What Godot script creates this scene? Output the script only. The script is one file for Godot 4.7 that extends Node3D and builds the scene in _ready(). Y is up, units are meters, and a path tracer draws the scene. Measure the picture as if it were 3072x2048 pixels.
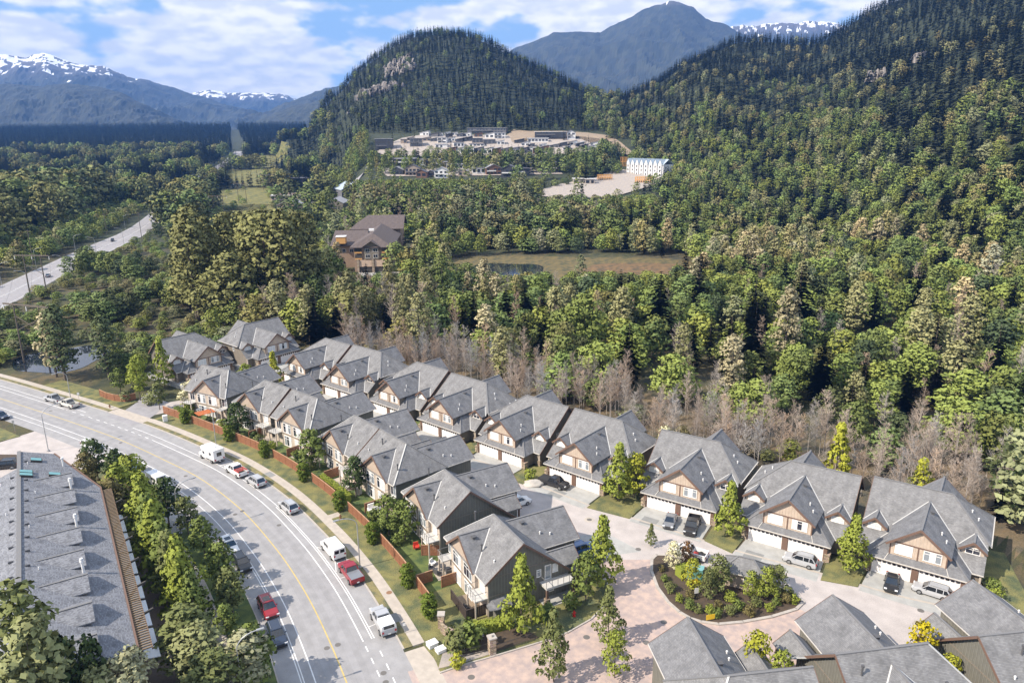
extends Node3D

# ------------------------------------------------------------------ mesh builder
class MB:
	var v := PackedVector3Array()
	var n := PackedVector3Array()
	var uv := PackedVector2Array()
	var c := PackedColorArray()
	var col := Color.WHITE
	var tinted := false

	func put(p: Vector3, nn: Vector3, t: Vector3, b: Vector3) -> void:
		v.append(p)
		n.append(nn)
		uv.append(Vector2(p.dot(t), -p.dot(b)))
		c.append(col)

	# a, b, d counter-clockwise as seen from outside
	func tri(a: Vector3, b: Vector3, d: Vector3) -> void:
		var nn := (b - a).cross(d - a)
		if nn.length_squared() < 1e-14:
			return
		nn = nn.normalized()
		var t := Vector3.UP.cross(nn)
		t = Vector3.RIGHT if t.length() < 0.05 else t.normalized()
		var k := nn.cross(t)
		put(a, nn, t, k)
		put(d, nn, t, k)
		put(b, nn, t, k)

	func triw(a: Vector3, b: Vector3, d: Vector3, want: Vector3) -> void:
		if (b - a).cross(d - a).dot(want) >= 0.0:
			tri(a, b, d)
		else:
			tri(a, d, b)

	func quad(a: Vector3, b: Vector3, d: Vector3, e: Vector3, want := Vector3.ZERO) -> void:
		if want == Vector3.ZERO:
			tri(a, b, d)
			tri(a, d, e)
		else:
			triw(a, b, d, want)
			triw(a, d, e, want)

	# any flat polygon, facing want
	func poly(p: PackedVector3Array, want: Vector3) -> void:
		var nn := Vector3.ZERO
		for i in p.size():
			nn += (p[i] - p[0]).cross(p[(i + 1) % p.size()] - p[0])
		nn = nn.normalized()
		var t := nn.cross(Vector3.UP)
		t = Vector3.RIGHT if t.length() < 0.05 else t.normalized()
		var k := nn.cross(t)
		var flat := PackedVector2Array()
		for q in p:
			flat.append(Vector2(q.dot(t), q.dot(k)))
		var ids := Geometry2D.triangulate_polygon(flat)
		for i in range(0, ids.size(), 3):
			triw(p[ids[i]], p[ids[i + 1]], p[ids[i + 2]], want)

	# a roof plane with thickness
	func slab(p: PackedVector3Array, th := 0.16) -> void:
		poly(p, Vector3.UP)
		var low := PackedVector3Array()
		var mid := Vector3.ZERO
		for q in p:
			low.append(q - Vector3(0, th, 0))
			mid += q / p.size()
		poly(low, Vector3.DOWN)
		for i in p.size():
			var a := p[i]
			var b := p[(i + 1) % p.size()]
			quad(a, b, b - Vector3(0, th, 0), a - Vector3(0, th, 0), ((a + b) * 0.5 - mid) * Vector3(1, 0, 1))

	func box(at: Vector3, size: Vector3, turn := Basis.IDENTITY) -> void:
		var h := size * 0.5
		var x := turn.x * h.x
		var y := turn.y * h.y
		var z := turn.z * h.z
		for s in [1.0, -1.0]:
			quad(at + x * s - y - z, at + x * s + y - z, at + x * s + y + z, at + x * s - y + z, x * s)
			quad(at + y * s - x - z, at + y * s + x - z, at + y * s + x + z, at + y * s - x + z, y * s)
			quad(at + z * s - x - y, at + z * s + x - y, at + z * s + x + y, at + z * s - x + y, z * s)

	# a bar of w (across) by h (up) from a to b
	func bar(a: Vector3, b: Vector3, w: float, h: float) -> void:
		var z := b - a
		var l := z.length()
		if l < 1e-4:
			return
		z /= l
		var x := Vector3.UP.cross(z)
		x = Vector3.RIGHT if x.length() < 0.02 else x.normalized()
		box((a + b) * 0.5, Vector3(w, h, l), Basis(x, z.cross(x), z))

	func tube(a: Vector3, b: Vector3, r0: float, r1: float, seg := 6, caps := true) -> void:
		var z := (b - a).normalized()
		var x := z.cross(Vector3.UP if absf(z.y) < 0.9 else Vector3.RIGHT).normalized()
		var y := z.cross(x)
		for i in seg:
			var t0 := TAU * i / seg
			var t1 := TAU * (i + 1) / seg
			var d0 := x * cos(t0) + y * sin(t0)
			var d1 := x * cos(t1) + y * sin(t1)
			var up := Vector3(0, 1, 0)
			var p := [a + d0 * r0, a + d1 * r0, b + d1 * r1, b + d0 * r1]
			var nn := [d0, d1, d1, d0]
			var order := [0, 2, 1, 0, 3, 2]
			if (p[1] - p[0]).cross(p[2] - p[0]).dot(d0) < 0.0:
				order = [0, 1, 2, 0, 2, 3]
			for k in order:
				v.append(p[k])
				n.append(nn[k])
				uv.append(Vector2(t0, p[k].dot(up)))
				c.append(col)
			if caps:
				triw(a, a + d0 * r0, a + d1 * r0, -z)
				triw(b, b + d0 * r1, b + d1 * r1, z)

	func mesh(m: Material) -> ArrayMesh:
		var out := ArrayMesh.new()
		if v.is_empty():
			return out
		var a := []
		a.resize(Mesh.ARRAY_MAX)
		a[Mesh.ARRAY_VERTEX] = v
		a[Mesh.ARRAY_NORMAL] = n
		a[Mesh.ARRAY_TEX_UV] = uv
		if tinted:
			a[Mesh.ARRAY_COLOR] = c
		out.add_surface_from_arrays(Mesh.PRIMITIVE_TRIANGLES, a)
		out.surface_set_material(0, m)
		return out

# ------------------------------------------------------------------ names, things, parts
var taken := {}
var M := {}
var rng := RandomNumberGenerator.new()

func numbered(called: String) -> String:
	if not taken.has(called):
		taken[called] = 0
		return called
	taken[called] += 1
	return "%s_%03d" % [called, taken[called]]

func tag(o: Node, label: String, category: String, group := "") -> void:
	o.set_meta("label", label)
	o.set_meta("category", category)
	if group != "":
		o.set_meta("group", group)

func thing(called: String, label: String, category: String, at := Vector3.ZERO, turn := 0.0, group := "") -> Node3D:
	var o := Node3D.new()
	o.name = numbered(called)
	add_child(o)
	o.position = at
	o.rotation.y = turn
	tag(o, label, category, group)
	return o

func part(called: String, b: MB, m: Material, parent: Node3D) -> MeshInstance3D:
	return put_mesh(called, b.mesh(m), parent)

func put_mesh(called: String, mesh: Mesh, parent: Node3D) -> MeshInstance3D:
	var o := MeshInstance3D.new()
	o.mesh = mesh
	o.name = numbered(called) if parent == self else called
	parent.add_child(o, true)
	return o

func struct(called: String, b: MB, m: Material, parent: Node3D = self) -> MeshInstance3D:
	var o := part(called, b, m, parent)
	if parent == self:
		o.set_meta("kind", "structure")
	return o

func dup(src: Node3D, at: Vector3, turn: float, label: String) -> Node3D:
	var o: Node3D = src.duplicate()
	var base := String(src.name)
	if base.length() > 4 and base[-4] == "_" and base.substr(base.length() - 3).is_valid_int():
		base = base.substr(0, base.length() - 4)
	o.name = numbered(base)
	add_child(o)
	o.position = at
	o.rotation.y = turn
	o.set_meta("label", label)
	return o

# ------------------------------------------------------------------ materials
func lin(r: float, g: float, b: float) -> Color:
	return Color(r, g, b).linear_to_srgb()

func mat(called: String, r: float, g: float, b: float, rough := 0.85, tex: Texture2D = null, size := 1.0) -> StandardMaterial3D:
	var m := StandardMaterial3D.new()
	m.resource_name = called
	m.albedo_color = lin(r, g, b)
	m.roughness = rough
	if tex:
		m.albedo_texture = tex
		m.uv1_scale = Vector3(1.0 / size, 1.0 / size, 1.0)
	M[called] = m
	return m

func paint(called: String, r: float, g: float, b: float) -> StandardMaterial3D:
	var m := mat(called, r, g, b, 0.35)
	m.metallic = 0.1
	m.clearcoat_enabled = true
	m.clearcoat = 0.6
	m.clearcoat_roughness = 0.1
	return m

func fnoise(s: int, freq: float, oct := 4) -> FastNoiseLite:
	var f := FastNoiseLite.new()
	f.seed = s
	f.noise_type = FastNoiseLite.TYPE_SIMPLEX_SMOOTH
	f.frequency = freq
	f.fractal_type = FastNoiseLite.FRACTAL_FBM
	f.fractal_octaves = oct
	return f

# a tile of grey variation round 1: blotches (coarse) and grain (fine), wraps at its edges
func grain_tex(s: int, px: int, coarse: float, fine: float, tint := Color(0, 0, 0), mid := 0.93) -> ImageTexture:
	var a := fnoise(s, 4.0 / px, 3).get_seamless_image(px, px)
	var b := fnoise(s + 1, 60.0 / px, 2).get_seamless_image(px, px)
	var im := Image.create(px, px, false, Image.FORMAT_RGB8)
	for y in px:
		for x in px:
			var p: float = (a.get_pixel(x, y).r - 0.5) * coarse
			var q: float = (b.get_pixel(x, y).r - 0.5) * fine
			var k := mid + p + q
			im.set_pixel(x, y, Color(k + tint.r * p, k + tint.g * p, k + tint.b * p))
	return ImageTexture.create_from_image(im)

# asphalt shingles: courses 0.145 m high, tabs of uneven tone, on a 6 m tile
func shingle_tex(s: int, contrast: float) -> ImageTexture:
	var px := 1024
	var r := RandomNumberGenerator.new()
	r.seed = s
	var blot := fnoise(s, 3.0 / px, 4).get_seamless_image(px, px)
	var streak := fnoise(s + 5, 7.0 / px, 3).get_seamless_image(px, px)
	var im := Image.create(px, px, false, Image.FORMAT_RGB8)
	var rows := 42
	for j in rows:
		var y0 := j * px / rows
		var y1 := (j + 1) * px / rows
		var x := -r.randi_range(0, 40)
		while x < px:
			var w := r.randi_range(28, 62)
			var k := 0.9 + r.randf_range(-1.0, 1.0) * contrast
			im.fill_rect(Rect2i(maxi(x, 0), y0, mini(w, px - maxi(x, 0)), y1 - y0), Color(k, k, k * 1.01))
			x += w
		im.fill_rect(Rect2i(0, y1 - 4, px, 4), Color(0.70, 0.70, 0.71))
	for y in px:
		for x in px:
			var cc := im.get_pixel(x, y)
			var k: float = 1.0 + (blot.get_pixel(x, y).r - 0.5) * 0.16 + (streak.get_pixel(x, y / 6).r - 0.5) * 0.10
			im.set_pixel(x, y, Color(cc.r * k, cc.g * k, cc.b * k))
	return ImageTexture.create_from_image(im)

func stone_tex(s: int) -> ImageTexture:
	var px := 256
	var r := RandomNumberGenerator.new()
	r.seed = s
	var im := Image.create(px, px, false, Image.FORMAT_RGB8)
	im.fill(Color(0.42, 0.39, 0.36))
	var y := 0
	while y < px:
		var h := r.randi_range(14, 30)
		var x := -r.randi_range(0, 30)
		while x < px:
			var w := r.randi_range(24, 70)
			var k := r.randf_range(0.62, 1.0)
			im.fill_rect(Rect2i(maxi(x, 0), y, maxi(mini(w - 3, px - maxi(x, 0)), 1), mini(h - 3, px - y)), Color(k, k * r.randf_range(0.9, 0.98), k * r.randf_range(0.8, 0.93)))
			x += w
		y += h
	return ImageTexture.create_from_image(im)

func make_materials() -> void:
	var g1 := grain_tex(11, 512, 0.10, 0.10)
	var g2 := grain_tex(21, 512, 0.12, 0.14, Color(0.5, 0.2, -0.3))
	var sh := shingle_tex(31, 0.06)
	var sh2 := shingle_tex(47, 0.13)
	var grass := grain_tex(61, 512, 0.36, 0.34, Color(0.6, 0.1, -0.4), 0.86)
	mat("asphalt", 0.35, 0.345, 0.35, 0.9, g1, 9.0).vertex_color_use_as_albedo = true
	mat("far_asphalt", 0.34, 0.33, 0.345, 0.9, g1, 9.0)
	mat("lane_concrete", 0.50, 0.455, 0.435, 0.85, g1, 13.0)
	mat("drive_concrete", 0.42, 0.42, 0.405, 0.85, g1, 7.0)
	mat("patch_concrete", 0.27, 0.275, 0.27, 0.85, g1, 7.0)
	mat("brick_paving", 0.49, 0.385, 0.345, 0.85, g2, 6.0)
	mat("walk_concrete", 0.50, 0.445, 0.385, 0.85, g1, 5.0)
	mat("kerb_concrete", 0.48, 0.44, 0.40, 0.85, g1, 5.0)
	mat("road_white", 0.82, 0.82, 0.82, 0.7, g1, 3.0)
	mat("road_yellow", 0.62, 0.47, 0.16, 0.7, g1, 3.0)
	mat("iron", 0.14, 0.13, 0.12, 0.6)
	mat("rusty_iron", 0.25, 0.14, 0.08, 0.7)
	mat("lawn", 0.20, 0.20, 0.08, 0.95, grass, 14.0)
	mat("dry_lawn", 0.235, 0.215, 0.105, 0.95, grass, 11.0)
	mat("green_lawn", 0.125, 0.17, 0.05, 0.95, grass, 9.0)
	mat("soil", 0.09, 0.065, 0.045, 0.95, g2, 3.0)
	mat("land", 1.0, 1.0, 1.0, 0.95, grass, 23.0).vertex_color_use_as_albedo = true
	mat("rock_land", 1.0, 1.0, 1.0, 0.95).vertex_color_use_as_albedo = true
	mat("meadow", 0.21, 0.20, 0.06, 0.95, grass, 30.0)
	mat("gravel_grey", 0.42, 0.37, 0.33, 0.95, g2, 14.0)
	mat("earth_tan", 0.33, 0.255, 0.18, 0.95, g2, 20.0)
	mat("earth_brown", 0.23, 0.185, 0.15, 0.95, g2, 20.0)
	mat("shingle", 0.235, 0.235, 0.235, 0.9, sh, 6.0)
	mat("shingle_dark", 0.215, 0.218, 0.225, 0.9, sh, 6.0)
	mat("shingle_mottled", 0.235, 0.245, 0.268, 0.9, sh2, 6.0)
	mat("ridge_cap", 0.17, 0.17, 0.175, 0.9)
	mat("flashing", 0.46, 0.46, 0.45, 0.5)
	mat("gutter", 0.55, 0.52, 0.48, 0.5)
	mat("brown_trim", 0.155, 0.095, 0.07, 0.7)
	mat("dark_trim_and_shade", 0.06, 0.055, 0.05, 0.7)  # dark trim, and the painted shade that fills the lodge's openings
	mat("siding_beige", 0.58, 0.475, 0.385, 0.8, g1, 5.0)
	mat("siding_cream", 0.56, 0.48, 0.40, 0.8, g1, 5.0)
	mat("siding_sage", 0.185, 0.18, 0.155, 0.8, g1, 5.0)
	mat("siding_taupe", 0.23, 0.20, 0.165, 0.8, g1, 5.0)
	mat("batten_beige", 0.52, 0.42, 0.335, 0.8)
	mat("batten_sage", 0.215, 0.21, 0.185, 0.8)
	mat("stone", 0.55, 0.5, 0.45, 0.9, stone_tex(5), 1.6)
	mat("white_paint", 0.82, 0.80, 0.78, 0.5)
	mat("white_door", 0.84, 0.80, 0.78, 0.5)
	mat("glass_dark", 0.025, 0.03, 0.045, 0.06).metallic_specular = 0.8
	mat("glass_pale", 0.62, 0.64, 0.66, 0.25)  # one even pale colour over the whole pane
	mat("glass_mid", 0.22, 0.25, 0.28, 0.1).metallic_specular = 0.8
	mat("deck", 0.5, 0.49, 0.47, 0.7)
	mat("rail_metal", 0.2, 0.2, 0.2, 0.5)
	mat("pole_metal", 0.42, 0.43, 0.44, 0.45).metallic = 0.5
	mat("pipe_white", 0.75, 0.75, 0.75, 0.5)
	mat("pipe_dark", 0.09, 0.09, 0.095, 0.5)
	mat("fence_wood", 0.33, 0.145, 0.078, 0.8, g2, 1.5)
	mat("fence_dark", 0.062, 0.045, 0.038, 0.8, g2, 2.0)
	mat("fence_cap", 0.42, 0.25, 0.15, 0.8)
	mat("wood_pole", 0.12, 0.10, 0.08, 0.9)
	mat("slat_wood", 0.20, 0.145, 0.09, 0.8)
	mat("new_wood", 0.55, 0.30, 0.10, 0.8)
	mat("water", 0.018, 0.024, 0.035, 0.06).metallic_specular = 0.7
	mat("tyre", 0.02, 0.02, 0.02, 0.8)
	mat("rim", 0.35, 0.36, 0.37, 0.35).metallic = 0.7
	mat("car_glass", 0.02, 0.024, 0.03, 0.05).metallic_specular = 0.8
	mat("lamp_red", 0.35, 0.02, 0.02, 0.3)
	mat("lamp_clear", 0.7, 0.72, 0.75, 0.15)
	mat("black_plastic", 0.03, 0.03, 0.03, 0.6)
	mat("hydrant_red", 0.55, 0.03, 0.03, 0.4)
	mat("sign_yellow", 0.75, 0.50, 0.02, 0.5)
	mat("chair_red", 0.5, 0.05, 0.03, 0.6)
	mat("green_metal", 0.11, 0.27, 0.24, 0.5)
	mat("skylight_glass", 0.16, 0.36, 0.36, 0.12)
	mat("boulder", 0.52, 0.49, 0.45, 0.9, g1, 2.0)
	mat("dev_white", 0.68, 0.68, 0.68, 0.7)
	mat("dev_grey", 0.13, 0.13, 0.14, 0.7)
	mat("dev_dark", 0.035, 0.037, 0.045, 0.7)
	mat("dev_brown", 0.16, 0.085, 0.055, 0.7)
	mat("dev_tan", 0.33, 0.27, 0.22, 0.7)
	mat("dev_roof", 0.32, 0.32, 0.34, 0.7)
	mat("dev_roof_dark", 0.10, 0.10, 0.12, 0.7)
	mat("pale_blue_roof", 0.36, 0.43, 0.50, 0.6)
	mat("lodge_roof", 0.145, 0.115, 0.105, 0.9, sh, 6.0)
	mat("lodge_wall", 0.36, 0.26, 0.19, 0.8, g1, 6.0)
	mat("lodge_tan", 0.58, 0.44, 0.34, 0.8, g1, 6.0)
	mat("bin_blue", 0.02, 0.05, 0.22, 0.5)
	for k in [["white", 0.8, 0.8, 0.8], ["silver", 0.42, 0.43, 0.45], ["grey", 0.20, 0.21, 0.23], ["black", 0.022, 0.023, 0.026], ["red", 0.28, 0.012, 0.022], ["navy", 0.02, 0.035, 0.07], ["cream", 0.62, 0.60, 0.55], ["blue", 0.05, 0.13, 0.30]]:
		paint("paint_" + k[0], k[1], k[2], k[3])
	make_leaf_materials()

# ------------------------------------------------------------------ scene
const PITCH := 15.736
func _ready() -> void:
	rng.seed = 20240511
	# camera: a drone 60 m above the street
	var cam := Camera3D.new()
	cam.name = "camera"
	cam.position = Vector3(0, 60, 0)
	cam.rotation = Vector3(-deg_to_rad(PITCH), 0, -0.0085)
	cam.fov = 49.47
	cam.near = 0.5
	cam.far = 40000.0
	add_child(cam)
	# sky, air, exposure
	var env := Environment.new()
	env.background_mode = Environment.BG_SKY
	env.sky = make_sky()
	env.background_energy_multiplier = 1.0
	env.tonemap_mode = Environment.TONE_MAPPER_LINEAR
	env.tonemap_exposure = 1.48
	env.fog_enabled = true
	env.fog_density = 0.000085
	env.fog_light_color = Color(0.45, 0.67, 1.0)
	env.sdfgi_enabled = true
	env.ssao_enabled = true
	env.ssil_enabled = true
	var we := WorldEnvironment.new()
	we.name = "world_environment"
	we.environment = env
	add_child(we)
	# sun: from the left, a little behind the camera, 43 degrees high
	var sun := DirectionalLight3D.new()
	sun.name = "sun"
	var az := deg_to_rad(27.0)
	var el := deg_to_rad(43.0)
	var dir := Vector3(cos(el) * cos(az), -sin(el), -cos(el) * sin(az))
	sun.look_at_from_position(Vector3.ZERO, dir, Vector3.UP)
	sun.light_color = Color(1.0, 0.95, 0.88)
	sun.light_energy = 1.6
	sun.light_angular_distance = 0.5
	sun.shadow_enabled = true
	add_child(sun)
	# large structure
	make_materials()
	make_curve()
	make_land()
	make_mountains()
	make_street()
	make_estate_ground()
	make_highway()
	make_ponds()
	# buildings
	make_garage_houses()
	make_street_houses()
	make_left_building()
	make_lodge()
	make_gatehouse()
	make_mid_buildings()
	make_hillside()
	# objects
	make_vehicles()
	make_fences()
	make_street_furniture()
	make_power_lines()
	make_yard_things()
	# vegetation
	make_plants()
	make_forest()

func make_sky() -> Sky:
	var w := 4096
	var h := 2048
	var im := Image.create(w, h, false, Image.FORMAT_RGBF)
	var big := fnoise(3, 2.1, 6)
	var small := fnoise(9, 6.5, 5)
	var lo := Image.create(w / 8, h / 8, false, Image.FORMAT_RGBF)
	for pass_ in 2:
		var step := 8 if pass_ == 0 else 1
		var ww := w / step
		var top := 0 if pass_ == 0 else int(h * (90.0 - 16.0) / 180.0)
		var bottom := h / step if pass_ == 0 else int(h * 91.0 / 180.0)
		var x0 := 0
		var x1 := ww
		for y in range(top, bottom):
			var el := 90.0 - (y + 0.5) * step * 180.0 / h
			var e := deg_to_rad(maxf(el, 0.0))
			var air := Color(0.16, 0.34, 0.64).lerp(Color(0.40, 0.56, 0.76), pow(1.0 - sin(e), 5.0))
			for x in range(x0, x1):
				var a := (x + 0.5) * step * TAU / w
				if a > PI:
					a -= TAU
				if pass_ == 1 and absf(a) > 0.75:
					continue
				var p := Vector3(sin(a) * 3.2, maxf(el, 0.0) * 0.19 / (1.0 + maxf(el, 0.0) * 0.02), -cos(a) * 3.2)
				var d := big.get_noise_3dv(p) * 1.25 + 0.20 + 0.14 * small.get_noise_3dv(p)
				# an open, bluer reach above the valley; banks of cloud low on the left and to the right
				var ad := rad_to_deg(a)
				d -= 0.62 * exp(-pow((ad + 9.5) / 6.0, 2.0)) * smoothstep(2.5, 8.0, el) * (1.0 - smoothstep(14.0, 26.0, el))
				d += 0.35 * exp(-pow((ad - 11.0) / 14.0, 2.0)) * (1.0 - smoothstep(12.0, 24.0, el))
				d += 0.30 * exp(-pow((ad + 22.0) / 11.0, 2.0)) * exp(-pow((el - 4.5) / 3.2, 2.0))
				d += 0.22 * (1.0 - smoothstep(0.0, 4.5, el))
				var cover := smoothstep(-0.10, 0.30, d)
				var lit := 0.5 + 0.5 * small.get_noise_3dv(p * Vector3(1, 1.25, 1) + Vector3(5, 0.12, 3))
				var grey := smoothstep(0.25, 0.75, lit + 0.5 * (big.get_noise_3dv(p + Vector3(0, 0.10, 0)) - big.get_noise_3dv(p)))
				var cloud := Color(0.66, 0.68, 0.72).lerp(Color(0.98, 0.94, 0.89), grey)
				var out := air.lerp(cloud, cover * 0.96)
				if pass_ == 0:
					lo.set_pixel(x, y, out)
				else:
					im.set_pixel(x, y, out)
		if pass_ == 0:
			lo.resize(w, h, Image.INTERPOLATE_BILINEAR)
			im.blit_rect(lo, Rect2i(0, 0, w, h), Vector2i.ZERO)
	var m := PanoramaSkyMaterial.new()
	m.panorama = ImageTexture.create_from_image(im)
	var sky := Sky.new()
	sky.sky_material = m
	return sky

# ------------------------------------------------------------------ the street's centre line (the yellow line), its offsets
var CL := PackedVector2Array()
var CT := PackedVector2Array()

func make_curve() -> void:
	var k: Array[Vector2] = [Vector2(2, -28), Vector2(-6, -43), Vector2(-12.5, -56), Vector2(-19.1, -70.5), Vector2(-25.5, -82.8), Vector2(-30.6, -91.3), Vector2(-36.2, -99.5), Vector2(-45.1, -110.9), Vector2(-56.1, -122.2), Vector2(-66.5, -130.6), Vector2(-79.6, -140.3), Vector2(-93.5, -149.3), Vector2(-112, -160.5), Vector2(-135, -174), Vector2(-165, -190), Vector2(-200, -207), Vector2(-240, -225)]
	for i in range(1, k.size() - 2):
		for s in 12:
			var t := s / 12.0
			CL.append(k[i].cubic_interpolate(k[i + 1], k[i - 1], k[i + 2], t))
	for i in CL.size():
		CT.append((CL[mini(i + 1, CL.size() - 1)] - CL[maxi(i - 1, 0)]).normalized())

# right of the curve (towards the houses) is positive
func at_off(i: int, off: float) -> Vector2:
	return CL[i] + Vector2(-CT[i].y, CT[i].x) * off

func at_pos(f: float, off: float) -> Vector2:
	var i := clampi(int(f), 0, CL.size() - 2)
	return at_off(i, off).lerp(at_off(i + 1, off), f - i)

func v3(p: Vector2, y := 0.0) -> Vector3:
	return Vector3(p.x, y, p.y)

func strip(b: MB, i0: float, i1: float, o0: float, o1: float, y: float, drop := 0.0) -> void:
	var f := i0
	while f < i1 - 1e-4:
		var g := minf(f + 1.0, i1)
		var a := v3(at_pos(f, o0), y)
		var e := v3(at_pos(f, o1), y)
		var d := v3(at_pos(g, o1), y)
		var q := v3(at_pos(g, o0), y)
		b.quad(a, e, d, q, Vector3.UP)
		if drop > 0.0:
			var dn := Vector3(0, drop, 0)
			b.quad(a, q, q - dn, a - dn, a - e)
			b.quad(e, d, d - dn, e - dn, e - a)
			if f == i0:
				b.quad(a, e, e - dn, a - dn, a - q)
			if g == i1:
				b.quad(q, d, d - dn, q - dn, q - a)
		f = g

func flat(b: MB, pts: Array, y: float, drop := 0.0) -> void:
	var p := PackedVector3Array()
	var mid := Vector3.ZERO
	for q in pts:
		p.append(Vector3(q.x, y, q.y))
	b.poly(p, Vector3.UP)
	if drop > 0.0:
		var area := 0.0
		for i in pts.size():
			area += pts[i].cross(pts[(i + 1) % pts.size()])
		for i in p.size():
			var a := p[i]
			var e := p[(i + 1) % p.size()]
			var out := Vector3(e.z - a.z, 0, a.x - e.x) * signf(area)
			b.quad(a, e, e - Vector3(0, drop, 0), a - Vector3(0, drop, 0), out)

# ------------------------------------------------------------------ land
# silhouette of the wooded hills against the sky: per view column (x / depth), height over depth, ridge depth, foot depth
var ridge_t: Array[float] = []
var ridge_s: Array[float] = []
var ridge_d: Array[float] = []
var ridge_f: Array[float] = []
var bump := FastNoiseLite.new()

func col_t(px: float, py: float) -> Vector2:
	var bb := (784.0 - py) / 1700.0
	var pc := cos(deg_to_rad(PITCH))
	var ps := sin(deg_to_rad(PITCH))
	var x := px - 1176.0
	var y := py - 784.0
	var xr := x * cos(0.0085) - y * sin(0.0085)
	bb = -(y * cos(0.0085) + x * sin(0.0085)) / 1700.0
	return Vector2(xr / 1700.0, -ps + bb * pc) / (pc + bb * ps)

func make_ridges() -> void:
	bump = fnoise(77, 0.006, 4)
	var k := [[640, 300, 1300, 1000], [700, 290, 1300, 1000], [728, 252, 1350, 1000], [748, 212, 1380, 960], [775, 198, 1400, 930], [800, 162, 1430, 910], [850, 120, 1460, 900], [900, 86, 1480, 900], [950, 62, 1500, 900], [1000, 57, 1500, 890], [1080, 60, 1480, 890], [1130, 80, 1450, 890], [1180, 112, 1420, 890], [1250, 140, 1380, 890], [1310, 170, 1340, 890], [1350, 195, 1320, 890], [1392, 216, 1350, 880], [1450, 196, 1380, 820], [1520, 165, 1380, 760], [1568, 131, 1360, 700], [1620, 108, 1330, 640], [1668, 82, 1300, 590], [1695, 68, 1280, 560], [1735, 67, 1260, 530], [1800, 72, 1240, 500], [1868, 74, 1230, 470], [1915, 55, 1220, 440], [1951, 33, 1210, 420], [2000, 0, 1200, 400], [2100, -50, 1180, 370], [2250, -110, 1150, 330], [2400, -160, 1120, 290], [2700, -200, 1100, 250], [3100, -220, 1000, 210]]
	for q in k:
		var c := col_t(q[0], q[1])
		ridge_t.append(c.x)
		ridge_s.append(c.y)
		ridge_d.append(q[2])
		ridge_f.append(q[3])

func look_up(arr: Array[float], t: float) -> float:
	if t <= ridge_t[0]:
		return arr[0]
	for i in range(1, ridge_t.size()):
		if t < ridge_t[i]:
			return lerpf(arr[i - 1], arr[i], (t - ridge_t[i - 1]) / (ridge_t[i] - ridge_t[i - 1]))
	return arr[-1]

func ramp(d: float, at: Array, to: Array) -> float:
	if d <= at[0]:
		return to[0]
	for i in range(1, at.size()):
		if d < at[i]:
			return lerpf(to[i - 1], to[i], (d - at[i - 1]) / float(at[i] - at[i - 1]))
	return to[-1]

func land(x: float, z: float) -> float:
	var d := maxf(-z, 1.0)
	var t := x / d
	var h := 0.0
	if d > 700.0:
		h = 0.036 * (minf(d, 2900.0) - 700.0) * (1.0 - 0.4 * smoothstep(-0.05, 0.1, t))
	# the bench the hillside houses stand on
	var bench := ramp(d, [470, 600, 700, 760, 850, 920], [0, 15, 23, 34, 55, 60])
	var side := smoothstep(-0.235, -0.185, t) * (1.0 - smoothstep(0.25, 0.32, t))
	h = maxf(h, bench * side)
	if t > ridge_t[0]:
		var dd := look_up(ridge_d, t)
		var df := look_up(ridge_f, t)
		var peak := 60.0 + look_up(ridge_s, t) * dd - 17.0
		var f := clampf((d - df) / (dd - df), 0.0, 1.0)
		var prof := f * f * (3.0 - 2.0 * f) * 0.55 + f * 0.45
		if t > 0.14:
			prof = lerpf(prof, f * 0.9 + 0.1 * f * f, smoothstep(0.14, 0.3, t))
		if d > dd:
			prof = 1.0 - 0.75 * smoothstep(0.0, 900.0, d - dd)
		var base := bench * side if side > 0.0 else 0.0
		var hill := lerpf(base, peak, prof)
		hill += bump.get_noise_2d(x, z) * 26.0 * prof * (1.0 - smoothstep(0.7, 1.0, f))
		h = maxf(h, hill) if d > df else h
	return h

func make_land() -> void:
	make_ridges()
	var b := MB.new()
	b.tinted = true
	var tone := fnoise(5, 0.02, 4)
	var radii: Array[float] = []
	var r := 12.0
	while r < 4300.0:
		radii.append(r)
		r *= 1.035
	var na := 150
	var row: Array[PackedVector3Array] = []
	var cols: Array[PackedColorArray] = []
	for rr in radii:
		var line := PackedVector3Array()
		var lc := PackedColorArray()
		for i in na + 1:
			var t := -1.15 + 2.3 * i / na
			var p := Vector3(t * rr, 0, -rr)
			p.y = land(p.x, p.z) - 0.06
			line.append(p)
			var k := tone.get_noise_2d(p.x, p.z)
			var cc := Color(0.075, 0.080, 0.032).lerp(Color(0.12, 0.10, 0.055), smoothstep(-0.2, 0.3, k))
			cc = cc.lerp(Color(0.045, 0.058, 0.026), smoothstep(330.0, 480.0, rr))
			var bh := edge_z(p.x) - p.z
			if bh > -4.0 and bh < 46.0 and p.x > -48.0:
				cc = cc.lerp(Color(0.20, 0.155, 0.10), 0.85 * (1.0 - smoothstep(24.0, 46.0, bh)))
			lc.append(cc)
		row.append(line)
		cols.append(lc)
	var nrm := PackedVector3Array()
	for j in row.size() - 1:
		for i in na:
			var a := row[j][i]
			var e := row[j][i + 1]
			var d := row[j + 1][i + 1]
			var q := row[j + 1][i]
			for tr in [[a, e, d, cols[j][i]], [a, d, q, cols[j + 1][i]]]:
				b.col = tr[3]
				b.triw(tr[0], tr[1], tr[2], Vector3.UP)
	struct("ground", b, M["land"])

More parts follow.
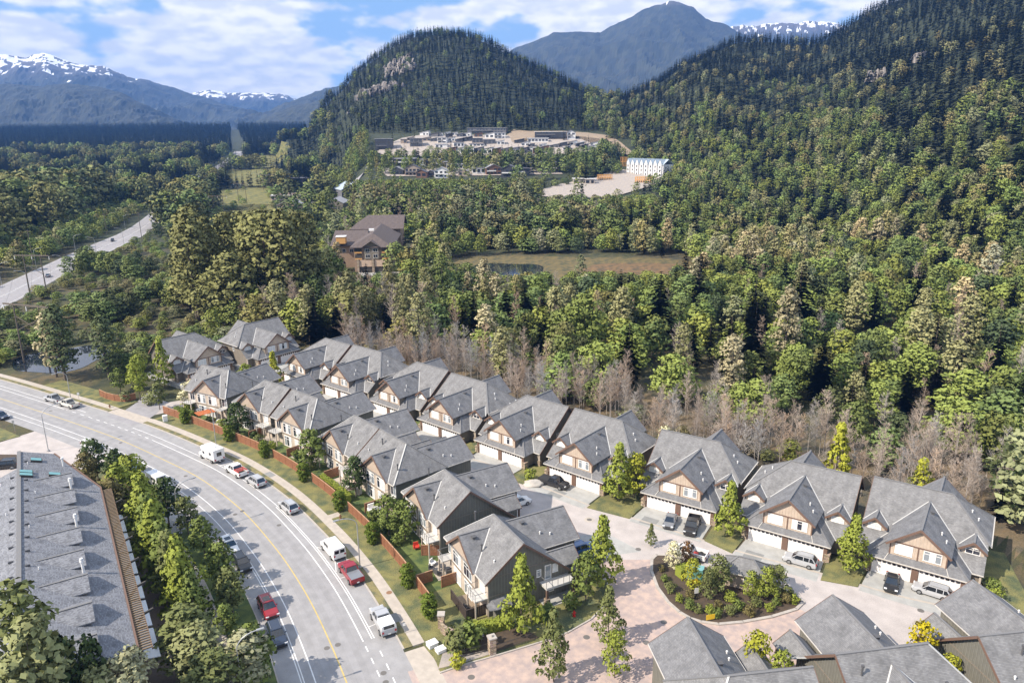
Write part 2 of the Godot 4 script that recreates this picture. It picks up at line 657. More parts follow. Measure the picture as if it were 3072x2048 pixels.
# ------------------------------------------------------------------ far mountains
func mountain(called: String, px: Array, depth: float, back: float, foot: float, seed_: int, snow_at: float, patch: float, rough: float, reach: float) -> void:
	var tt: Array[float] = []
	var ss: Array[float] = []
	for i in range(0, px.size(), 2):
		var c := col_t(px[i], px[i + 1])
		tt.append(c.x)
		ss.append(c.y)
	var nz := fnoise(seed_, 1.0 / reach, 5)
	nz.fractal_type = FastNoiseLite.FRACTAL_RIDGED
	var fine := fnoise(seed_ + 3, 5.0 / reach, 4)
	var b := MB.new()
	b.tinted = true
	var na := 170
	var nr := 46
	var rows: Array[PackedVector3Array] = []
	for j in nr + 1:
		var f := float(j) / nr
		var line := PackedVector3Array()
		for i in na + 1:
			var t := lerpf(tt[0], tt[-1], float(i) / na)
			var k := 1
			while k < tt.size() - 1 and tt[k] < t:
				k += 1
			var u := (t - tt[k - 1]) / (tt[k] - tt[k - 1])
			var s := lerpf(ss[k - 1], ss[k], u)
			var peak := 60.0 + s * depth
			var d := lerpf(foot, depth, f / 0.8) if f < 0.8 else lerpf(depth, back, (f - 0.8) / 0.2)
			var prof := pow(f / 0.8, 1.15) if f < 0.8 else 1.0 - 0.6 * (f - 0.8) / 0.2
			var x := t * d
			var y := lerpf(60.0, peak, prof)
			var open := 1.0 - exp(-absf(f - 0.8) * 7.0)
			y += nz.get_noise_2d(x, -d * 0.45) * rough * 0.55 * sin(clampf(f / 0.8, 0.0, 1.0) * PI) * (0.4 + open)
			y += fine.get_noise_2d(x, -d * 0.6) * rough * 0.12
			line.append(Vector3(x, y, -d))
		rows.append(line)
	for j in nr:
		for i in na:
			var q := [rows[j][i], rows[j][i + 1], rows[j + 1][i + 1], rows[j + 1][i]]
			for tr in [[0, 1, 2], [0, 2, 3]]:
				var a: Vector3 = q[tr[0]]
				var e: Vector3 = q[tr[1]]
				var d: Vector3 = q[tr[2]]
				var nn := (e - a).cross(d - a).normalized()
				var mid := (a + e + d) / 3.0
				var kk := fine.get_noise_2d(mid.x * 1.7, mid.z * 1.7 + mid.y)
				var wood := Color(0.026, 0.034, 0.032).lerp(Color(0.046, 0.052, 0.040), smoothstep(-0.2, 0.4, kk))
				var cc := wood
				if snow_at > 0.0:
					var sn := smoothstep(snow_at - patch, snow_at + patch, mid.y + kk * patch * 2.4)
					var rockc := Color(0.12, 0.11, 0.11)
					cc = wood.lerp(rockc, smoothstep(snow_at - patch * 2.0, snow_at, mid.y))
					if sn * (0.4 + 0.6 * absf(nn.y)) > 0.36:
						cc = Color(0.82, 0.84, 0.88)
				b.col = cc
				b.triw(a, e, d, Vector3.UP)
	struct(called, b, M["rock_land"])

func make_mountains() -> void:
	mountain("snowy_mountain_range", [-300, 170, -120, 140, 0, 122, 60, 130, 100, 120, 130, 130, 200, 150, 240, 152, 290, 175, 340, 184, 380, 196, 430, 210, 480, 225, 520, 240, 600, 262, 700, 290, 800, 320], 6500, 7600, 4600, 5, 640, 110, 160, 1000.0)
	mountain("far_snow_mountains", [400, 225, 440, 213, 480, 206, 520, 212, 560, 212, 600, 212, 650, 214, 690, 230, 740, 236, 820, 240], 8400, 9200, 7000, 8, 490, 60, 120, 800.0)
	mountain("wooded_foothill", [-300, 215, -60, 190, 40, 193, 100, 197, 150, 190, 210, 196, 270, 208, 320, 232, 370, 258, 410, 275, 480, 292, 560, 310], 4200, 4900, 3300, 15, 0, 1, 80, 450.0)
	mountain("valley_side_hill", [540, 300, 580, 276, 620, 252, 680, 226, 740, 205, 790, 195, 850, 190, 900, 180, 1000, 190], 5200, 6000, 4000, 21, 0, 1, 120, 800.0)
	mountain("low_valley_hill", [570, 290, 620, 262, 680, 240, 730, 232, 800, 228, 900, 240], 4000, 4600, 3300, 27, 0, 1, 60, 500.0)
	mountain("blue_peak", [1000, 200, 1100, 150, 1180, 108, 1230, 92, 1270, 72, 1330, 71, 1380, 70, 1430, 45, 1470, 22, 1505, 8, 1535, 0, 1565, 2, 1590, 12, 1620, 38, 1660, 50, 1700, 72, 1760, 110, 1850, 170, 1950, 230], 5200, 6400, 3300, 33, 880, 35, 120, 750.0)
	mountain("snow_ridge", [1600, 80, 1690, 56, 1740, 54, 1780, 50, 1830, 50, 1870, 44, 1905, 46, 1950, 60, 2050, 90], 6400, 7400, 5000, 41, 890, 90, 130, 560.0)

# ------------------------------------------------------------------ the street with its markings, walks and verges
func make_street() -> void:
	var n := CL.size() - 1.0
	var b := MB.new()
	b.tinted = true
	# worn wheel tracks and paler parking lanes: bands of tone along the asphalt
	var bands := [[-6.9, -4.7, 1.15], [-4.7, -3.3, 1.08], [-3.3, -2.6, 0.97], [-2.6, -1.9, 0.93], [-1.9, -1.2, 0.99], [-1.2, -0.5, 0.93], [-0.5, 0.5, 0.97], [0.5, 1.2, 0.92], [1.2, 2.0, 0.98], [2.0, 2.8, 0.91], [2.8, 3.6, 0.97], [3.6, 5.0, 1.06], [5.0, 7.5, 1.15]]
	for q in bands:
		b.col = Color(q[2], q[2], q[2] * 1.01)
		strip(b, 0, n, q[0], q[1], 0.0)
	var street := struct("street", b, M["asphalt"])
	# painted lines
	var y := 0.004
	b = MB.new()
	strip(b, 0, n, -0.08, 0.08, y)
	struct("yellow_line", b, M["road_yellow"], street)
	for off in [-3.15, 3.65]:
		b = MB.new()
		if off < 0.0:
			strip(b, 0, n, off - 0.07, off + 0.07, y)
		else:
			strip(b, 29, 104, off - 0.07, off + 0.07, y)
			strip(b, 127, n, off - 0.07, off + 0.07, y)
			for r in [[14.0, 29.0], [104.0, 127.0]]:
				var f: float = r[0]
				while f < r[1]:
					strip(b, f, f + 0.9, off - 0.07, off + 0.07, y)
					f += 1.9
		struct("bike_lane_line", b, M["road_white"], street)
	for q in [[-4.6, 0.0, n], [-4.3, 10.0, 60.0], [5.05, 29.0, 112.0], [4.75, 29.0, 70.0], [5.0, 124.0, n]]:
		b = MB.new()
		strip(b, q[1], q[2], q[0] - 0.06, q[0] + 0.06, y)
		struct("parking_lane_line", b, M["road_white"], street)
	for f in [14.0, 16.0, 18.0, 20.0, 22.0, 24.0, 26.0]:
		b = MB.new()
		strip(b, f, f + 0.9, 4.9, 5.04, y)
		struct("parking_dash", b, M["road_white"], street)
	# hatched corner of the parking lane and bay marks
	b = MB.new()
	for q in [[56.0, 5.0, 53.0, 6.9], [53.0, 6.9, 46.0, 5.2], [31.0, 5.0, 31.2, 6.6], [88.0, 5.0, 84.0, 6.7], [43.8, 5.0, 43.6, 6.2]]:
		var p0 := v3(at_pos(q[0], q[1]), y + 0.004)
		var p1 := v3(at_pos(q[2], q[3]), y + 0.004)
		var s := (p1 - p0).normalized().cross(Vector3.UP) * 0.055
		b.quad(p0 - s, p0 + s, p1 + s, p1 - s, Vector3.UP)
	struct("parking_mark", b, M["road_white"], street)
	b = MB.new()
	for q in [[33.0, -4.75, 33.3, -5.9], [46.0, -4.75, 46.3, -5.7], [57.5, -4.75, 57.8, -5.7]]:
		var p0 := v3(at_pos(q[0], q[1]), y + 0.004)
		var p1 := v3(at_pos(q[2], q[3]), y + 0.004)
		var s := (p1 - p0).normalized().cross(Vector3.UP) * 0.06
		b.quad(p0 - s, p0 + s, p1 + s, p1 - s, Vector3.UP)
	struct("parking_mark", b, M["road_white"], street)
	# covers in the asphalt
	for p in [Vector2(-15.2, -72.1), Vector2(-14.7, -70.6), Vector2(-45.8, -109.6), Vector2(-45.0, -110.7), Vector2(-22.8, -76.5), Vector2(-21.6, -77.1), Vector2(-105.1, -158.1), Vector2(-79.8, -139.6), Vector2(-60.0, -124.0), Vector2(-37.5, -106.0)]:
		cover(p, 0.36, 0.006, "iron", street)
	# kerbs, verges and walks on the house side
	for r in [[26.0, 112.5], [121.5, n]]:
		b = MB.new()
		strip(b, r[0], r[1], 7.5, 7.68, 0.13, 0.2)
		struct("street_kerb", b, M["kerb_concrete"])
		b = MB.new()
		strip(b, r[0], r[1], 7.68, 8.75, 0.12, 0.2)
		struct("grass_verge", b, M["dry_lawn"])
	b = MB.new()
	strip(b, 26.0, 112.5, 8.75, 10.25, 0.13, 0.2)
	strip(b, 121.5, n, 8.75, 10.25, 0.13, 0.2)
	var walk := struct("sidewalk", b, M["walk_concrete"])
	b = MB.new()
	strip(b, 112.5, 121.5, 7.5, 10.25, 0.03, 0.1)
	struct("crossing_apron", b, M["walk_concrete"])
	cover(at_pos(36.0, 9.75), 0.4, 0.134, "rusty_iron", walk)
	for q in [[78.0, 8.8], [30.2, 7.9]]:
		b = MB.new()
		strip(b, q[0], q[0] + 1.6, q[1], q[1] + 1.2, 0.135)
		struct("utility_hatch", b, M["patch_concrete"], walk)
	b = MB.new()
	strip(b, 26.0, 112.5, 10.25, 14.2, 0.12, 0.2)
	struct("grass_bank", b, M["lawn"])
	b = MB.new()
	strip(b, 121.5, 138.0, 10.25, 15.0, 0.12, 0.2)
	struct("grass_bank", b, M["lawn"])
	# left side: kerb, lawn, path, playground soil, the parking court
	b = MB.new()
	strip(b, 0, 78.0, -7.05, -6.9, 0.13, 0.2)
	struct("street_kerb", b, M["kerb_concrete"])
	b = MB.new()
	strip(b, 0, 72.0, -10.9, -7.05, 0.12, 0.2)
	struct("tree_lawn", b, M["green_lawn"])
	b = MB.new()
	strip(b, 0, 72.0, -12.3, -10.9, 0.13, 0.2)
	struct("garden_path", b, M["walk_concrete"])
	b = MB.new()
	strip(b, 0, 72.0, -24.0, -12.3, 0.10, 0.2)
	struct("garden_soil", b, M["earth_brown"])
	b = MB.new()
	strip(b, 72.0, 80.0, -13.0, -6.9, 0.02)
	struct("parking_court", b, M["drive_concrete"])
	b = MB.new()
	strip(b, 80.0, 103.0, -11.5, -6.9, 0.12, 0.2)
	struct("tree_lawn", b, M["lawn"])
	b = MB.new()
	strip(b, 72.0, 103.0, -26.0, -13.0, 0.11, 0.2)
	struct("tree_lawn", b, M["lawn"])
	b = MB.new()
	strip(b, 103.0, 123.0, -60.0, -6.9, 0.01)
	struct("parking_court", b, M["lane_concrete"])
	b = MB.new()
	flat(b, [Vector2(-118, -153), Vector2(-109.6, -147.8), Vector2(-102.5, -143.2), Vector2(-107, -138.5), Vector2(-124, -144)], 0.10, 0.2)
	struct("tree_lawn", b, M["lawn"])
	b = MB.new()
	flat(b, [Vector2(-112, -134.5), Vector2(-97.5, -134.0), Vector2(-93.0, -130.8), Vector2(-96, -130.0), Vector2(-112, -131)], 0.10, 0.2)
	struct("shrub_bed", b, M["soil"])

func cover(p: Vector2, r: float, y: float, m: String, parent: Node3D) -> void:
	var b := MB.new()
	b.tube(v3(p, y - 0.03), v3(p, y + 0.006), r, r, 14)
	struct("manhole_cover", b, M[m], parent)

# ------------------------------------------------------------------ the private lane, driveways, brick entrance, island
var house_B := [
	["F", Vector2(54.86, -88.81), 34.54, 1], ["E", Vector2(40.18, -97.51), 34.16, -1], ["D", Vector2(26.62, -108.01), 33.41, 1],
	["C", Vector2(10.66, -118.83), 39.67, 1], ["B", Vector2(-2.49, -129.72), 40.77, -1], ["A", Vector2(-14.94, -141.11), 40.94, 1],
	["G", Vector2(-27.40, -152.84), 40.56, -1], ["H", Vector2(-40.83, -164.34), 39.48, 1], ["I", Vector2(-53.59, -174.25), 40.28, -1],
	["J", Vector2(-76.36, -178.66), -50.84, 1], ["K", Vector2(-61.25, -186.34), -49.36, -1]]
var house_S := [[Vector2(-67.68, -152.66), 28.52, 1], [Vector2(-55.71, -144.32), 37.87, -1], [Vector2(-43.98, -134.63), 40.39, 1], [Vector2(-33.44, -124.14), 49.56, -1], [Vector2(-23.85, -112.84), 50.05, 1], [Vector2(-15.5, -101.36), 59.25, -1], [Vector2(-7.79, -87.38), 62.07, -1]]

# a point in a house's own plan: u along its front, w back from it
func plan(o: Vector2, yaw: float, u: float, w: float) -> Vector2:
	var c := cos(deg_to_rad(yaw))
	var s := sin(deg_to_rad(yaw))
	return o + Vector2(c, s) * u + Vector2(s, -c) * w

func make_estate_ground() -> void:
	var b := MB.new()
	# yards between the fence and the lane
	strip(b, 26.0, 112.5, 14.2, 30.0, 0.06, 0.15)
	struct("back_yards", b, M["green_lawn"])
	b = MB.new()
	var kerb := [Vector2(75, -72.0), Vector2(66, -77.5), Vector2(57.1, -83.2), Vector2(51.5, -85.9), Vector2(48.0, -88.2), Vector2(43.0, -91.5), Vector2(38.9, -93.9), Vector2(33.5, -97.1), Vector2(28.5, -100.7), Vector2(19.7, -107.0), Vector2(12.9, -111.5), Vector2(7.9, -115.9), Vector2(0.9, -122.3), Vector2(-5.3, -128.6), Vector2(-18.6, -137.2), Vector2(-31.0, -148.6), Vector2(-44.6, -160.0), Vector2(-57.3, -170.0), Vector2(-63.0, -172.5), Vector2(-72.0, -168.0), Vector2(-80.5, -163.0)]
	var low := [Vector2(-80, -155), Vector2(-72, -160.5), Vector2(-59.3, -166.5), Vector2(-44.9, -156.6), Vector2(-32.7, -146.5), Vector2(-20.1, -133.9), Vector2(-10.4, -122.6), Vector2(-0.5, -108.9), Vector2(7.2, -94.6), Vector2(12.9, -87.3), Vector2(11.8, -84.2), Vector2(9.8, -81.5), Vector2(6.6, -78.9), Vector2(3.0, -77.1), Vector2(-2.3, -74.8), Vector2(-6.0, -73.3), Vector2(-8.6, -72.0), Vector2(-10.3, -73.2), Vector2(-12.4, -72.3), Vector2(-8.8, -65.5), Vector2(-6, -60), Vector2(20, -60), Vector2(75, -64)]
	flat(b, kerb + low, 0.0)
	var lane := struct("lane", b, M["lane_concrete"])
	# brick entrance
	b = MB.new()
	flat(b, [Vector2(-12.4, -72.3), Vector2(-10.3, -73.2), Vector2(-8.6, -72.0), Vector2(-6.0, -73.3), Vector2(-2.3, -74.8), Vector2(3.0, -77.1), Vector2(6.6, -78.9), Vector2(9.8, -81.5), Vector2(11.8, -84.2), Vector2(12.9, -87.3), Vector2(13.0, -90.0), Vector2(11.3, -95.3), Vector2(20.1, -95.2), Vector2(28, -88), Vector2(37.5, -83.0), Vector2(39.5, -79.5), Vector2(30, -68), Vector2(-9, -64)], 0.004)
	struct("brick_entrance", b, M["brick_paving"])
	b = MB.new()
	strip(b, 20.3, 25.6, 7.5, 10.3, 0.008)
	struct("crossing_apron", b, M["walk_concrete"])
	b = MB.new()
	flat(b, [Vector2(6.0, -98.0), Vector2(11.0, -95.6), Vector2(19.0, -97.4), Vector2(14.5, -102.6), Vector2(10.0, -102.0)], 0.005)
	struct("driveway", b, M["drive_concrete"])
	# kerb of rolled concrete along the garages
	b = MB.new()
	for i in range(0, 14):
		var p: Vector2 = kerb[i]
		var q: Vector2 = kerb[i + 1]
		var s := (q - p).normalized().orthogonal() * 0.2
		b.quad(v3(p - s, 0.02), v3(p + s, 0.02), v3(q + s, 0.02), v3(q - s, 0.02), Vector3.UP)
	struct("rolled_kerb", b, M["walk_concrete"])
	# driveways in front of the garages, with a darker slab each, and the lawns between them
	for i in house_B.size():
		var o: Vector2 = house_B[i][1]
		var yaw: float = house_B[i][2]
		b = MB.new()
		flat(b, [plan(o, yaw, -5.6, 0.3), plan(o, yaw, 5.6, 0.3), plan(o, yaw, 5.9, -5.9), plan(o, yaw, -5.9, -5.9)], 0.012)
		var dr := struct("driveway", b, M["drive_concrete"])
		if i in [1, 2, 3]:
			b = MB.new()
			var u0: float = [-4.6, -4.4, -1.8][i - 1]
			flat(b, [plan(o, yaw, u0, -3.0), plan(o, yaw, u0 + 2.6, -3.0), plan(o, yaw, u0 + 2.6, -5.4), plan(o, yaw, u0, -5.4)], 0.016)
			struct("concrete_patch", b, M["patch_concrete"], dr)
	for i in range(0, 8):
		var o: Vector2 = house_B[i][1]
		var yaw: float = house_B[i][2]
		var o2: Vector2 = house_B[i + 1][1]
		var yaw2: float = house_B[i + 1][2]
		b = MB.new()
		flat(b, [plan(o, yaw, -5.9, 0.0), plan(o, yaw, -6.1, -5.2), plan(o2, yaw2, 6.3, -5.2), plan(o2, yaw2, 6.0, 0.0), plan(o2, yaw2, 7.2, 3.0), plan(o, yaw, -7.2, 3.0)], 0.09, 0.12)
		struct("front_lawn", b, M["lawn"] if i < 5 else M["green_lawn"])
	b = MB.new()
	flat(b, [Vector2(63.5, -84.5), Vector2(60.5, -82.0), Vector2(62.5, -79.6), Vector2(65.5, -79.4), Vector2(67.6, -81.5), Vector2(69.0, -87.5), Vector2(72, -96), Vector2(66, -99)], 0.10, 0.15)
	struct("front_lawn", b, M["lawn"])
	# garden of the house at the entrance, with its kerb
	var curb := [Vector2(-8.6, -72.0), Vector2(-6.0, -73.3), Vector2(-2.3, -74.8), Vector2(3.0, -77.1), Vector2(6.6, -78.9), Vector2(9.8, -81.5), Vector2(11.8, -84.2), Vector2(12.9, -87.3), Vector2(12.9, -90.0)]
	b = MB.new()
	flat(b, curb + [Vector2(7.5, -92.0), Vector2(-4, -92), Vector2(-13.5, -86), Vector2(-11.2, -77.0), Vector2(-9.4, -74.2)], 0.09, 0.15)
	struct("corner_garden", b, M["lawn"])
	kerb_run(curb, 0.14, 0.2)
	b = MB.new()
	flat(b, [Vector2(-8.4, -73.0), Vector2(-2.3, -75.6), Vector2(3.0, -78.0), Vector2(1.0, -80.0), Vector2(-4.5, -78.4), Vector2(-7.5, -77.0)], 0.13, 0.1)
	struct("planting_bed", b, M["soil"])
	b = MB.new()
	flat(b, [Vector2(-8.9, -72.6), Vector2(-5.8, -73.7), Vector2(-2.5, -75.2), Vector2(-2.9, -75.9), Vector2(-6.4, -74.9), Vector2(-8.6, -75.5)], 0.15, 0.1)
	struct("gravel_bed", b, M["gravel_grey"])
	# island
	var isl := [Vector2(20.1, -95.1), Vector2(19.5, -92.2), Vector2(19.6, -88.2), Vector2(20.4, -84.9), Vector2(21.4, -82.8), Vector2(22.5, -81.5), Vector2(23.7, -80.8), Vector2(25.8, -80.3), Vector2(29.0, -80.7), Vector2(33.0, -81.7), Vector2(36.7, -83.2), Vector2(38.2, -84.7), Vector2(38.0, -86.3), Vector2(34.8, -89.6), Vector2(30.5, -91.6), Vector2(25.6, -94.2), Vector2(22.6, -96.2), Vector2(21.0, -96.3)]
	b = MB.new()
	flat(b, isl, 0.13, 0.2)
	struct("island_bed", b, M["soil"])
	kerb_run(isl + [isl[0]], 0.17, 0.42)
	for p in [Vector2(12.2, -106.9), Vector2(18.6, -98.0), Vector2(19.0, -80.9), Vector2(16.1, -77.0), Vector2(8.9, -78.1), Vector2(52.7, -82.8), Vector2(-5.0, -71.3)]:
		cover(p, 0.42, 0.012, "iron", lane)
	b = MB.new()
	b.tube(Vector3(12.2, 0.0, -106.9), Vector3(12.2, 0.01, -106.9), 0.85, 0.85, 18)
	struct("concrete_patch", b, M["walk_concrete"], lane)
	b = MB.new()
	flat(b, [Vector2(-90.5, -154.2), Vector2(-82.0, -148.9), Vector2(-80.4, -151.4), Vector2(-80, -155), Vector2(-80.5, -163), Vector2(-84.5, -166), Vector2(-86.5, -172.5), Vector2(-88.8, -172), Vector2(-88, -162), Vector2(-88.3, -156.2)], 0.008)
	struct("upper_entrance", b, M["far_asphalt"])

func kerb_run(pts: Array, y: float, w: float) -> void:
	var b := MB.new()
	for i in pts.size() - 1:
		var d: Vector2 = (pts[i + 1] - pts[i]).normalized() * 0.06
		b.box(v3((pts[i] + pts[i + 1]) * 0.5, y * 0.5 - 0.05), Vector3(w, y + 0.1, (pts[i + 1] - pts[i]).length() + 0.12), Basis(Vector3.UP, atan2(d.x, d.y)))
	struct("garden_kerb", b, M["kerb_concrete"])

# ------------------------------------------------------------------ highway, far roads, water
func ribbon(b: MB, right: Array, left: Array, y: float, f0 := 0.0, f1 := 1.0) -> void:
	for i in right.size() - 1:
		var a: Vector2 = right[i].lerp(left[i], f0)
		var e: Vector2 = right[i].lerp(left[i], f1)
		var d: Vector2 = right[i + 1].lerp(left[i + 1], f1)
		var q: Vector2 = right[i + 1].lerp(left[i + 1], f0)
		b.quad(Vector3(a.x, land(a.x, a.y) + y, a.y), Vector3(e.x, land(e.x, e.y) + y, e.y), Vector3(d.x, land(d.x, d.y) + y, d.y), Vector3(q.x, land(q.x, q.y) + y, q.y), Vector3.UP)

func make_highway() -> void:
	var right := [Vector2(-160, -160), Vector2(-184.1, -257), Vector2(-189.4, -281.3), Vector2(-200.3, -326.0), Vector2(-211.3, -372.6), Vector2(-220.4, -416.8), Vector2(-228.5, -458.7), Vector2(-240.3, -500), Vector2(-255, -545), Vector2(-290, -650), Vector2(-322, -755), Vector2(-350, -841), Vector2(-385, -970), Vector2(-412, -1090), Vector2(-440, -1215), Vector2(-520, -1503)]
	var left := [Vector2(-182, -165), Vector2(-206, -262), Vector2(-211, -290.0), Vector2(-221, -334), Vector2(-232, -381), Vector2(-241, -425), Vector2(-249, -468), Vector2(-260, -510), Vector2(-275, -556), Vector2(-310, -660), Vector2(-342, -764), Vector2(-368, -851), Vector2(-403, -980), Vector2(-431, -1100), Vector2(-462, -1225), Vector2(-545, -1513)]
	var b := MB.new()
	ribbon(b, right, left, 0.02)
	var road := struct("highway", b, M["far_asphalt"])
	for f in [0.06, 0.46, 0.5, 0.93]:
		b = MB.new()
		ribbon(b, right.slice(0, 10), left.slice(0, 10), 0.05, f, f + 0.009)
		struct("lane_line", b, M["road_white"], road)
	b = MB.new()
	ribbon(b, [Vector2(-255, -370), Vector2(-270, -425), Vector2(-279, -472), Vector2(-297, -520), Vector2(-335, -620)], [Vector2(-267, -367), Vector2(-283, -422), Vector2(-293, -470), Vector2(-311, -520), Vector2(-350, -620)], 0.03)
	struct("side_road", b, M["far_asphalt"])
	b = MB.new()
	ribbon(b, [Vector2(-244, -530), Vector2(-228, -566), Vector2(-212, -590), Vector2(-196, -592)], [Vector2(-250, -545), Vector2(-233, -581), Vector2(-213, -602), Vector2(-196, -604)], 0.05)
	struct("side_road", b, M["far_asphalt"])
	# open grass along the power line
	b = MB.new()
	for q in [[Vector2(-200, -560), 34, 120], [Vector2(-255, -720), 40, 120], [Vector2(-320, -960), 46, 140], [Vector2(-400, -1230), 48, 160], [Vector2(-175, -470), 24, 60]]:
		var o: Vector2 = q[0]
		var pts := []
		for i in 14:
			var a := TAU * i / 14.0
			var rr := 1.0 + 0.22 * sin(i * 2.3)
			var p := o + Vector2(cos(a) * q[1] * rr, sin(a) * q[2] * rr).rotated(-0.33)
			pts.append(p)
		for i in 14:
			var p: Vector2 = pts[i]
			var q2: Vector2 = pts[(i + 1) % 14]
			for s in 6:
				var f0 := s / 6.0
				var f1 := (s + 1) / 6.0
				var a := o.lerp(p, f0)
				var e := o.lerp(q2, f0)
				var d := o.lerp(q2, f1)
				var g := o.lerp(p, f1)
				var h := 0.12
				b.quad(Vector3(a.x, land(a.x, a.y) + h, a.y), Vector3(e.x, land(e.x, e.y) + h, e.y), Vector3(d.x, land(d.x, d.y) + h, d.y), Vector3(g.x, land(g.x, g.y) + h, g.y), Vector3.UP)
	struct("open_meadow", b, M["meadow"])

func round_patch(o: Vector2, rx: float, rz: float, turn: float, s: int) -> Array:
	var r := RandomNumberGenerator.new()
	r.seed = s
	var pts := []
	var ph := r.randf() * 6.0
	for i in 40:
		var a := TAU * i / 40.0
		var k := 1.0 + 0.10 * sin(a * 3.0 + ph) + 0.06 * sin(a * 5.0 + ph * 2.0)
		pts.append(o + Vector2(cos(a) * rx * k, sin(a) * rz * k).rotated(turn))
	return pts

func make_ponds() -> void:
	var b := MB.new()
	flat(b, round_patch(Vector2(26, -337), 62, 36, 0.12, 3), -0.02)
	struct("marsh", b, mat("marsh_grass", 0.155, 0.125, 0.05, 0.95, M["lawn"].albedo_texture, 16.0))
	b = MB.new()
	flat(b, round_patch(Vector2(60, -332), 30, 16, 0.1, 13), 0.0)
	struct("reddish_marsh", b, mat("marsh_red", 0.19, 0.12, 0.055, 0.95, M["lawn"].albedo_texture, 16.0))
	b = MB.new()
	flat(b, round_patch(Vector2(-3, -332), 17.5, 20, 0.0, 7), 0.02)
	struct("marsh_pond", b, M["water"])
	b = MB.new()
	flat(b, round_patch(Vector2(-126, -199), 12, 13, 0.2, 9), 0.02)
	struct("roadside_pond", b, M["water"])

# ------------------------------------------------------------------ house pieces
func pv(u: float, h: float, w: float) -> Vector3:
	return Vector3(u, h, -w)

func pts3(a: Array) -> PackedVector3Array:
	var o := PackedVector3Array()
	for q in a:
		o.append(pv(q[0], q[1], q[2]))
	return o

# a window on a wall: c its middle on the wall's face, right as seen from outside
func window(parent: Node3D, c: Vector3, right: Vector3, w: float, h: float, cols: int, transom: bool, glass: String, called := "window") -> Node3D:
	var up := Vector3.UP
	var out := right.cross(up)
	var tb := Basis(right, up, out)
	var b := MB.new()
	var f := 0.09
	b.box(c + up * (h * 0.5) + out * 0.03, Vector3(w + f, f, 0.1), tb)
	b.box(c - up * (h * 0.5) + out * 0.035, Vector3(w + f * 1.6, f, 0.12), tb)
	for i in cols + 1:
		var x := -w * 0.5 + w * i / cols
		b.box(c + right * x + out * 0.03, Vector3(f if i in [0, cols] else 0.07, h - f, 0.098), tb)
	if transom:
		b.box(c + up * (h * 0.22) + out * 0.028, Vector3(w - f, 0.06, 0.09), tb)
	var win := part(called, b, M["white_paint"], parent)
	for i in cols:
		b = MB.new()
		var x := -w * 0.5 + w * (i + 0.5) / cols
		var p := c + right * x + out * 0.045
		var hw := right * (w / cols * 0.5)
		var hh := up * (h * 0.5)
		b.quad(p - hw - hh, p + hw - hh, p + hw + hh, p - hw + hh, out)
		var gl := glass
		if glass == "mixed":
			gl = ["glass_pale", "glass_pale", "glass_mid", "glass_dark"][rng.randi() % 4]
		part("pane", b, M[gl], win)
	return win

func garage_door(parent: Node3D, c: Vector3, right: Vector3, w: float, h: float) -> void:
	var out := right.cross(Vector3.UP)
	var tb := Basis(right, Vector3.UP, out)
	var b := MB.new()
	for i in 4:
		b.box(c + Vector3.UP * (h * (i + 0.5) / 4.0) - out * 0.12, Vector3(w, h / 4.0 - 0.015, 0.06), tb)
	var d := part("garage_door", b, M["white_door"], parent)
	for i in 8:
		b = MB.new()
		var x := -w * 0.5 + w * (i + 0.5) / 8.0
		var p := c + right * x + Vector3.UP * (h * 0.895) - out * 0.085
		var hw := right * (w / 8.0 * 0.34)
		var hh := Vector3.UP * 0.15
		b.quad(p - hw - hh, p + hw - hh, p + hw + hh, p - hw + hh, out)
		part("pane", b, M["glass_dark"], d)

# upright battens on a wall whose top edge is a function of the distance along it
func battens(b: MB, o: Vector3, right: Vector3, x0: float, x1: float, low: float, top: Callable, step := 0.42) -> void:
	var out := right.cross(Vector3.UP)
	var x := x0 + 0.12
	while x < x1:
		var t: float = top.call(x)
		if t - low > 0.15:
			b.box(o + right * x + Vector3.UP * ((low + t) * 0.5) + out * 0.015, Vector3(0.06, t - low, 0.05), Basis(right, Vector3.UP, out))
		x += step

func vent(parent: Node3D, p: Vector3, kind: int) -> void:
	var b := MB.new()
	if kind == 0:
		b.box(p + Vector3(0, 0.1, 0), Vector3(0.42, 0.26, 0.42))
		b.box(p + Vector3(0, 0.26, 0), Vector3(0.56, 0.06, 0.56))
		part("roof_vent", b, M["pipe_dark"], parent)
	elif kind == 1:
		b.tube(p - Vector3(0, 0.2, 0), p + Vector3(0, 0.32, 0), 0.09, 0.09, 8)
		b.tube(p + Vector3(0, 0.3, 0), p + Vector3(0, 0.4, 0), 0.15, 0.1, 8)
		part("vent_pipe", b, M["pipe_white"], parent)
	else:
		b.tube(p - Vector3(0, 0.2, 0), p + Vector3(0, 1.05, 0), 0.1, 0.1, 8)
		b.tube(p + Vector3(0, 1.0, 0), p + Vector3(0, 1.2, 0), 0.17, 0.15, 8)
		part("flue_pipe", b, M["pipe_dark"], parent)

func cap_line(parent: Node3D, a: Vector3, e: Vector3, light := false) -> void:
	var b := MB.new()
	if light:
		b.bar(a + Vector3(0, 0.012, 0), e + Vector3(0, 0.012, 0), 0.2, 0.05)
		part("valley_flashing", b, M["flashing"], parent)
	else:
		b.bar(a + Vector3(0, 0.02, 0), e + Vector3(0, 0.02, 0), 0.26, 0.07)
		part("ridge_cap", b, M["ridge_cap"], parent)

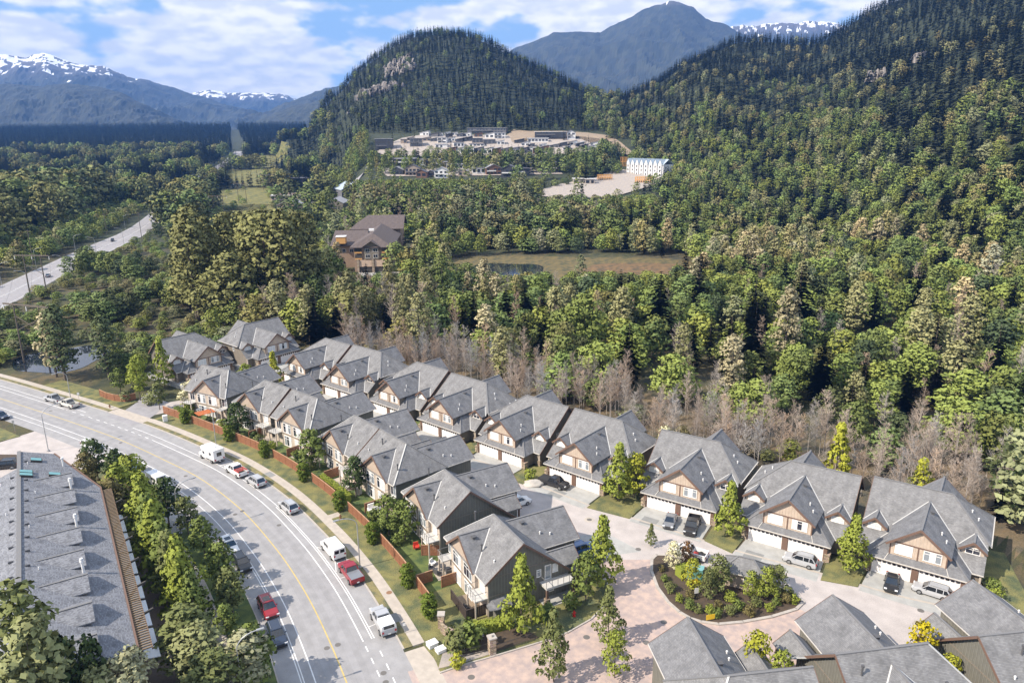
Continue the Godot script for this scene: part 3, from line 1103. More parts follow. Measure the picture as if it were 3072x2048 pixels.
func gable_roof(parent: Node3D, called: String, rh: float, eh: float, uc: float, g: float, w0: float, wr1: float, we1: float, m: String) -> MeshInstance3D:
	var b := MB.new()
	b.slab(pts3([[uc, rh, w0], [uc - g, eh, w0], [uc - g, eh, we1], [uc, rh, wr1]]), 0.15)
	b.slab(pts3([[uc, rh, w0], [uc + g, eh, w0], [uc + g, eh, we1], [uc, rh, wr1]]), 0.15)
	var o := part(called, b, M[m], parent)
	cap_line(o, pv(uc, rh, w0), pv(uc, rh, wr1))
	cap_line(o, pv(uc - g, eh, we1), pv(uc, rh, wr1), true)
	cap_line(o, pv(uc + g, eh, we1), pv(uc, rh, wr1), true)
	# barge boards on the front edge
	for s in [-1.0, 1.0]:
		b = MB.new()
		b.bar(pv(uc, rh - 0.15, w0 - 0.035), pv(uc + s * g, eh - 0.15, w0 - 0.035), 0.06, 0.3)
		part("barge_board", b, M["brown_trim"], o)
	return o

# ------------------------------------------------------------------ the duplex with two double garages
# m = 1: gable end on the left, hipped end on the right; m = -1 the other way round
func make_duplex(m: float, label: String) -> Node3D:
	var t := thing("duplex_house", label, "house", Vector3.ZERO, 0.0, "duplex houses with double garages along the lane")
	var k := 0.763
	var b := MB.new()
	# walls of the main block
	var top := func(w: float) -> float:
		return minf(2.45 + (w - 2.41) * k, 9.2 - (w - 11.29) * 0.885)
	b.poly(pts3([[-7.3 * m, 0, 2.9], [-7.3 * m, 0, 15.4], [-7.3 * m, 5.3, 15.4], [-7.3 * m, 9.15, 11.29], [-7.3 * m, 2.75, 2.9]]), Vector3(-m, 0, 0))
	b.poly(pts3([[7.3 * m, 0, 2.9], [7.3 * m, 0, 15.4], [7.3 * m, 5.25, 15.4], [7.3 * m, 5.25, 6.2], [7.3 * m, 2.75, 2.9]]), Vector3(m, 0, 0))
	b.quad(pv(-7.3, 0, 15.4), pv(7.3, 0, 15.4), pv(7.3, 5.3, 15.4), pv(-7.3, 5.3, 15.4), Vector3(0, 0, -1))
	for s in [-1.0, 1.0]:
		b.quad(pv(5.9 * s, 0, 2.9), pv(7.3 * s, 0, 2.9), pv(7.3 * s, 2.7, 2.9), pv(5.9 * s, 2.7, 2.9), Vector3(0, 0, 1))
		b.quad(pv(5.9 * s, 0, 0.0), pv(5.9 * s, 0, 2.9), pv(5.9 * s, 2.62, 2.9), pv(5.9 * s, 2.55, 0.0), Vector3(s, 0, 0))
		b.quad(pv(3.5 * s, 3.0, 0.5), pv(3.5 * s, 3.0, 6.0), pv(3.5 * s, 5.3, 6.0), pv(3.5 * s, 5.3, 0.5), Vector3(s, 0, 0))
	b.box(pv(1.0 * m, 3.0, 16.1), Vector3(6.0, 6.0, 1.4))
	part("outer_wall", b, M["siding_taupe"], t)
	b = MB.new()
	battens(b, Vector3(-7.3 * m, 0, 0), Vector3(0, 0, 1) if m > 0.0 else Vector3(0, 0, -1), -15.3 if m > 0.0 else 2.9, -2.9 if m > 0.0 else 15.3, 0.2, func(x: float) -> float: return top.call(absf(x)) - 0.1, 0.5)
	var bt := part("wall_battens", b, M["batten_sage"], t)
	bt.set_meta("kind", "stuff")
	# roofs
	b = MB.new()
	b.slab(pts3([[-7.79 * m, 2.6, 2.41], [7.79 * m, 2.6, 2.41], [7.79 * m, 5.53, 6.25], [2.65 * m, 9.38, 11.29], [-7.79 * m, 9.38, 11.29]]))
	b.slab(pts3([[2.65 * m, 9.38, 11.29], [8.1 * m, 5.3, 5.95], [8.1 * m, 5.3, 15.9]]))
	b.slab(pts3([[2.65 * m, 9.38, 11.29], [8.1 * m, 5.3, 15.9], [-7.79 * m, 5.3, 15.9], [-7.79 * m, 9.38, 11.29]]))
	var roof := part("main_roof", b, M["shingle"], t)
	cap_line(roof, pv(-7.79 * m, 9.38, 11.29), pv(2.65 * m, 9.38, 11.29))
	cap_line(roof, pv(2.65 * m, 9.38, 11.29), pv(8.1 * m, 5.3, 5.95))
	cap_line(roof, pv(2.65 * m, 9.38, 11.29), pv(8.1 * m, 5.3, 15.9))
	for q in [[[8.16 * m, 5.2, 5.9], [8.16 * m, 5.2, 15.9]], [[-7.79 * m, 2.5, 2.34], [-5.9 * m, 2.5, 2.34]], [[5.9 * m, 2.5, 2.34], [7.79 * m, 2.5, 2.34]], [[-6.4, 2.5, -0.43], [6.4, 2.5, -0.43]]]:
		b = MB.new()
		b.bar(pv(q[0][0], q[0][1] + 0.05, q[0][2]), pv(q[1][0], q[1][1] + 0.05, q[1][2]), 0.13, 0.12)
		part("gutter", b, M["gutter"], roof)
	b = MB.new()
	b.bar(pv(-7.82 * m, 2.45, 2.41), pv(-7.82 * m, 9.22, 11.29), 0.06, 0.3)
	b.bar(pv(-7.82 * m, 5.15, 15.9), pv(-7.82 * m, 9.22, 11.29), 0.06, 0.3)
	part("barge_board", b, M["brown_trim"], roof)
	vent(roof, pv(5.3 * m, 7.4, 11.0), 1)
	vent(roof, pv(6.2 * m, 6.75, 10.2), 1)
	# skirt roof over the garages
	b = MB.new()
	b.slab(pts3([[-6.39, 2.6, -0.36], [6.39, 2.6, -0.36], [3.5, 4.805, 2.53], [-3.5, 4.805, 2.53]]), 0.14)
	for s in [-1.0, 1.0]:
		b.slab(pts3([[6.39 * s, 2.6, -0.36], [6.39 * s, 2.6, 2.41], [3.5 * s, 4.805, 5.3], [3.5 * s, 4.805, 2.53]]), 0.14)
	var skirt := part("garage_roof", b, M["shingle_dark"], t)
	for s in [-1.0, 1.0]:
		cap_line(skirt, pv(6.39 * s, 2.6, 2.41), pv(3.5 * s, 4.805, 5.3), true)
		cap_line(skirt, pv(6.39 * s, 2.6, -0.36), pv(3.5 * s, 4.805, 2.53))
		b = MB.new()
		b.bar(pv(3.52 * s, 3.3, 0.42), pv(3.9 * s, 2.62, -0.34), 0.07, 0.07)
		part("downpipe", b, M["gutter"], skirt)
	# front gable
	var gr := gable_roof(t, "gable_roof", 8.21, 5.07, 0.0, 3.97, -0.09, 9.76, 5.65, "shingle_dark")
	vent(gr, pv(0.75, 7.7, 6.9), 0)
	vent(gr, pv(2.3, 6.45, 3.6), 1)
	vent(gr, pv(3.0, 5.9, 2.6), 1)
	b = MB.new()
	b.poly(pts3([[-3.5, 3.0, 0.5], [3.5, 3.0, 0.5], [3.5, 5.28, 0.5], [0, 8.02, 0.5], [-3.5, 5.28, 0.5]]), Vector3(0, 0, 1))
	part("gable_wall", b, M["siding_beige"], t)
	b = MB.new()
	battens(b, pv(0, 0, 0.5), Vector3.RIGHT, -3.5, 3.5, 5.3, func(x: float) -> float: return 7.95 - absf(x) * 0.79)
	battens(b, pv(0, 0, 0.5), Vector3.RIGHT, -3.5, 3.5, 3.2, func(_x: float) -> float: return 5.2)
	part("gable_battens", b, M["batten_beige"], t).set_meta("kind", "stuff")
	b = MB.new()
	b.box(pv(0, 5.22, 0.46), Vector3(7.05, 0.16, 0.08))
	for x in [-3.44, 0.0, 3.44]:
		b.box(pv(x, 4.1, 0.46), Vector3(0.16, 2.1, 0.07))
	part("wall_trim", b, M["brown_trim"], t)
	window(t, pv(-1.75, 4.32, 0.5), Vector3.RIGHT, 2.1, 1.45, 3, true, "glass_pale")
	window(t, pv(1.75, 4.32, 0.5), Vector3.RIGHT, 2.1, 1.45, 3, true, "mixed")
	# small dormers
	for s in [-1.0, 1.0]:
		var u: float = 6.13 * s
		gable_roof(t, "dormer_roof", 6.21, 4.89, u, 1.71, 4.18, 7.14, 5.41, "shingle_dark")
		b = MB.new()
		b.poly(pts3([[u - 1.35, 3.9, 4.6], [u + 1.35, 3.9, 4.6], [u + 1.35, 5.05, 4.6], [u, 6.05, 4.6], [u - 1.35, 5.05, 4.6]]), Vector3(0, 0, 1))
		for q in [-1.35, 1.35]:
			b.poly(pts3([[u + q, 4.1, 4.6], [u + q, 5.1, 4.6], [u + q, 5.1, 5.8]]), Vector3(signf(q), 0, 0))
		part("dormer_wall", b, M["siding_beige"], t)
		window(t, pv(u, 4.72, 4.6), Vector3.RIGHT, 1.7, 0.85, 2, true, "glass_pale" if s * m < 0.0 else "mixed", "dormer_window")
	# rear dormer
	gable_roof(t, "rear_dormer_roof", 9.25, 6.1, 1.0 * m, 3.5, 17.4, 11.2, 15.0, "shingle_dark")
	# garage front
	for s in [-1.0, 1.0]:
		garage_door(t, pv(2.92 * s, 0.0, 0.0), Vector3.RIGHT, 4.95, 2.15)
	b = MB.new()
	b.box(pv(0, 2.38, 0.08), Vector3(11.8, 0.46, 0.3))
	for x in [-5.66, 0.0, 5.66]:
		b.box(pv(x, 1.08, 0.1), Vector3(0.52 if x != 0.0 else 0.84, 2.16, 0.3))
	part("garage_surround", b, M["brown_trim"], t)
	for s in [-1.0, 1.0]:
		b = MB.new()
		b.box(pv(5.95 * s, 0.6, 0.3), Vector3(0.75, 1.2, 1.0))
		b.box(pv(5.95 * s, 1.23, 0.3), Vector3(0.85, 0.08, 1.1))
		part("stone_pier", b, M["stone"], t)
		b = MB.new()
		b.box(pv(7.45 * s, 0.55, 2.75), Vector3(0.55, 1.1, 0.55))
		part("stone_pier", b, M["stone"], t)
		b = MB.new()
		b.box(pv(7.45 * s, 1.8, 2.75), Vector3(0.26, 1.5, 0.26))
		part("porch_post", b, M["siding_cream"], t)
	# side windows
	window(t, Vector3(-7.3 * m, 4.1, -8.5), Vector3(0, 0, m), 0.7, 1.2, 1, true, "glass_mid")
	window(t, Vector3(7.3 * m, 4.0, -9.5), Vector3(0, 0, -m), 0.7, 1.2, 1, true, "glass_mid")
	return t

func make_garage_houses() -> void:
	var words := {
		"F": "beige duplex house farthest right on the lane, dark car and silver wagon before its garages",
		"E": "second duplex house from the right, silver wagon standing across its white garage doors",
		"D": "duplex house with a small grey car and a black pickup parked before its garages",
		"C": "duplex house behind the black pickup, flowering tree at its right corner",
		"B": "duplex house with empty drive, its hipped left roof end facing the black pickup's left",
		"A": "duplex house with hipped right end, in the middle of the back row",
		"G": "duplex house with hipped left end, third from the left in the back row",
		"H": "duplex house second from the left in the back row, bush tops behind its ridge",
		"I": "duplex house at the left end of the back row, slender yellow tree before it",
		"J": "grey-sided duplex house turned away from the lane row, left of the two at the wood",
		"K": "grey-sided duplex house farthest back against the wood, rounded green tree before it"}
	var proto := {}
	for q in house_B:
		var o: Vector2 = q[1]
		var at := v3(o, 0.9 if q[0] == "J" else 2.0 if q[0] == "K" else 0.0)
		var turn := -deg_to_rad(q[2])
		if not proto.has(q[3]):
			var h := make_duplex(q[3], words[q[0]])
			h.position = at
			h.rotation.y = turn
			proto[q[3]] = h
		else:
			dup(proto[q[3]], at, turn, words[q[0]])
	# the ground under the two upper houses is banked up
	var b := MB.new()
	for q in [[house_B[9], 0.88], [house_B[10], 1.98]]:
		var o: Vector2 = q[0][1]
		var yaw: float = q[0][2]
		flat(b, [plan(o, yaw, -8, -6), plan(o, yaw, 8, -6), plan(o, yaw, 9, 17), plan(o, yaw, -9, 17)], q[1], 2.2)
	struct("house_terrace", b, M["drive_concrete"])

# ------------------------------------------------------------------ the houses along the street
func make_row_house(m: float, label: String, l1 := 7.29, ur := 1.38, uc := 6.0) -> Node3D:
	var t := thing("row_house", label, "house", Vector3.ZERO, 0.0, "gabled houses between the street and the lane")
	var b := MB.new()
	var e1 := l1 - 0.5
	# end wall under the gable
	b.poly(pts3([[-e1 * m, 0, 1.45], [-e1 * m, 0, 13.6], [-e1 * m, 3.35, 13.6], [-e1 * m, 9.35, 6.41], [-e1 * m, 5.5, 1.45]]), Vector3(-m, 0, 0))
	b.quad(pv((uc - 0.5) * m, 0, 1.45), pv((uc - 0.5) * m, 0, 11.2), pv((uc - 0.5) * m, 5.3, 11.2), pv((uc - 0.5) * m, 5.3, 1.45), Vector3(m, 0, 0))
	b.quad(pv(-e1 * m, 0, 13.6), pv(-2.7 * m, 0, 13.6), pv(-2.7 * m, 3.3, 13.6), pv(-e1 * m, 3.3, 13.6), Vector3(0, 0, -1))
	for s in [-2.7, 5.1]:
		b.quad(pv(s * m, 0, 10.5), pv(s * m, 0, 17.1), pv(s * m, 5.25, 17.1), pv(s * m, 5.25, 10.5), Vector3(m * signf(s - 1.2), 0, 0))
	b.poly(pts3([[-2.7 * m, 0, 17.1], [5.1 * m, 0, 17.1], [5.1 * m, 5.25, 17.1], [1.2 * m, 7.88, 17.1], [-2.7 * m, 5.25, 17.1]]), Vector3(0, 0, -1))
	part("end_wall", b, M["siding_sage"], t)
	b = MB.new()
	var tp := func(x: float) -> float:
		var w := absf(x)
		return minf(5.4 + (w - 1.45) * 0.77, 9.3 - (w - 6.41) * 0.83) - 0.08
	battens(b, Vector3(-e1 * m, 0, 0), Vector3(0, 0, m), -13.6 if m > 0.0 else 1.45, -1.45 if m > 0.0 else 13.6, 0.1, tp, 0.45)
	for s in [-2.7, 5.1]:
		var side: float = m * signf(s - 1.2)
		battens(b, Vector3(s * m, 0, 0), Vector3(0, 0, -side), -17.1 if side < 0.0 else 11.5, -11.5 if side < 0.0 else 17.1, 0.1, func(_x: float) -> float: return 5.15, 0.45)
	part("wall_battens", b, M["batten_sage"], t).set_meta("kind", "stuff")
	b = MB.new()
	for h in [2.95, 5.6]:
		var w1 := 12.9 if h < 3.0 else 10.6
		var w0 := 1.5 if h < 5.3 else 2.2
		b.box(pv(-e1 * m - 0.025 * m, h, (w0 + w1) * 0.5), Vector3(0.07, 0.14, w1 - w0))
	part("wall_trim", b, M["siding_taupe"], t)
	# street side
	b = MB.new()
	b.quad(pv(-e1 * m, 0, 1.45), pv((uc - 0.5) * m, 0, 1.45), pv((uc - 0.5) * m, 5.25, 1.45), pv(-e1 * m, 5.25, 1.45), Vector3(0, 0, 1))
	b.quad(pv(-3.85, 0, 1.0), pv(3.85, 0, 1.0), pv(3.85, 5.3, 1.0), pv(-3.85, 5.3, 1.0), Vector3(0, 0, 1))
	for s in [-3.85, 3.85]:
		b.quad(pv(s, 0, 1.0), pv(s, 0, 1.45), pv(s, 5.3, 1.45), pv(s, 5.3, 1.0), Vector3(signf(s), 0, 0))
	part("street_wall", b, M["siding_cream"], t)
	b = MB.new()
	b.poly(pts3([[-3.9, 5.3, 0.97], [3.9, 5.3, 0.97], [0, 8.45, 0.97]]), Vector3(0, 0, 1))
	part("gable_wall", b, M["siding_beige"], t)
	b = MB.new()
	battens(b, pv(0, 0, 0.97), Vector3.RIGHT, -3.9, 3.9, 5.35, func(x: float) -> float: return 8.35 - absf(x) * 0.81)
	part("gable_battens", b, M["batten_beige"], t).set_meta("kind", "stuff")
	b = MB.new()
	for h in [2.72, 5.3]:
		b.box(pv(0, h, 0.95), Vector3(7.75, 0.13, 0.12))
	part("wall_trim", b, M["siding_taupe"], t)
	for x in [-1.75, 1.75]:
		window(t, pv(x, 4.0, 1.0), Vector3.RIGHT, 2.5, 1.9, 3, true, "mixed")
		window(t, pv(x, 1.3, 1.0), Vector3.RIGHT, 2.3, 2.05, 3, true, "mixed", "terrace_window")
	for x in [-5.3, 4.9]:
		window(t, pv(x * m, 4.0, 1.45), Vector3.RIGHT, 1.5, 2.0, 2, false, "mixed", "balcony_door")
		# balcony
		var hw := 1.35 if x < 0.0 else 0.85
		var cx: float = (-5.3 if x < 0.0 else 4.75) * m
		b = MB.new()
		b.box(pv(cx, 2.72, 0.55), Vector3(hw * 2.0, 0.16, 1.8))
		var dk := part("balcony", b, M["deck"], t)
		b = MB.new()
		b.bar(pv(cx - hw, 3.78, -0.3), pv(cx + hw, 3.78, -0.3), 0.05, 0.05)
		for i in 5:
			b.box(pv(cx - hw + hw * 2.0 * i / 4.0, 3.28, -0.3), Vector3(0.05, 0.98, 0.05))
		for s in [-1.0, 1.0]:
			b.bar(pv(cx + hw * s, 3.78, -0.3), pv(cx + hw * s, 3.78, 1.4), 0.05, 0.05)
		part("railing", b, M["rail_metal"], dk)
		for s in [-1.0, 1.0]:
			b = MB.new()
			b.box(pv(cx + (hw - 0.12) * s, 1.32, -0.2), Vector3(0.18, 2.64, 0.18))
			part("balcony_post", b, M["siding_cream"], dk)
	# roofs
	b = MB.new()
	b.slab(pts3([[-l1 * m, 5.29, 0.85], [uc * m, 5.29, 0.85], [ur * m, 9.58, 6.41], [-l1 * m, 9.58, 6.41]]))
	b.slab(pts3([[ur * m, 9.58, 6.41], [uc * m, 5.29, 0.85], [uc * m, 5.29, 11.57]]))
	b.slab(pts3([[-l1 * m, 9.58, 6.41], [ur * m, 9.58, 6.41], [uc * m, 5.29, 11.57], [-3.2 * m, 5.29, 11.57], [-3.2 * m, 3.07, 14.24], [-l1 * m, 3.07, 14.24]]))
	var roof := part("main_roof", b, M["shingle"], t)
	cap_line(roof, pv(-l1 * m, 9.58, 6.41), pv(ur * m, 9.58, 6.41))
	cap_line(roof, pv(ur * m, 9.58, 6.41), pv(uc * m, 5.29, 0.85), true)
	cap_line(roof, pv(ur * m, 9.58, 6.41), pv(uc * m, 5.29, 11.57))
	b = MB.new()
	b.bar(pv(-(l1 + 0.03) * m, 5.14, 0.85), pv(-(l1 + 0.03) * m, 9.43, 6.41), 0.06, 0.28)
	b.bar(pv(-(l1 + 0.03) * m, 2.92, 14.24), pv(-(l1 + 0.03) * m, 9.43, 6.41), 0.06, 0.28)
	part("barge_board", b, M["brown_trim"], roof)
	for q in [[-l1 * m, -4.3], [4.3, uc * m]]:
		if m < 0.0:
			q = [[uc * m, -4.3], [4.3, -l1 * m]][0 if q[1] == -4.3 else 1]
		b = MB.new()
		b.bar(pv(q[0], 5.2, 0.79), pv(q[1], 5.2, 0.79), 0.12, 0.11)
		part("gutter", b, M["gutter"], roof)
	vent(roof, pv(-m * 5.6, 6.9, 3.0), 1)
	vent(roof, pv(m * 1.0 + 3.3, 6.75, 2.8), 2)
	vent(roof, pv(-3.6, 8.2, 4.7), 2)
	var gr := gable_roof(t, "gable_roof", 8.67, 5.3, 0.0, 4.3, 0.5, 5.23, 0.87, "shingle_dark")
	vent(gr, pv(0.75, 8.1, 2.4), 0)
	b = MB.new()
	for s in [[5.6, 1.0], [-3.2, -1.0]]:
		b.slab(pts3([[1.2 * m, 8.05, 8.25], [s[0] * m, 5.1, 11.8], [s[0] * m, 5.1, 17.61], [1.2 * m, 8.05, 17.61]]), 0.15)
	var wing := part("wing_roof", b, M["shingle_dark"], t)
	cap_line(wing, pv(1.2 * m, 8.05, 8.25), pv(1.2 * m, 8.05, 17.61))
	vent(wing, pv(1.2 * m + 0.8, 7.5, 10.4), 0)
	vent(wing, pv(1.2 * m + 2.6, 6.3, 12.2), 1)
	vent(wing, pv(1.2 * m + 3.0, 6.0, 13.6), 1)
	b = MB.new()
	for s in [5.6, -3.2]:
		b.bar(pv(s * m, 5.03, 11.6), pv(s * m, 5.03, 17.61), 0.13, 0.12)
	part("gutter", b, M["gutter"], wing)
	b = MB.new()
	for s in [5.6, -3.2]:
		b.bar(pv(1.2 * m, 7.9, 17.65), pv(s * m, 4.95, 17.65), 0.06, 0.28)
	part("barge_board", b, M["brown_trim"], wing)
	b = MB.new()
	b.box(pv(1.2 * m, 1.05, 17.14), Vector3(4.9, 2.1, 0.06))
	part("garage_door", b, M["white_door"], t)
	# entry porch roof beside the wing
	var pr := gable_roof(t, "porch_roof", 5.75, 4.25, -m * 5.1, 1.9, 15.4, 10.6, 12.8, "shingle")
	pr.set_meta("label", "small gabled porch roof")
	for s in [-1.5, 1.5]:
		b = MB.new()
		b.box(pv(-m * 5.1 + s, 2.1, 15.1), Vector3(0.25, 4.2, 0.25))
		part("porch_post", b, M["brown_trim"], t)
	return t

func make_street_houses() -> void:
	var words := ["street-side house farthest left, first behind the driveway and hedge", "street-side house second from the left, red patio shelter at its foot", "street-side house third from the left, dark leafy tree at its right corner", "street-side house fourth from the left, middle of the row, tree before its windows", "street-side house fifth from the left, tall dark windows behind a slim tree", "street-side house second from the brick entrance, its grey gable end in shade", "large street-side house nearest the brick entrance with its grey gable end and dark deck"]
	var proto := {}
	for i in house_S.size():
		var q = house_S[i]
		var turn := -deg_to_rad(q[1])
		if not proto.has(q[2]) or i == 6:
			var h := make_row_house(q[2], words[i])
			h.position = v3(q[0])
			h.rotation.y = turn
			if i != 6:
				proto[q[2]] = h
			else:
				entrance_end(h)
		else:
			dup(proto[q[2]], v3(q[0]), turn, words[i])
	# three roofs in the near right corner
	var near := [[Vector2(20.78, -59.83), -7.78, -1, 7.29, 1.38, 6.0, "grey-roofed house at the bottom edge left of two others, its ridge pointing at the island"], [Vector2(38.71, -63.73), -8.7, 1, 5.5, 4.7, 9.3, "grey-roofed house at the bottom edge between two others, yellow tree at its right"], [Vector2(56.4, -66.4), -7.5, 1, 7.29, 1.38, 6.0, "grey-roofed house in the bottom right corner, windows in its beige end wall"]]
	for q in near:
		var h := make_row_house(q[2], q[6], q[3], q[4], q[5])
		h.position = v3(plan(q[0], q[1], -q[2] * 1.2, -6.41))
		h.rotation.y = -deg_to_rad(q[1])

# windows, balcony and porch in the gable end that faces the brick entrance
func entrance_end(t: Node3D) -> void:
	var x := 6.79
	var r := Vector3(0, 0, -1)
	window(t, Vector3(x, 4.2, -8.9), r, 0.6, 1.0, 1, true, "glass_mid")
	window(t, Vector3(x, 4.0, -10.3), r, 0.9, 2.0, 1, false, "glass_mid", "balcony_door")
	window(t, Vector3(x, 4.3, -11.4), r, 0.75, 1.2, 1, false, "glass_pale")
	window(t, Vector3(x, 1.5, -10.6), r, 1.1, 1.1, 1, true, "glass_mid")
	var b := MB.new()
	b.box(Vector3(x + 0.95, 2.75, -11.2), Vector3(1.9, 0.3, 4.4))
	var dk := part("balcony", b, M["deck"], t)
	b = MB.new()
	b.bar(Vector3(x + 1.85, 3.95, -9.0), Vector3(x + 1.85, 3.95, -13.4), 0.05, 0.05)
	b.bar(Vector3(x, 3.95, -9.0), Vector3(x + 1.85, 3.95, -9.0), 0.05, 0.05)
	for i in 6:
		b.box(Vector3(x + 1.85, 3.42, -9.0 - 4.4 * i / 5.0), Vector3(0.05, 1.05, 0.05))
	part("railing", b, M["rail_metal"], dk)
	for z in [-9.2, -13.2]:
		b = MB.new()
		b.box(Vector3(x + 1.7, 0.65, z), Vector3(0.62, 1.3, 0.62))
		part("stone_pier", b, M["stone"], dk)
		b = MB.new()
		b.box(Vector3(x + 1.7, 1.95, z), Vector3(0.28, 1.3, 0.28))
		part("balcony_post", b, M["brown_trim"], dk)
	b = MB.new()
	b.box(Vector3(x + 1.0, 0.12, -11.2), Vector3(2.2, 0.14, 4.6))
	part("porch_floor", b, M["drive_concrete"], t)
	b = MB.new()
	b.slab(PackedVector3Array([Vector3(x, 2.5, -1.9), Vector3(x, 2.5, -4.6), Vector3(x + 1.3, 1.75, -4.3), Vector3(x + 1.3, 1.75, -2.2)]), 0.1)
	b.slab(PackedVector3Array([Vector3(x, 2.5, -1.9), Vector3(x + 1.3, 1.75, -2.2), Vector3(x + 1.0, 1.75, -1.2), Vector3(x, 1.9, -1.2)]), 0.1)
	part("bay_roof", b, M["shingle_dark"], t)
	b = MB.new()
	b.box(Vector3(x + 0.5, 0.9, -3.2), Vector3(1.0, 1.7, 2.2))
	part("bay_wall", b, M["siding_sage"], t)

# ------------------------------------------------------------------ the long shingled block on the left
func make_left_building() -> void:
	var d := Vector2(-sin(deg_to_rad(32.57)), -cos(deg_to_rad(32.57)))
	var r := Vector2(-d.y, d.x)
	var far := Vector2(-78.37, -108.47)
	var t := thing("terrace_block", "long low block with mottled grey shingle roof, gabled dormers and slatted eaves", "building", v3(far), atan2(-r.y, r.x))
	# own axes: x to the right of the ridge, z along it towards the camera
	var pitch := 0.335
	var y := func(x: float) -> float: return 12.0 - absf(x) * pitch
	var p := func(x: float, z: float, up := 0.0) -> Vector3: return Vector3(x, y.call(x) + up, z)
	var L := 58.5
	var b := MB.new()
	b.slab(PackedVector3Array([p.call(0, 0), p.call(4.6, 0), p.call(9.9, 13.5), p.call(9.9, L), p.call(0, L)]), 0.25)
	b.slab(PackedVector3Array([p.call(0, 7.0), p.call(-13, 9.5), p.call(-13, L), p.call(0, L)]), 0.25)
	var roof := part("main_roof", b, M["shingle_mottled"], t)
	b = MB.new()
	b.bar(p.call(0, 0, 0.04), p.call(0, L, 0.04), 0.5, 0.12)
	part("ridge_cap", b, M["ridge_cap"], roof)
	b = MB.new()
	b.bar(p.call(4.6, 0, -0.02), p.call(9.93, 13.5, -0.02), 0.2, 0.3)
	b.bar(p.call(9.95, 13.5, -0.02), p.call(9.95, L, -0.02), 0.2, 0.3)
	part("gutter", b, M["brown_trim"], roof)
	b = MB.new()
	b.poly(PackedVector3Array([Vector3(-0.5, 0, 0.6), Vector3(4.2, 0, 0.6), Vector3(4.2, 10.2, 0.6), Vector3(0, 11.6, 0.6), Vector3(-0.5, 11.6, 0.6)]), Vector3(0, 0, -1))
	b.quad(Vector3(4.2, 0, 0.6), Vector3(9.3, 0, 13.6), Vector3(9.3, 8.6, 13.6), Vector3(4.2, 10.2, 0.6), Vector3(1, 0, -0.4))
	b.quad(Vector3(9.3, 0, 13.6), Vector3(9.3, 0, L), Vector3(9.3, 8.6, L), Vector3(9.3, 8.6, 13.6), Vector3(1, 0, 0))
	b.quad(Vector3(-0.5, 0, 0.6), Vector3(-12.5, 0, 9.7), Vector3(-12.5, 7.5, 9.7), Vector3(-0.5, 11.4, 7.2), Vector3(-0.4, 0, -1))
	part("outer_wall", b, M["siding_cream"], t)
	# gabled dormers on the right slope
	for i in 8:
		var z := 12.0 + i * 6.35
		var x0 := 1.7
		var x1 := 6.6
		var rh: float = y.call(x0) - 0.03
		var hw := 2.3
		var xe := 5.1
		b = MB.new()
		var eh := rh - 1.0
		for s in [-1.0, 1.0]:
			b.slab(PackedVector3Array([Vector3(x0, rh, z), Vector3(x1, rh, z), Vector3(x1, eh - 0.0, z + s * hw), Vector3(x0 + (rh - eh) / pitch, eh, z + s * hw)]), 0.14)
		var dr := part("dormer_roof", b, M["shingle_mottled"], roof)
		b = MB.new()
		b.bar(Vector3(x0, rh + 0.03, z), Vector3(x1, rh + 0.03, z), 0.24, 0.07)
		part("ridge_cap", b, M["ridge_cap"], dr)
		b = MB.new()
		for s in [-1.0, 1.0]:
			b.quad(Vector3(x0 + 1.5, rh - 1.6, z + s * (hw - 0.3)), Vector3(x1 - 0.4, y.call(x1) - 0.1, z + s * (hw - 0.3)), Vector3(x1 - 0.4, eh - 0.1, z + s * (hw - 0.3)), Vector3(x0 + 1.5, eh - 0.1, z + s * (hw - 0.3)), Vector3(0, 0, s))
		b.poly(PackedVector3Array([Vector3(x1 - 0.4, y.call(x1) - 0.2, z - hw + 0.3), Vector3(x1 - 0.4, y.call(x1) - 0.2, z + hw - 0.3), Vector3(x1 - 0.4, eh - 0.05, z + hw - 0.3), Vector3(x1 - 0.4, rh - 0.12, z), Vector3(x1 - 0.4, eh - 0.05, z - hw + 0.3)]), Vector3(1, 0, 0))
		part("dormer_wall", b, M["siding_taupe"], roof)
		b = MB.new()
		b.box(Vector3(x1 - 0.37, rh - 0.95, z), Vector3(0.06, 0.8, 2.6))
		part("dormer_window", b, M["glass_dark"], roof)
		if i in [0, 2, 4]:
			b = MB.new()
			var q: Vector3 = p.call(6.2, z + 3.1)
			b.tube(q - Vector3(0, 0.2, 0), q + Vector3(0, 1.5, 0), 0.16, 0.16, 10)
			b.tube(q + Vector3(0, 1.45, 0), q + Vector3(0, 1.62, 0), 0.25, 0.25, 10)
			b.tube(q + Vector3(0, 1.75, 0), q + Vector3(0, 1.95, 0), 0.25, 0.18, 10)
			part("flue_pipe", b, M["pipe_white"], roof)
	b = MB.new()
	var fq: Vector3 = p.call(5.6, 5.3)
	b.tube(fq - Vector3(0, 0.2, 0), fq + Vector3(0, 1.3, 0), 0.14, 0.14, 10)
	b.tube(fq + Vector3(0, 1.25, 0), fq + Vector3(0, 1.45, 0), 0.24, 0.2, 10)
	part("flue_pipe", b, M["pipe_white"], roof)
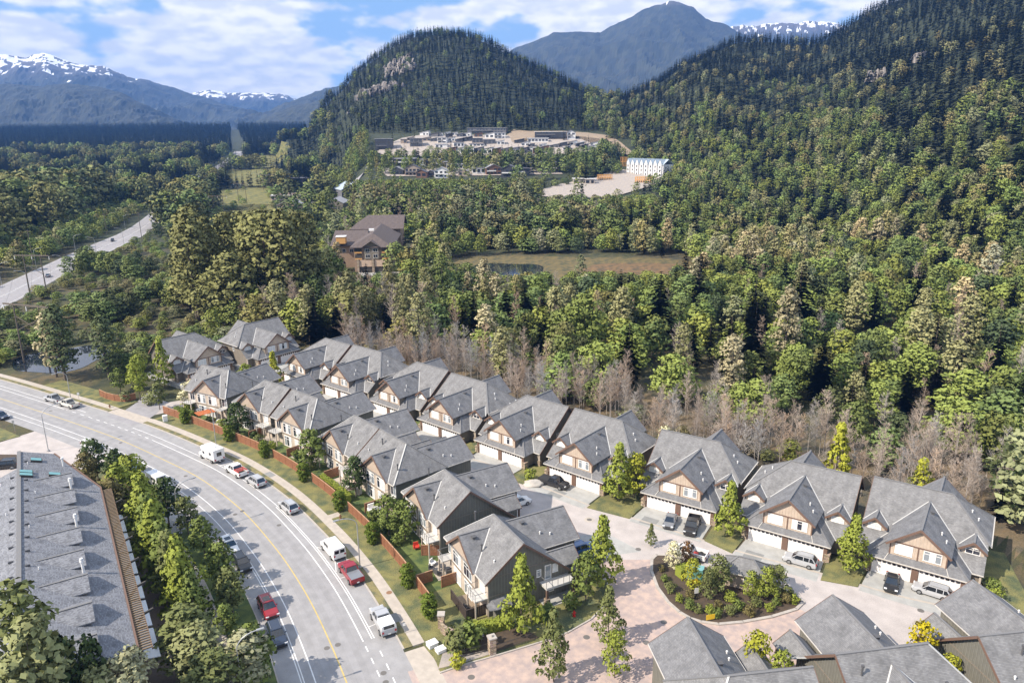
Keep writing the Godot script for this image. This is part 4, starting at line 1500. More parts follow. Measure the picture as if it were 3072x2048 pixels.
	# skylights
	for q in [[2.2, 3.9, 1.5, 1.1], [0.9, 9.2, 1.7, 1.0], [0.9, 10.4, 1.7, 1.0], [4.4, 9.6, 1.6, 1.0]]:
		b = MB.new()
		var tb := Basis(Vector3(1, -pitch, 0).normalized(), Vector3(pitch, 1, 0).normalized(), Vector3(0, 0, 1))
		b.box(p.call(q[0], q[1], 0.15), Vector3(q[2], 0.42, q[3]), tb)
		var sk := part("skylight", b, M["dark_trim_and_shade"], roof)
		b = MB.new()
		b.box(p.call(q[0], q[1], 0.37), Vector3(q[2] - 0.1, 0.05, q[3] - 0.1), tb)
		part("pane", b, M["skylight_glass"], sk)
	# vents near the ridge
	for i in 22:
		var z := 4.5 + i * 1.9
		var s := 1.0 if i % 2 == 0 else -1.0
		b = MB.new()
		b.box(p.call(s * 0.85, z, 0.12), Vector3(0.5, 0.24, 0.22))
		part("roof_vent", b, M["pipe_dark"], roof)
		if i % 3 == 0:
			b = MB.new()
			var q: Vector3 = p.call(s * (1.1 + 0.4 * (i % 4)), z + 0.8)
			b.tube(q - Vector3(0, 0.1, 0), q + Vector3(0, 0.34, 0), 0.07, 0.07, 7)
			part("vent_pipe", b, M["pipe_white"], roof)
	# slatted eaves, their glass edge and struts
	var z := 14.6
	while z < 57.5:
		b = MB.new()
		b.box(Vector3(10.65, 8.52, z), Vector3(1.3, 0.12, 0.18))
		part("eave_slat", b, M["slat_wood"], t)
		z += 0.46
	b = MB.new()
	b.bar(Vector3(10.05, 8.4, 14.3), Vector3(10.05, 8.4, 57.6), 0.12, 0.2)
	b.bar(Vector3(11.25, 8.4, 14.3), Vector3(11.25, 8.4, 57.6), 0.12, 0.2)
	part("eave_beam", b, M["brown_trim"], t)
	for i in 6:
		b = MB.new()
		var z0 := 19.5 + i * 6.2
		b.bar(Vector3(9.4, 5.9, z0), Vector3(11.3, 8.3, z0), 0.2, 0.24)
		b.bar(Vector3(11.3, 8.3, z0), Vector3(12.3, 8.6, z0), 0.2, 0.24)
		part("eave_strut", b, M["dark_trim_and_shade"], t)
		b = MB.new()
		b.box(Vector3(11.2, 6.4, z0 + 3.0), Vector3(1.5, 0.1, 5.6), Basis(Vector3(0, 0, 1), -0.18))
		part("glass_canopy", b, M["glass_pale"], t)
	for i in 12:
		window(t, Vector3(9.3, 6.6, 17.0 + i * 3.2), Vector3(0, 0, -1), 1.6, 1.4, 2, false, "glass_mid")

# ------------------------------------------------------------------ vehicles: x across, z forward is -z, built on their own axes
# prof: half the side outline from the front bumper over the top to the rear, as [z, height, half width]
func loft(b: MB, rings: Array) -> void:
	for i in rings.size() - 1:
		var a: PackedVector3Array = rings[i]
		var e: PackedVector3Array = rings[i + 1]
		var mid := Vector3.ZERO
		for q in a:
			mid += q / (2.0 * a.size())
		for q in e:
			mid += q / (2.0 * e.size())
		for k in a.size() - 1:
			var c := (a[k] + a[k + 1] + e[k] + e[k + 1]) * 0.25
			b.quad(a[k], a[k + 1], e[k + 1], e[k], c - mid)
	for s in [0, rings.size() - 1]:
		var ring: PackedVector3Array = rings[s]
		b.poly(ring, Vector3(0, 0, ring[0].z - rings[1 if s == 0 else s - 1][0].z))

func ring(z: float, low: float, high: float, hw: float, top := 0.93) -> PackedVector3Array:
	var m := lerpf(low, high, 0.55)
	return PackedVector3Array([Vector3(-hw * 0.94, low, z), Vector3(-hw, low + 0.1, z), Vector3(-hw, m, z), Vector3(-hw * top, high - 0.04, z), Vector3(-hw * (top - 0.1), high, z), Vector3(hw * (top - 0.1), high, z), Vector3(hw * top, high - 0.04, z), Vector3(hw, m, z), Vector3(hw, low + 0.1, z), Vector3(hw * 0.94, low, z), Vector3(-hw * 0.94, low, z)])

func wheel(t: Node3D, x: float, z: float, r: float) -> void:
	var b := MB.new()
	var s := signf(x)
	b.tube(Vector3(x - s * 0.12, r, z), Vector3(x + s * 0.1, r, z), r, r, 18)
	var w := part("wheel", b, M["tyre"], t)
	b = MB.new()
	b.tube(Vector3(x + s * 0.06, r, z), Vector3(x + s * 0.112, r, z), r * 0.66, r * 0.6, 12)
	for k in 5:
		var a := TAU * k / 5.0
		b.box(Vector3(x + s * 0.115, r + sin(a) * r * 0.32, z + cos(a) * r * 0.32), Vector3(0.02, r * 0.55, 0.06), Basis(Vector3.RIGHT, PI * 0.5 - a))
	part("rim", b, M["rim"], w)

# cabin: glass all round on a frustum, a painted roof and pillars over it
func cabin(t: Node3D, zf: float, zrf: float, zrr: float, zr: float, belt: float, roof: float, hw: float, rw: float, body: String, rails: bool, sunroof: bool) -> void:
	var b := MB.new()
	var F := [Vector3(-hw, belt, zf), Vector3(hw, belt, zf)]
	var RF := [Vector3(-rw, roof, zrf), Vector3(rw, roof, zrf)]
	var RR := [Vector3(-rw, roof, zrr), Vector3(rw, roof, zrr)]
	var R := [Vector3(-hw, belt, zr), Vector3(hw, belt, zr)]
	var up := Vector3(0, 0.05, 0)
	b.quad(RF[0], RF[1], RR[1], RR[0], Vector3.UP)
	b.quad(RF[0] + up, RF[1] + up, RR[1] + up, RR[0] + up, Vector3.UP)
	for s in 2:
		b.bar(F[s], RF[s], 0.08, 0.08)
		b.bar(R[s], RR[s], 0.12, 0.1)
		b.bar(RF[s] - Vector3(0, 0.01, 0), RR[s] - Vector3(0, 0.01, 0), 0.1, 0.1)
		var zm := lerpf(zrf, zrr, 0.45)
		b.bar(Vector3((hw if s else -hw), belt, zm), Vector3((rw if s else -rw), roof, zm), 0.09, 0.06)
		if zr - zf > 2.5:
			zm = lerpf(zrf, zrr, 0.82)
			b.bar(Vector3((hw if s else -hw), belt, zm), Vector3((rw if s else -rw), roof, zm), 0.09, 0.06)
	b.bar(RF[0], RF[1], 0.1, 0.1)
	b.bar(RR[0], RR[1], 0.1, 0.1)
	part("roof", b, M[body], t)
	b = MB.new()
	b.quad(F[0], F[1], RF[1], RF[0], Vector3(0, 0.5, -1))
	part("windscreen", b, M["car_glass"], t)
	b = MB.new()
	b.quad(R[0], R[1], RR[1], RR[0], Vector3(0, 0.5, 1))
	part("rear_window", b, M["car_glass"], t)
	for s in 2:
		b = MB.new()
		b.quad(F[s], RF[s], RR[s], R[s], Vector3(1.0 if s else -1.0, 0.2, 0))
		part("side_window", b, M["car_glass"], t)
	if rails:
		for s in [-1.0, 1.0]:
			b = MB.new()
			b.bar(Vector3(rw * 0.9 * s, roof + 0.11, zrf + 0.2), Vector3(rw * 0.9 * s, roof + 0.11, zrr - 0.15), 0.05, 0.05)
			part("roof_rail", b, M["rim"], t)
	if sunroof:
		b = MB.new()
		b.box(Vector3(0, roof + 0.06, lerpf(zrf, zrr, 0.4)), Vector3(rw * 1.3, 0.02, (zrr - zrf) * 0.5))
		part("sunroof", b, M["car_glass"], t)
	for s in [-1.0, 1.0]:
		b = MB.new()
		b.box(Vector3((hw + 0.13) * s, belt + 0.06, zf + 0.45), Vector3(0.2, 0.14, 0.1))
		part("wing_mirror", b, M[body], t)

func lights(t: Node3D, l: float, hw: float, hf: float, hr: float) -> void:
	for s in [-1.0, 1.0]:
		var b := MB.new()
		b.box(Vector3(hw * 0.74 * s, hf, -l * 0.5 + 0.04), Vector3(0.36, 0.14, 0.16))
		part("headlight", b, M["lamp_clear"], t)
		b = MB.new()
		b.box(Vector3(hw * 0.82 * s, hr, l * 0.5 - 0.03), Vector3(0.22, 0.24, 0.12))
		part("tail_light", b, M["lamp_red"], t)
	var b := MB.new()
	b.box(Vector3(0, hf - 0.14, -l * 0.5 + 0.03), Vector3(hw * 1.0, 0.18, 0.12))
	part("grille", b, M["black_plastic"], t)
	b = MB.new()
	b.box(Vector3(0, 0.35, -l * 0.5 + 0.02), Vector3(hw * 1.7, 0.16, 0.12))
	b.box(Vector3(0, 0.4, l * 0.5 - 0.02), Vector3(hw * 1.7, 0.18, 0.12))
	part("bumper", b, M["black_plastic"], t)
	b = MB.new()
	b.box(Vector3(0, 0.62, l * 0.5 + 0.035), Vector3(0.34, 0.16, 0.02))
	part("number_plate", b, M["white_paint"], t)

func car(kind: String, body: String, at: Vector2, heading: float, label: String, cat: String, group := "") -> Node3D:
	var t := thing({"suv": "parked_suv", "wagon": "parked_wagon", "sedan": "parked_car", "pickup": "pickup_truck", "van": "cargo_van", "camper": "camper_truck"}[kind], label, cat, v3(at, 0.0), -deg_to_rad(heading), group)
	var b := MB.new()
	var pn := "paint_" + body
	match kind:
		"suv", "wagon", "sedan":
			var l: float = {"suv": 4.6, "wagon": 4.7, "sedan": 4.5}[kind]
			var hw := 0.92 if kind != "sedan" else 0.88
			var roof: float = {"suv": 1.66, "wagon": 1.56, "sedan": 1.42}[kind]
			var belt := roof - 0.58
			var hood := belt - 0.04
			loft(b, [ring(-l * 0.5, 0.3, 0.72, hw * 0.8), ring(-l * 0.5 + 0.18, 0.26, hood - 0.12, hw * 0.95), ring(-l * 0.5 + 0.9, 0.25, hood, hw), ring(-l * 0.5 + 1.25, 0.25, belt, hw), ring(l * 0.5 - 0.7, 0.25, belt + 0.03, hw), ring(l * 0.5 - 0.12, 0.28, belt - 0.02, hw * 0.95), ring(l * 0.5, 0.34, belt - 0.16, hw * 0.86)])
			part("body", b, M[pn], t)
			if kind == "sedan":
				cabin(t, -l * 0.5 + 1.2, -l * 0.5 + 1.95, l * 0.5 - 1.5, l * 0.5 - 0.75, belt, roof, hw * 0.9, hw * 0.68, pn, false, false)
			else:
				cabin(t, -l * 0.5 + 1.15, -l * 0.5 + 1.85, l * 0.5 - 0.65, l * 0.5 - 0.15, belt, roof, hw * 0.92, hw * 0.72, pn, true, label.contains("sunroof"))
			lights(t, l, hw, 0.72, belt - 0.14)
			for s in [-1.0, 1.0]:
				wheel(t, (hw - 0.06) * s, -l * 0.5 + 0.92, 0.35)
				wheel(t, (hw - 0.06) * s, l * 0.5 - 0.95, 0.35)
		"pickup":
			var l := 5.6
			var hw := 0.98
			loft(b, [ring(-2.8, 0.42, 0.95, hw * 0.86), ring(-2.62, 0.38, 1.08, hw * 0.97), ring(-1.5, 0.38, 1.16, hw), ring(0.75, 0.38, 1.18, hw)])
			part("body", b, M[pn], t)
			b = MB.new()
			for s in [-1.0, 1.0]:
				b.box(Vector3((hw - 0.06) * s, 0.82, 1.75), Vector3(0.12, 0.76, 2.06))
			b.box(Vector3(0, 0.82, 2.72), Vector3(hw * 2.0, 0.74, 0.1))
			b.box(Vector3(0, 0.58, 1.75), Vector3(hw * 1.9, 0.1, 2.0))
			part("cargo_bed", b, M[pn], t)
			b = MB.new()
			b.box(Vector3(0, 0.645, 1.75), Vector3(hw * 1.74, 0.03, 1.86))
			part("bed_liner", b, M["black_plastic"], t)
			cabin(t, -1.5, -0.85, 0.35, 0.72, 1.17, 1.78, hw * 0.93, hw * 0.76, pn, false, false)
			lights(t, l, hw, 0.9, 0.9)
			for s in [-1.0, 1.0]:
				wheel(t, (hw - 0.05) * s, -1.75, 0.4)
				wheel(t, (hw - 0.05) * s, 1.75, 0.4)
		"van":
			loft(b, [ring(-2.7, 0.36, 0.95, 0.86), ring(-2.5, 0.34, 1.12, 0.96), ring(-1.75, 0.34, 1.25, 1.0), ring(-1.05, 0.34, 2.08, 1.0, 0.9), ring(2.55, 0.34, 2.1, 1.0, 0.9), ring(2.68, 0.4, 2.02, 0.97, 0.88)])
			part("body", b, M[pn], t)
			b = MB.new()
			b.quad(Vector3(-0.84, 1.28, -1.745), Vector3(0.84, 1.28, -1.745), Vector3(0.8, 1.96, -1.19), Vector3(-0.8, 1.96, -1.19), Vector3(0, 0.5, -1))
			part("windscreen", b, M["car_glass"], t)
			for s in [-1.0, 1.0]:
				for q in [[-1.0, -0.35], [-0.2, 0.55]]:
					b = MB.new()
					b.box(Vector3(0.985 * s, 1.58, (q[0] + q[1]) * 0.5), Vector3(0.05, 0.5, q[1] - q[0]))
					part("side_window", b, M["car_glass"], t)
				b = MB.new()
				b.box(Vector3(0.42 * s, 1.55, 2.655), Vector3(0.66, 0.52, 0.06))
				part("rear_window", b, M["car_glass"], t)
			lights(t, 5.4, 0.98, 0.85, 1.0)
			for s in [-1.0, 1.0]:
				wheel(t, 0.94 * s, -1.75, 0.37)
				wheel(t, 0.94 * s, 1.6, 0.37)
		"camper":
			loft(b, [ring(-3.2, 0.4, 1.0, 0.9), ring(-3.0, 0.38, 1.15, 0.98), ring(-2.2, 0.38, 1.25, 1.0), ring(-1.7, 0.38, 1.9, 1.0, 0.88), ring(-0.4, 0.38, 2.0, 1.0, 0.9)])
			part("body", b, M[pn], t)
			b = MB.new()
			loft(b, [ring(-1.9, 1.95, 2.75, 1.05, 0.96), ring(-1.5, 1.9, 2.85, 1.12, 0.97), ring(-0.45, 1.9, 2.9, 1.12, 0.97)])
			loft(b, [ring(-0.45, 0.75, 2.9, 1.12, 0.98), ring(2.95, 0.75, 2.9, 1.12, 0.98)])
			part("camper_box", b, M[pn], t)
			b = MB.new()
			b.box(Vector3(0, 1.95, 2.97), Vector3(0.95, 0.75, 0.05))
			part("rear_window", b, M["car_glass"], t)
			for s in [-1.0, 1.0]:
				b = MB.new()
				b.box(Vector3(1.1 * s, 1.95, 1.6), Vector3(0.05, 0.55, 0.8))
				b.box(Vector3(0.97 * s, 1.5, -1.1), Vector3(0.08, 0.42, 0.8))
				part("side_window", b, M["car_glass"], t)
			b = MB.new()
			b.box(Vector3(0.2, 2.98, 1.2), Vector3(0.7, 0.14, 0.7))
			part("roof_vent", b, M["white_paint"], t)
			b = MB.new()
			b.quad(Vector3(-0.84, 1.28, -2.2), Vector3(0.84, 1.28, -2.2), Vector3(0.8, 1.86, -1.75), Vector3(-0.8, 1.86, -1.75), Vector3(0, 0.5, -1))
			part("windscreen", b, M["car_glass"], t)
			lights(t, 6.1, 1.05, 0.85, 1.0)
			for s in [-1.0, 1.0]:
				wheel(t, 0.96 * s, -2.1, 0.38)
				wheel(t, 0.96 * s, 1.7, 0.38)
	return t

func make_vehicles() -> void:
	var g := "vehicles parked along the street"
	var g2 := "vehicles parked on the lane and drives"
	car("camper", "white", Vector2(-57.9, -131.1), -50, "white camper truck with roof vent parked at the kerb by the fence", "camper", g)
	var p := car("pickup", "white", Vector2(-50.9, -124.8), -47, "white pickup with a red rack in its bed parked behind the camper", "pickup", g)
	var b := MB.new()
	for i in 4:
		b.box(Vector3(0, 1.36, 0.95 + i * 0.42), Vector3(1.8, 0.07, 0.12))
	for s in [-0.85, 0.85]:
		b.box(Vector3(s, 1.3, 1.6), Vector3(0.09, 0.1, 1.8))
		for z in [0.85, 2.4]:
			b.box(Vector3(s, 1.0, z), Vector3(0.08, 0.6, 0.08))
	part("bed_rack", b, M["chair_red"], p)
	car("suv", "silver", Vector2(-45.9, -120.5), -46, "silver-grey suv with roof rails close behind the white pickup with the rack", "suv", g)
	car("suv", "silver", Vector2(-37.3, -111.0), -41, "silver hatchback suv parked alone before the painted corner of the parking lane", "suv", g)
	car("van", "white", Vector2(-26.9, -97.7), -35, "white cargo van with dark rear windows in front of the red pickup", "van", g)
	p = car("pickup", "red", Vector2(-23.0, -91.6), -33, "dark red pickup with a grey bed cover parked behind the white van", "pickup", g)
	b = MB.new()
	b.box(Vector3(0, 1.22, 1.72), Vector3(1.8, 0.05, 2.0))
	part("bed_cover", b, M["paint_grey"], p)
	p = car("pickup", "silver", Vector2(-16.7, -80.8), -27, "silver pickup with a white canopy parked nearest the brick entrance", "pickup", g)
	b = MB.new()
	loft(b, [ring(0.8, 1.15, 1.8, 0.95, 0.9), ring(2.7, 1.15, 1.78, 0.95, 0.9)])
	part("canopy", b, M["paint_white"], p)
	b = MB.new()
	b.box(Vector3(0, 1.5, 2.7), Vector3(1.35, 0.42, 0.06))
	part("rear_window", b, M["car_glass"], p)
	car("suv", "white", Vector2(-42.8, -98.9), 142, "white crossover with a dark sunroof facing the camera under the street trees", "suv", g)
	car("suv", "black", Vector2(-39.3, -94.3), 144, "black suv facing the camera just in front of the white crossover", "suv", g)
	car("suv", "red", Vector2(-32.2, -83.8), 147, "red suv with dark sunroof on the left kerb before a navy suv", "suv", g)
	car("suv", "navy", Vector2(-29.4, -78.3), 151, "dark navy suv on the left kerb, nearest the bottom edge of the photo", "suv", g)
	car("van", "white", Vector2(-63.3, -120.5), 131, "white van nosing out of the parking court behind the street lamp and trees", "van", g)
	car("sedan", "white", Vector2(-76.5, -131.2), 126, "small white car half hidden by trees on the left kerb", "car", g)
	car("sedan", "blue", Vector2(-71.5, -127.4), 128, "blue car behind the small white car on the left kerb", "car", g)
	car("suv", "white", Vector2(-84.5, -137.0), 126, "white suv behind the tree at the left bend of the street", "suv", g)
	car("pickup", "silver", Vector2(-107.8, -164.2), -60, "silver pickup in front, farther of the two parked beside the sidewalk", "pickup", g)
	car("pickup", "cream", Vector2(-102.4, -160.8), -60, "cream pickup right behind the silver pickup beside the sidewalk", "pickup", g)
	car("sedan", "navy", Vector2(-113.6, -153.9), 120, "dark blue car cut by the left edge of the photo on the street", "car", g)
	car("suv", "black", Vector2(-95.6, -128.1), -104, "black suv in the parking court at the left edge, farther of two", "suv", g2)
	car("sedan", "black", Vector2(-95.8, -122.4), -104, "dark car at the left edge next to the shingled block, nearer of two", "car", g2)
	p = car("pickup", "black", Vector2(7.2, -118.9), 126, "black pickup parked across the drive of the house with the flowering tree", "pickup", g2)
	b = MB.new()
	b.box(Vector3(0, 1.2, 1.72), Vector3(1.8, 0.05, 2.0))
	part("bed_cover", b, M["black_plastic"], p)
	car("suv", "silver", Vector2(41.2, -93.8), -57, "silver suv parked sideways before the second house from the right", "suv", g2)
	car("wagon", "silver", Vector2(56.0, -86.2), -53, "silver wagon parked sideways before the rightmost garage", "car", g2)
	car("sedan", "black", Vector2(51.6, -88.3), -150, "dark small car nosed out of the rightmost house's left garage", "car", g2)
	p = car("pickup", "black", Vector2(28.0, -103.8), -157, "black pickup facing the lane beside the small grey car", "pickup", g2)
	car("sedan", "grey", Vector2(24.9, -105.4), -158, "small grey car facing the lane beside the black pickup", "car", g2)
	p = car("pickup", "white", Vector2(25.6, -96.1), -59, "white pickup with open doors parked along the planted island", "pickup", g2)
	b = MB.new()
	b.box(Vector3(-1.3, 0.95, -0.55), Vector3(0.9, 0.9, 0.07), Basis(Vector3.UP, 0.5))
	b.box(Vector3(1.3, 0.95, -0.55), Vector3(0.9, 0.9, 0.07), Basis(Vector3.UP, -0.5))
	part("open_door", b, M["paint_white"], p)
	b = MB.new()
	b.box(Vector3(-0.3, 0.85, 1.2), Vector3(0.6, 0.4, 0.6))
	part("toolbox", b, M["chair_red"], p)
	car("suv", "blue", Vector2(9.9, -97.2), 62, "dark blue suv in the shade of the house nearest the brick entrance", "suv", g2)
	car("sedan", "navy", Vector2(11.0, -94.4), 62, "dark blue car in the shade beside the blue suv", "car", g2)
	car("suv", "white", Vector2(0.7, -111.9), 58, "white suv half hidden behind the garage wing of the second house from the entrance", "suv", g2)
	for q in [["white", Vector2(-219.0, -373.0), 150.0, "small white car on the highway, middle of three", "sedan"], ["black", Vector2(-236.0, -438.5), 155.0, "dark suv on the highway, farthest of three", "suv"], ["grey", Vector2(-206.0, -325.0), -25.0, "grey car on the highway behind the power pole, nearest of three", "sedan"]]:
		var o := car(q[4], q[0], q[1], q[2], q[3], "car", "vehicles on the highway")
		o.name = numbered("highway_car")
		o.position.y = 0.06

# ------------------------------------------------------------------ fences
func fence_run(label: String, pts: Array, h: float, m: String, cap: String, group := "") -> void:
	var t := thing("wooden_fence", label, "fence", v3(pts[0], 0.1), 0.0, group)
	var o := v3(pts[0])
	for i in pts.size() - 1:
		var a := v3(pts[i]) - o
		var e := v3(pts[i + 1]) - o
		var dir := (e - a).normalized()
		var right := dir
		var n := maxi(1, int(round((e - a).length() / 2.45)))
		for k in n:
			var p := a.lerp(e, float(k) / n)
			var q := a.lerp(e, float(k + 1) / n)
			var tb := Basis(right, Vector3.UP, right.cross(Vector3.UP))
			var b := MB.new()
			var w := (q - p).length()
			var nb := int(w / 0.15)
			for j in nb:
				var x := (j + 0.5) / nb
				b.box(p.lerp(q, x) + Vector3(0, h * 0.5 - 0.02, 0) + tb.z * (0.012 if j % 2 else -0.012), Vector3(w / nb - 0.012, h - 0.08, 0.022), tb)
			b.box(p.lerp(q, 0.5) + Vector3(0, 0.12, 0), Vector3(w, 0.2, 0.05), tb)
			part("fence_panel", b, M[m], t)
			b = MB.new()
			b.box(p + Vector3(0, h * 0.5, 0), Vector3(0.12, h + 0.1, 0.12), tb)
			part("fence_post", b, M[m], t)
			b = MB.new()
			b.box(p.lerp(q, 0.5) + Vector3(0, h + 0.02, 0), Vector3(w + 0.06, 0.05, 0.15), tb)
			part("cap_rail", b, M[cap], t)

func fence_pts(f0: float, f1: float, off: float) -> Array:
	var o := []
	var n := maxi(2, int((f1 - f0) / 1.5))
	for i in n + 1:
		o.append(at_pos(lerpf(f0, f1, float(i) / n), off))
	return o

func make_fences() -> void:
	var g := "reddish wooden fences along the grass bank"
	# gaps are where the clipped cedars stand
	var runs := [[30.5, 35.2], [36.8, 50.2], [51.8, 63.0], [64.6, 73.2], [74.8, 83.4], [85.0, 94.0], [95.6, 106.0], [107.2, 113.5]]
	var words := ["short reddish fence section nearest the stone gate wall", "reddish fence section behind the lamp post and the red pickup", "reddish fence section beside the white van", "reddish fence section opposite the lone silver suv", "reddish fence section before the two pale garden chairs", "reddish fence section with a small white plate, beside the silver-grey suv", "reddish fence section behind the camper truck", "reddish fence section at the upper driveway below the first house"]
	for i in runs.size():
		fence_run(words[i], fence_pts(runs[i][0], runs[i][1], 13.5), 1.75, "fence_wood", "fence_cap", g)
	fence_run("curved reddish fence on the lawn left of the upper driveway", [Vector2(-98.9, -167.6), Vector2(-96.0, -165.3), Vector2(-93.6, -164.0), Vector2(-90.7, -163.3), Vector2(-89.0, -165.0)], 1.6, "fence_wood", "fence_cap", g)
	# cross fences between the yards
	var yards := "low cross fences between the back yards"
	fence_run("cross fence at the corner lawn left of the dark deck", [Vector2(-13.4, -89.0), Vector2(-11.3, -90.2)], 1.7, "fence_wood", "fence_cap", yards)
	fence_run("cross fence between the paved patio and the dark deck", [Vector2(-9.9, -88.6), Vector2(-7.6, -89.9)], 1.7, "fence_wood", "fence_cap", yards)
	fence_run("cross fence at the left of the paved patio", [Vector2(-13.6, -96.7), Vector2(-10.6, -96.6)], 1.7, "fence_wood", "fence_cap", yards)
	for i in 4:
		var f: float = [61.0, 72.5, 82.0, 92.5][i]
		fence_run(["cross fence beside the two pale garden chairs", "cross fence by the slim tree with the tall windows", "cross fence below the third house from the left", "cross fence below the second house, by the red shelter"][i], [at_pos(f, 15.5), at_pos(f, 19.0)], 1.7, "fence_wood", "fence_cap", yards)
	fence_run("dark brown deck screen round the corner house's patio", [Vector2(-8.4, -85.9), Vector2(-6.1, -81.4), Vector2(-3.2, -82.9)], 1.5, "fence_dark", "fence_dark")
	var b := MB.new()
	flat(b, [Vector2(-8.4, -85.9), Vector2(-6.1, -81.4), Vector2(-3.2, -82.9), Vector2(-5.6, -87.3)], 0.25, 0.2)
	struct("deck_floor", b, M["earth_tan"])
	b = MB.new()
	flat(b, [Vector2(-12.4, -94.4), Vector2(-10.5, -90.2), Vector2(-7.7, -91.6), Vector2(-9.6, -96.0)], 0.12, 0.1)
	struct("patio_paving", b, M["walk_concrete"])
	for i in 5:
		b = MB.new()
		var f: float = [57.0, 68.0, 78.0, 88.0, 100.0][i]
		flat(b, [at_pos(f, 16.0), at_pos(f + 4.0, 16.0), at_pos(f + 4.0, 19.6), at_pos(f, 19.6)], 0.11, 0.1)
		struct("patio_paving", b, M["walk_concrete"])

# ------------------------------------------------------------------ vegetation
func leaf_mat(called: String, r: float, g: float, bl: float, back := 0.8) -> void:
	var m := mat(called, r, g, bl, 0.65)
	m.vertex_color_use_as_albedo = true
	m.backlight = Color(back, back, back * 0.45)
	m.metallic_specular = 0.3
	m.cull_mode = BaseMaterial3D.CULL_DISABLED

func make_leaf_materials() -> void:
	leaf_mat("leaf_any", 1, 1, 1)
	leaf_mat("needle_any", 1, 1, 1, 0.2)
	leaf_mat("leaf_lime", 0.32, 0.33, 0.035)
	leaf_mat("leaf_bright", 0.235, 0.275, 0.045)
	leaf_mat("leaf_green", 0.145, 0.185, 0.045)
	leaf_mat("leaf_mid", 0.155, 0.175, 0.06)
	leaf_mat("leaf_dark", 0.06, 0.09, 0.028)
	leaf_mat("leaf_pale", 0.235, 0.25, 0.11)
	leaf_mat("leaf_silver", 0.31, 0.31, 0.18)
	leaf_mat("leaf_olive", 0.15, 0.13, 0.05)
	leaf_mat("leaf_rust", 0.17, 0.09, 0.035)
	leaf_mat("leaf_yellow", 0.44, 0.37, 0.015)
	leaf_mat("leaf_white", 0.60, 0.57, 0.36)
	leaf_mat("leaf_cedar", 0.11, 0.15, 0.02, 0.3)
	leaf_mat("needle_dark", 0.030, 0.045, 0.018, 0.2)
	leaf_mat("needle_green", 0.055, 0.068, 0.024, 0.2)
	leaf_mat("needle_gold", 0.16, 0.12, 0.03, 0.3)
	leaf_mat("needle_dead", 0.20, 0.13, 0.10, 0.2)
	mat("bark", 0.13, 0.105, 0.085, 0.95)
	mat("bark_pale", 0.36, 0.325, 0.295, 0.95)
	var tw := mat("twig", 0.30, 0.235, 0.18, 0.95)
	tw.cull_mode = BaseMaterial3D.CULL_DISABLED
	M["leaf_any"].albedo_color = Color.WHITE
	M["needle_any"].albedo_color = Color.WHITE

# one leaf spray: a bent rhombus; its shading normal leans out of the crown
func spray(b: MB, p: Vector3, face: Vector3, along: Vector3, s: float, shade: Vector3, k: float) -> void:
	var x := along - face * along.dot(face)
	x = x.normalized() if x.length() > 0.05 else face.cross(Vector3(0.3, 0.9, 0.2)).normalized()
	var y := face.cross(x)
	var a := p + x * s * 0.62
	var e := p - x * s * 0.62
	var c := p + y * s * 0.42 + face * s * 0.12
	var d := p - y * s * 0.42 + face * s * 0.12
	var nn := (face * 0.55 + shade * 0.75).normalized()
	if nn.dot(face) < 0.15:
		nn = face
	var col := Color(k, k, k)
	for q in [a, d, e, a, e, c]:
		b.v.append(q)
		b.n.append(nn)
		b.uv.append(Vector2.ZERO)
		b.c.append(col)

# crown of clumps; shape gives the crown's half width at each height 0..1
func crown_mesh(seed_: int, h0: float, h1: float, shape: Callable, clumps: int, rc: float, per: int, s: float, vary: float) -> MB:
	var r := RandomNumberGenerator.new()
	r.seed = seed_
	var b := MB.new()
	b.tinted = true
	for i in clumps:
		var f := (i + r.randf()) / clumps
		var w: float = shape.call(f)
		var a := i * 2.39996 + r.randf_range(-0.5, 0.5)
		var rad := w * sqrt(r.randf_range(0.12, 1.0))
		var c := Vector3(cos(a) * rad, lerpf(h0, h1, f), sin(a) * rad)
		var size := rc * r.randf_range(0.65, 1.25) * (0.65 + 0.35 * minf(w / maxf(rc, 0.01), 1.0))
		var tone := 1.0 + vary * r.randf_range(-1.0, 1.0)
		var core := Vector3(0, lerpf(h0, h1, f * 0.8), 0)
		for j in per:
			var d := Vector3(r.randfn(), r.randfn(), r.randfn()).normalized()
			d.y = absf(d.y) * 0.9 - 0.22
			d = d.normalized()
			var p := c + d * size * Vector3(1, 0.8, 1) * pow(r.randf(), 0.35)
			var outw := (d + (p - core).normalized() * 0.6).normalized()
			var face := (outw * 0.7 + Vector3(r.randfn(), r.randfn() + 0.5, r.randfn()) * 0.55).normalized()
			spray(b, p, face, Vector3(r.randfn(), r.randfn() - 0.4, r.randfn()), s * r.randf_range(0.7, 1.3), outw, tone * (1.0 + vary * 0.6 * r.randf_range(-1.0, 1.0)))
	return b

func trunk_mesh(seed_: int, h: float, r0: float, limbs: int, spread: float) -> MB:
	var r := RandomNumberGenerator.new()
	r.seed = seed_
	var b := MB.new()
	var lean := Vector3(r.randf_range(-0.03, 0.03), 1, r.randf_range(-0.03, 0.03))
	b.tube(Vector3(0, -0.3, 0), lean * h * 0.5, r0, r0 * 0.65, 7, false)
	b.tube(lean * h * 0.5, lean * h, r0 * 0.65, r0 * 0.12, 6, false)
	for i in limbs:
		var f := r.randf_range(0.28, 0.85)
		var a := i * 2.4 + r.randf()
		var o := lean * h * f
		var l := spread * r.randf_range(0.5, 0.95) * (1.15 - f)
		b.tube(o, o + Vector3(cos(a) * l, l * 0.75, sin(a) * l), r0 * 0.32 * (1.1 - f), r0 * 0.06, 5, false)
	return b

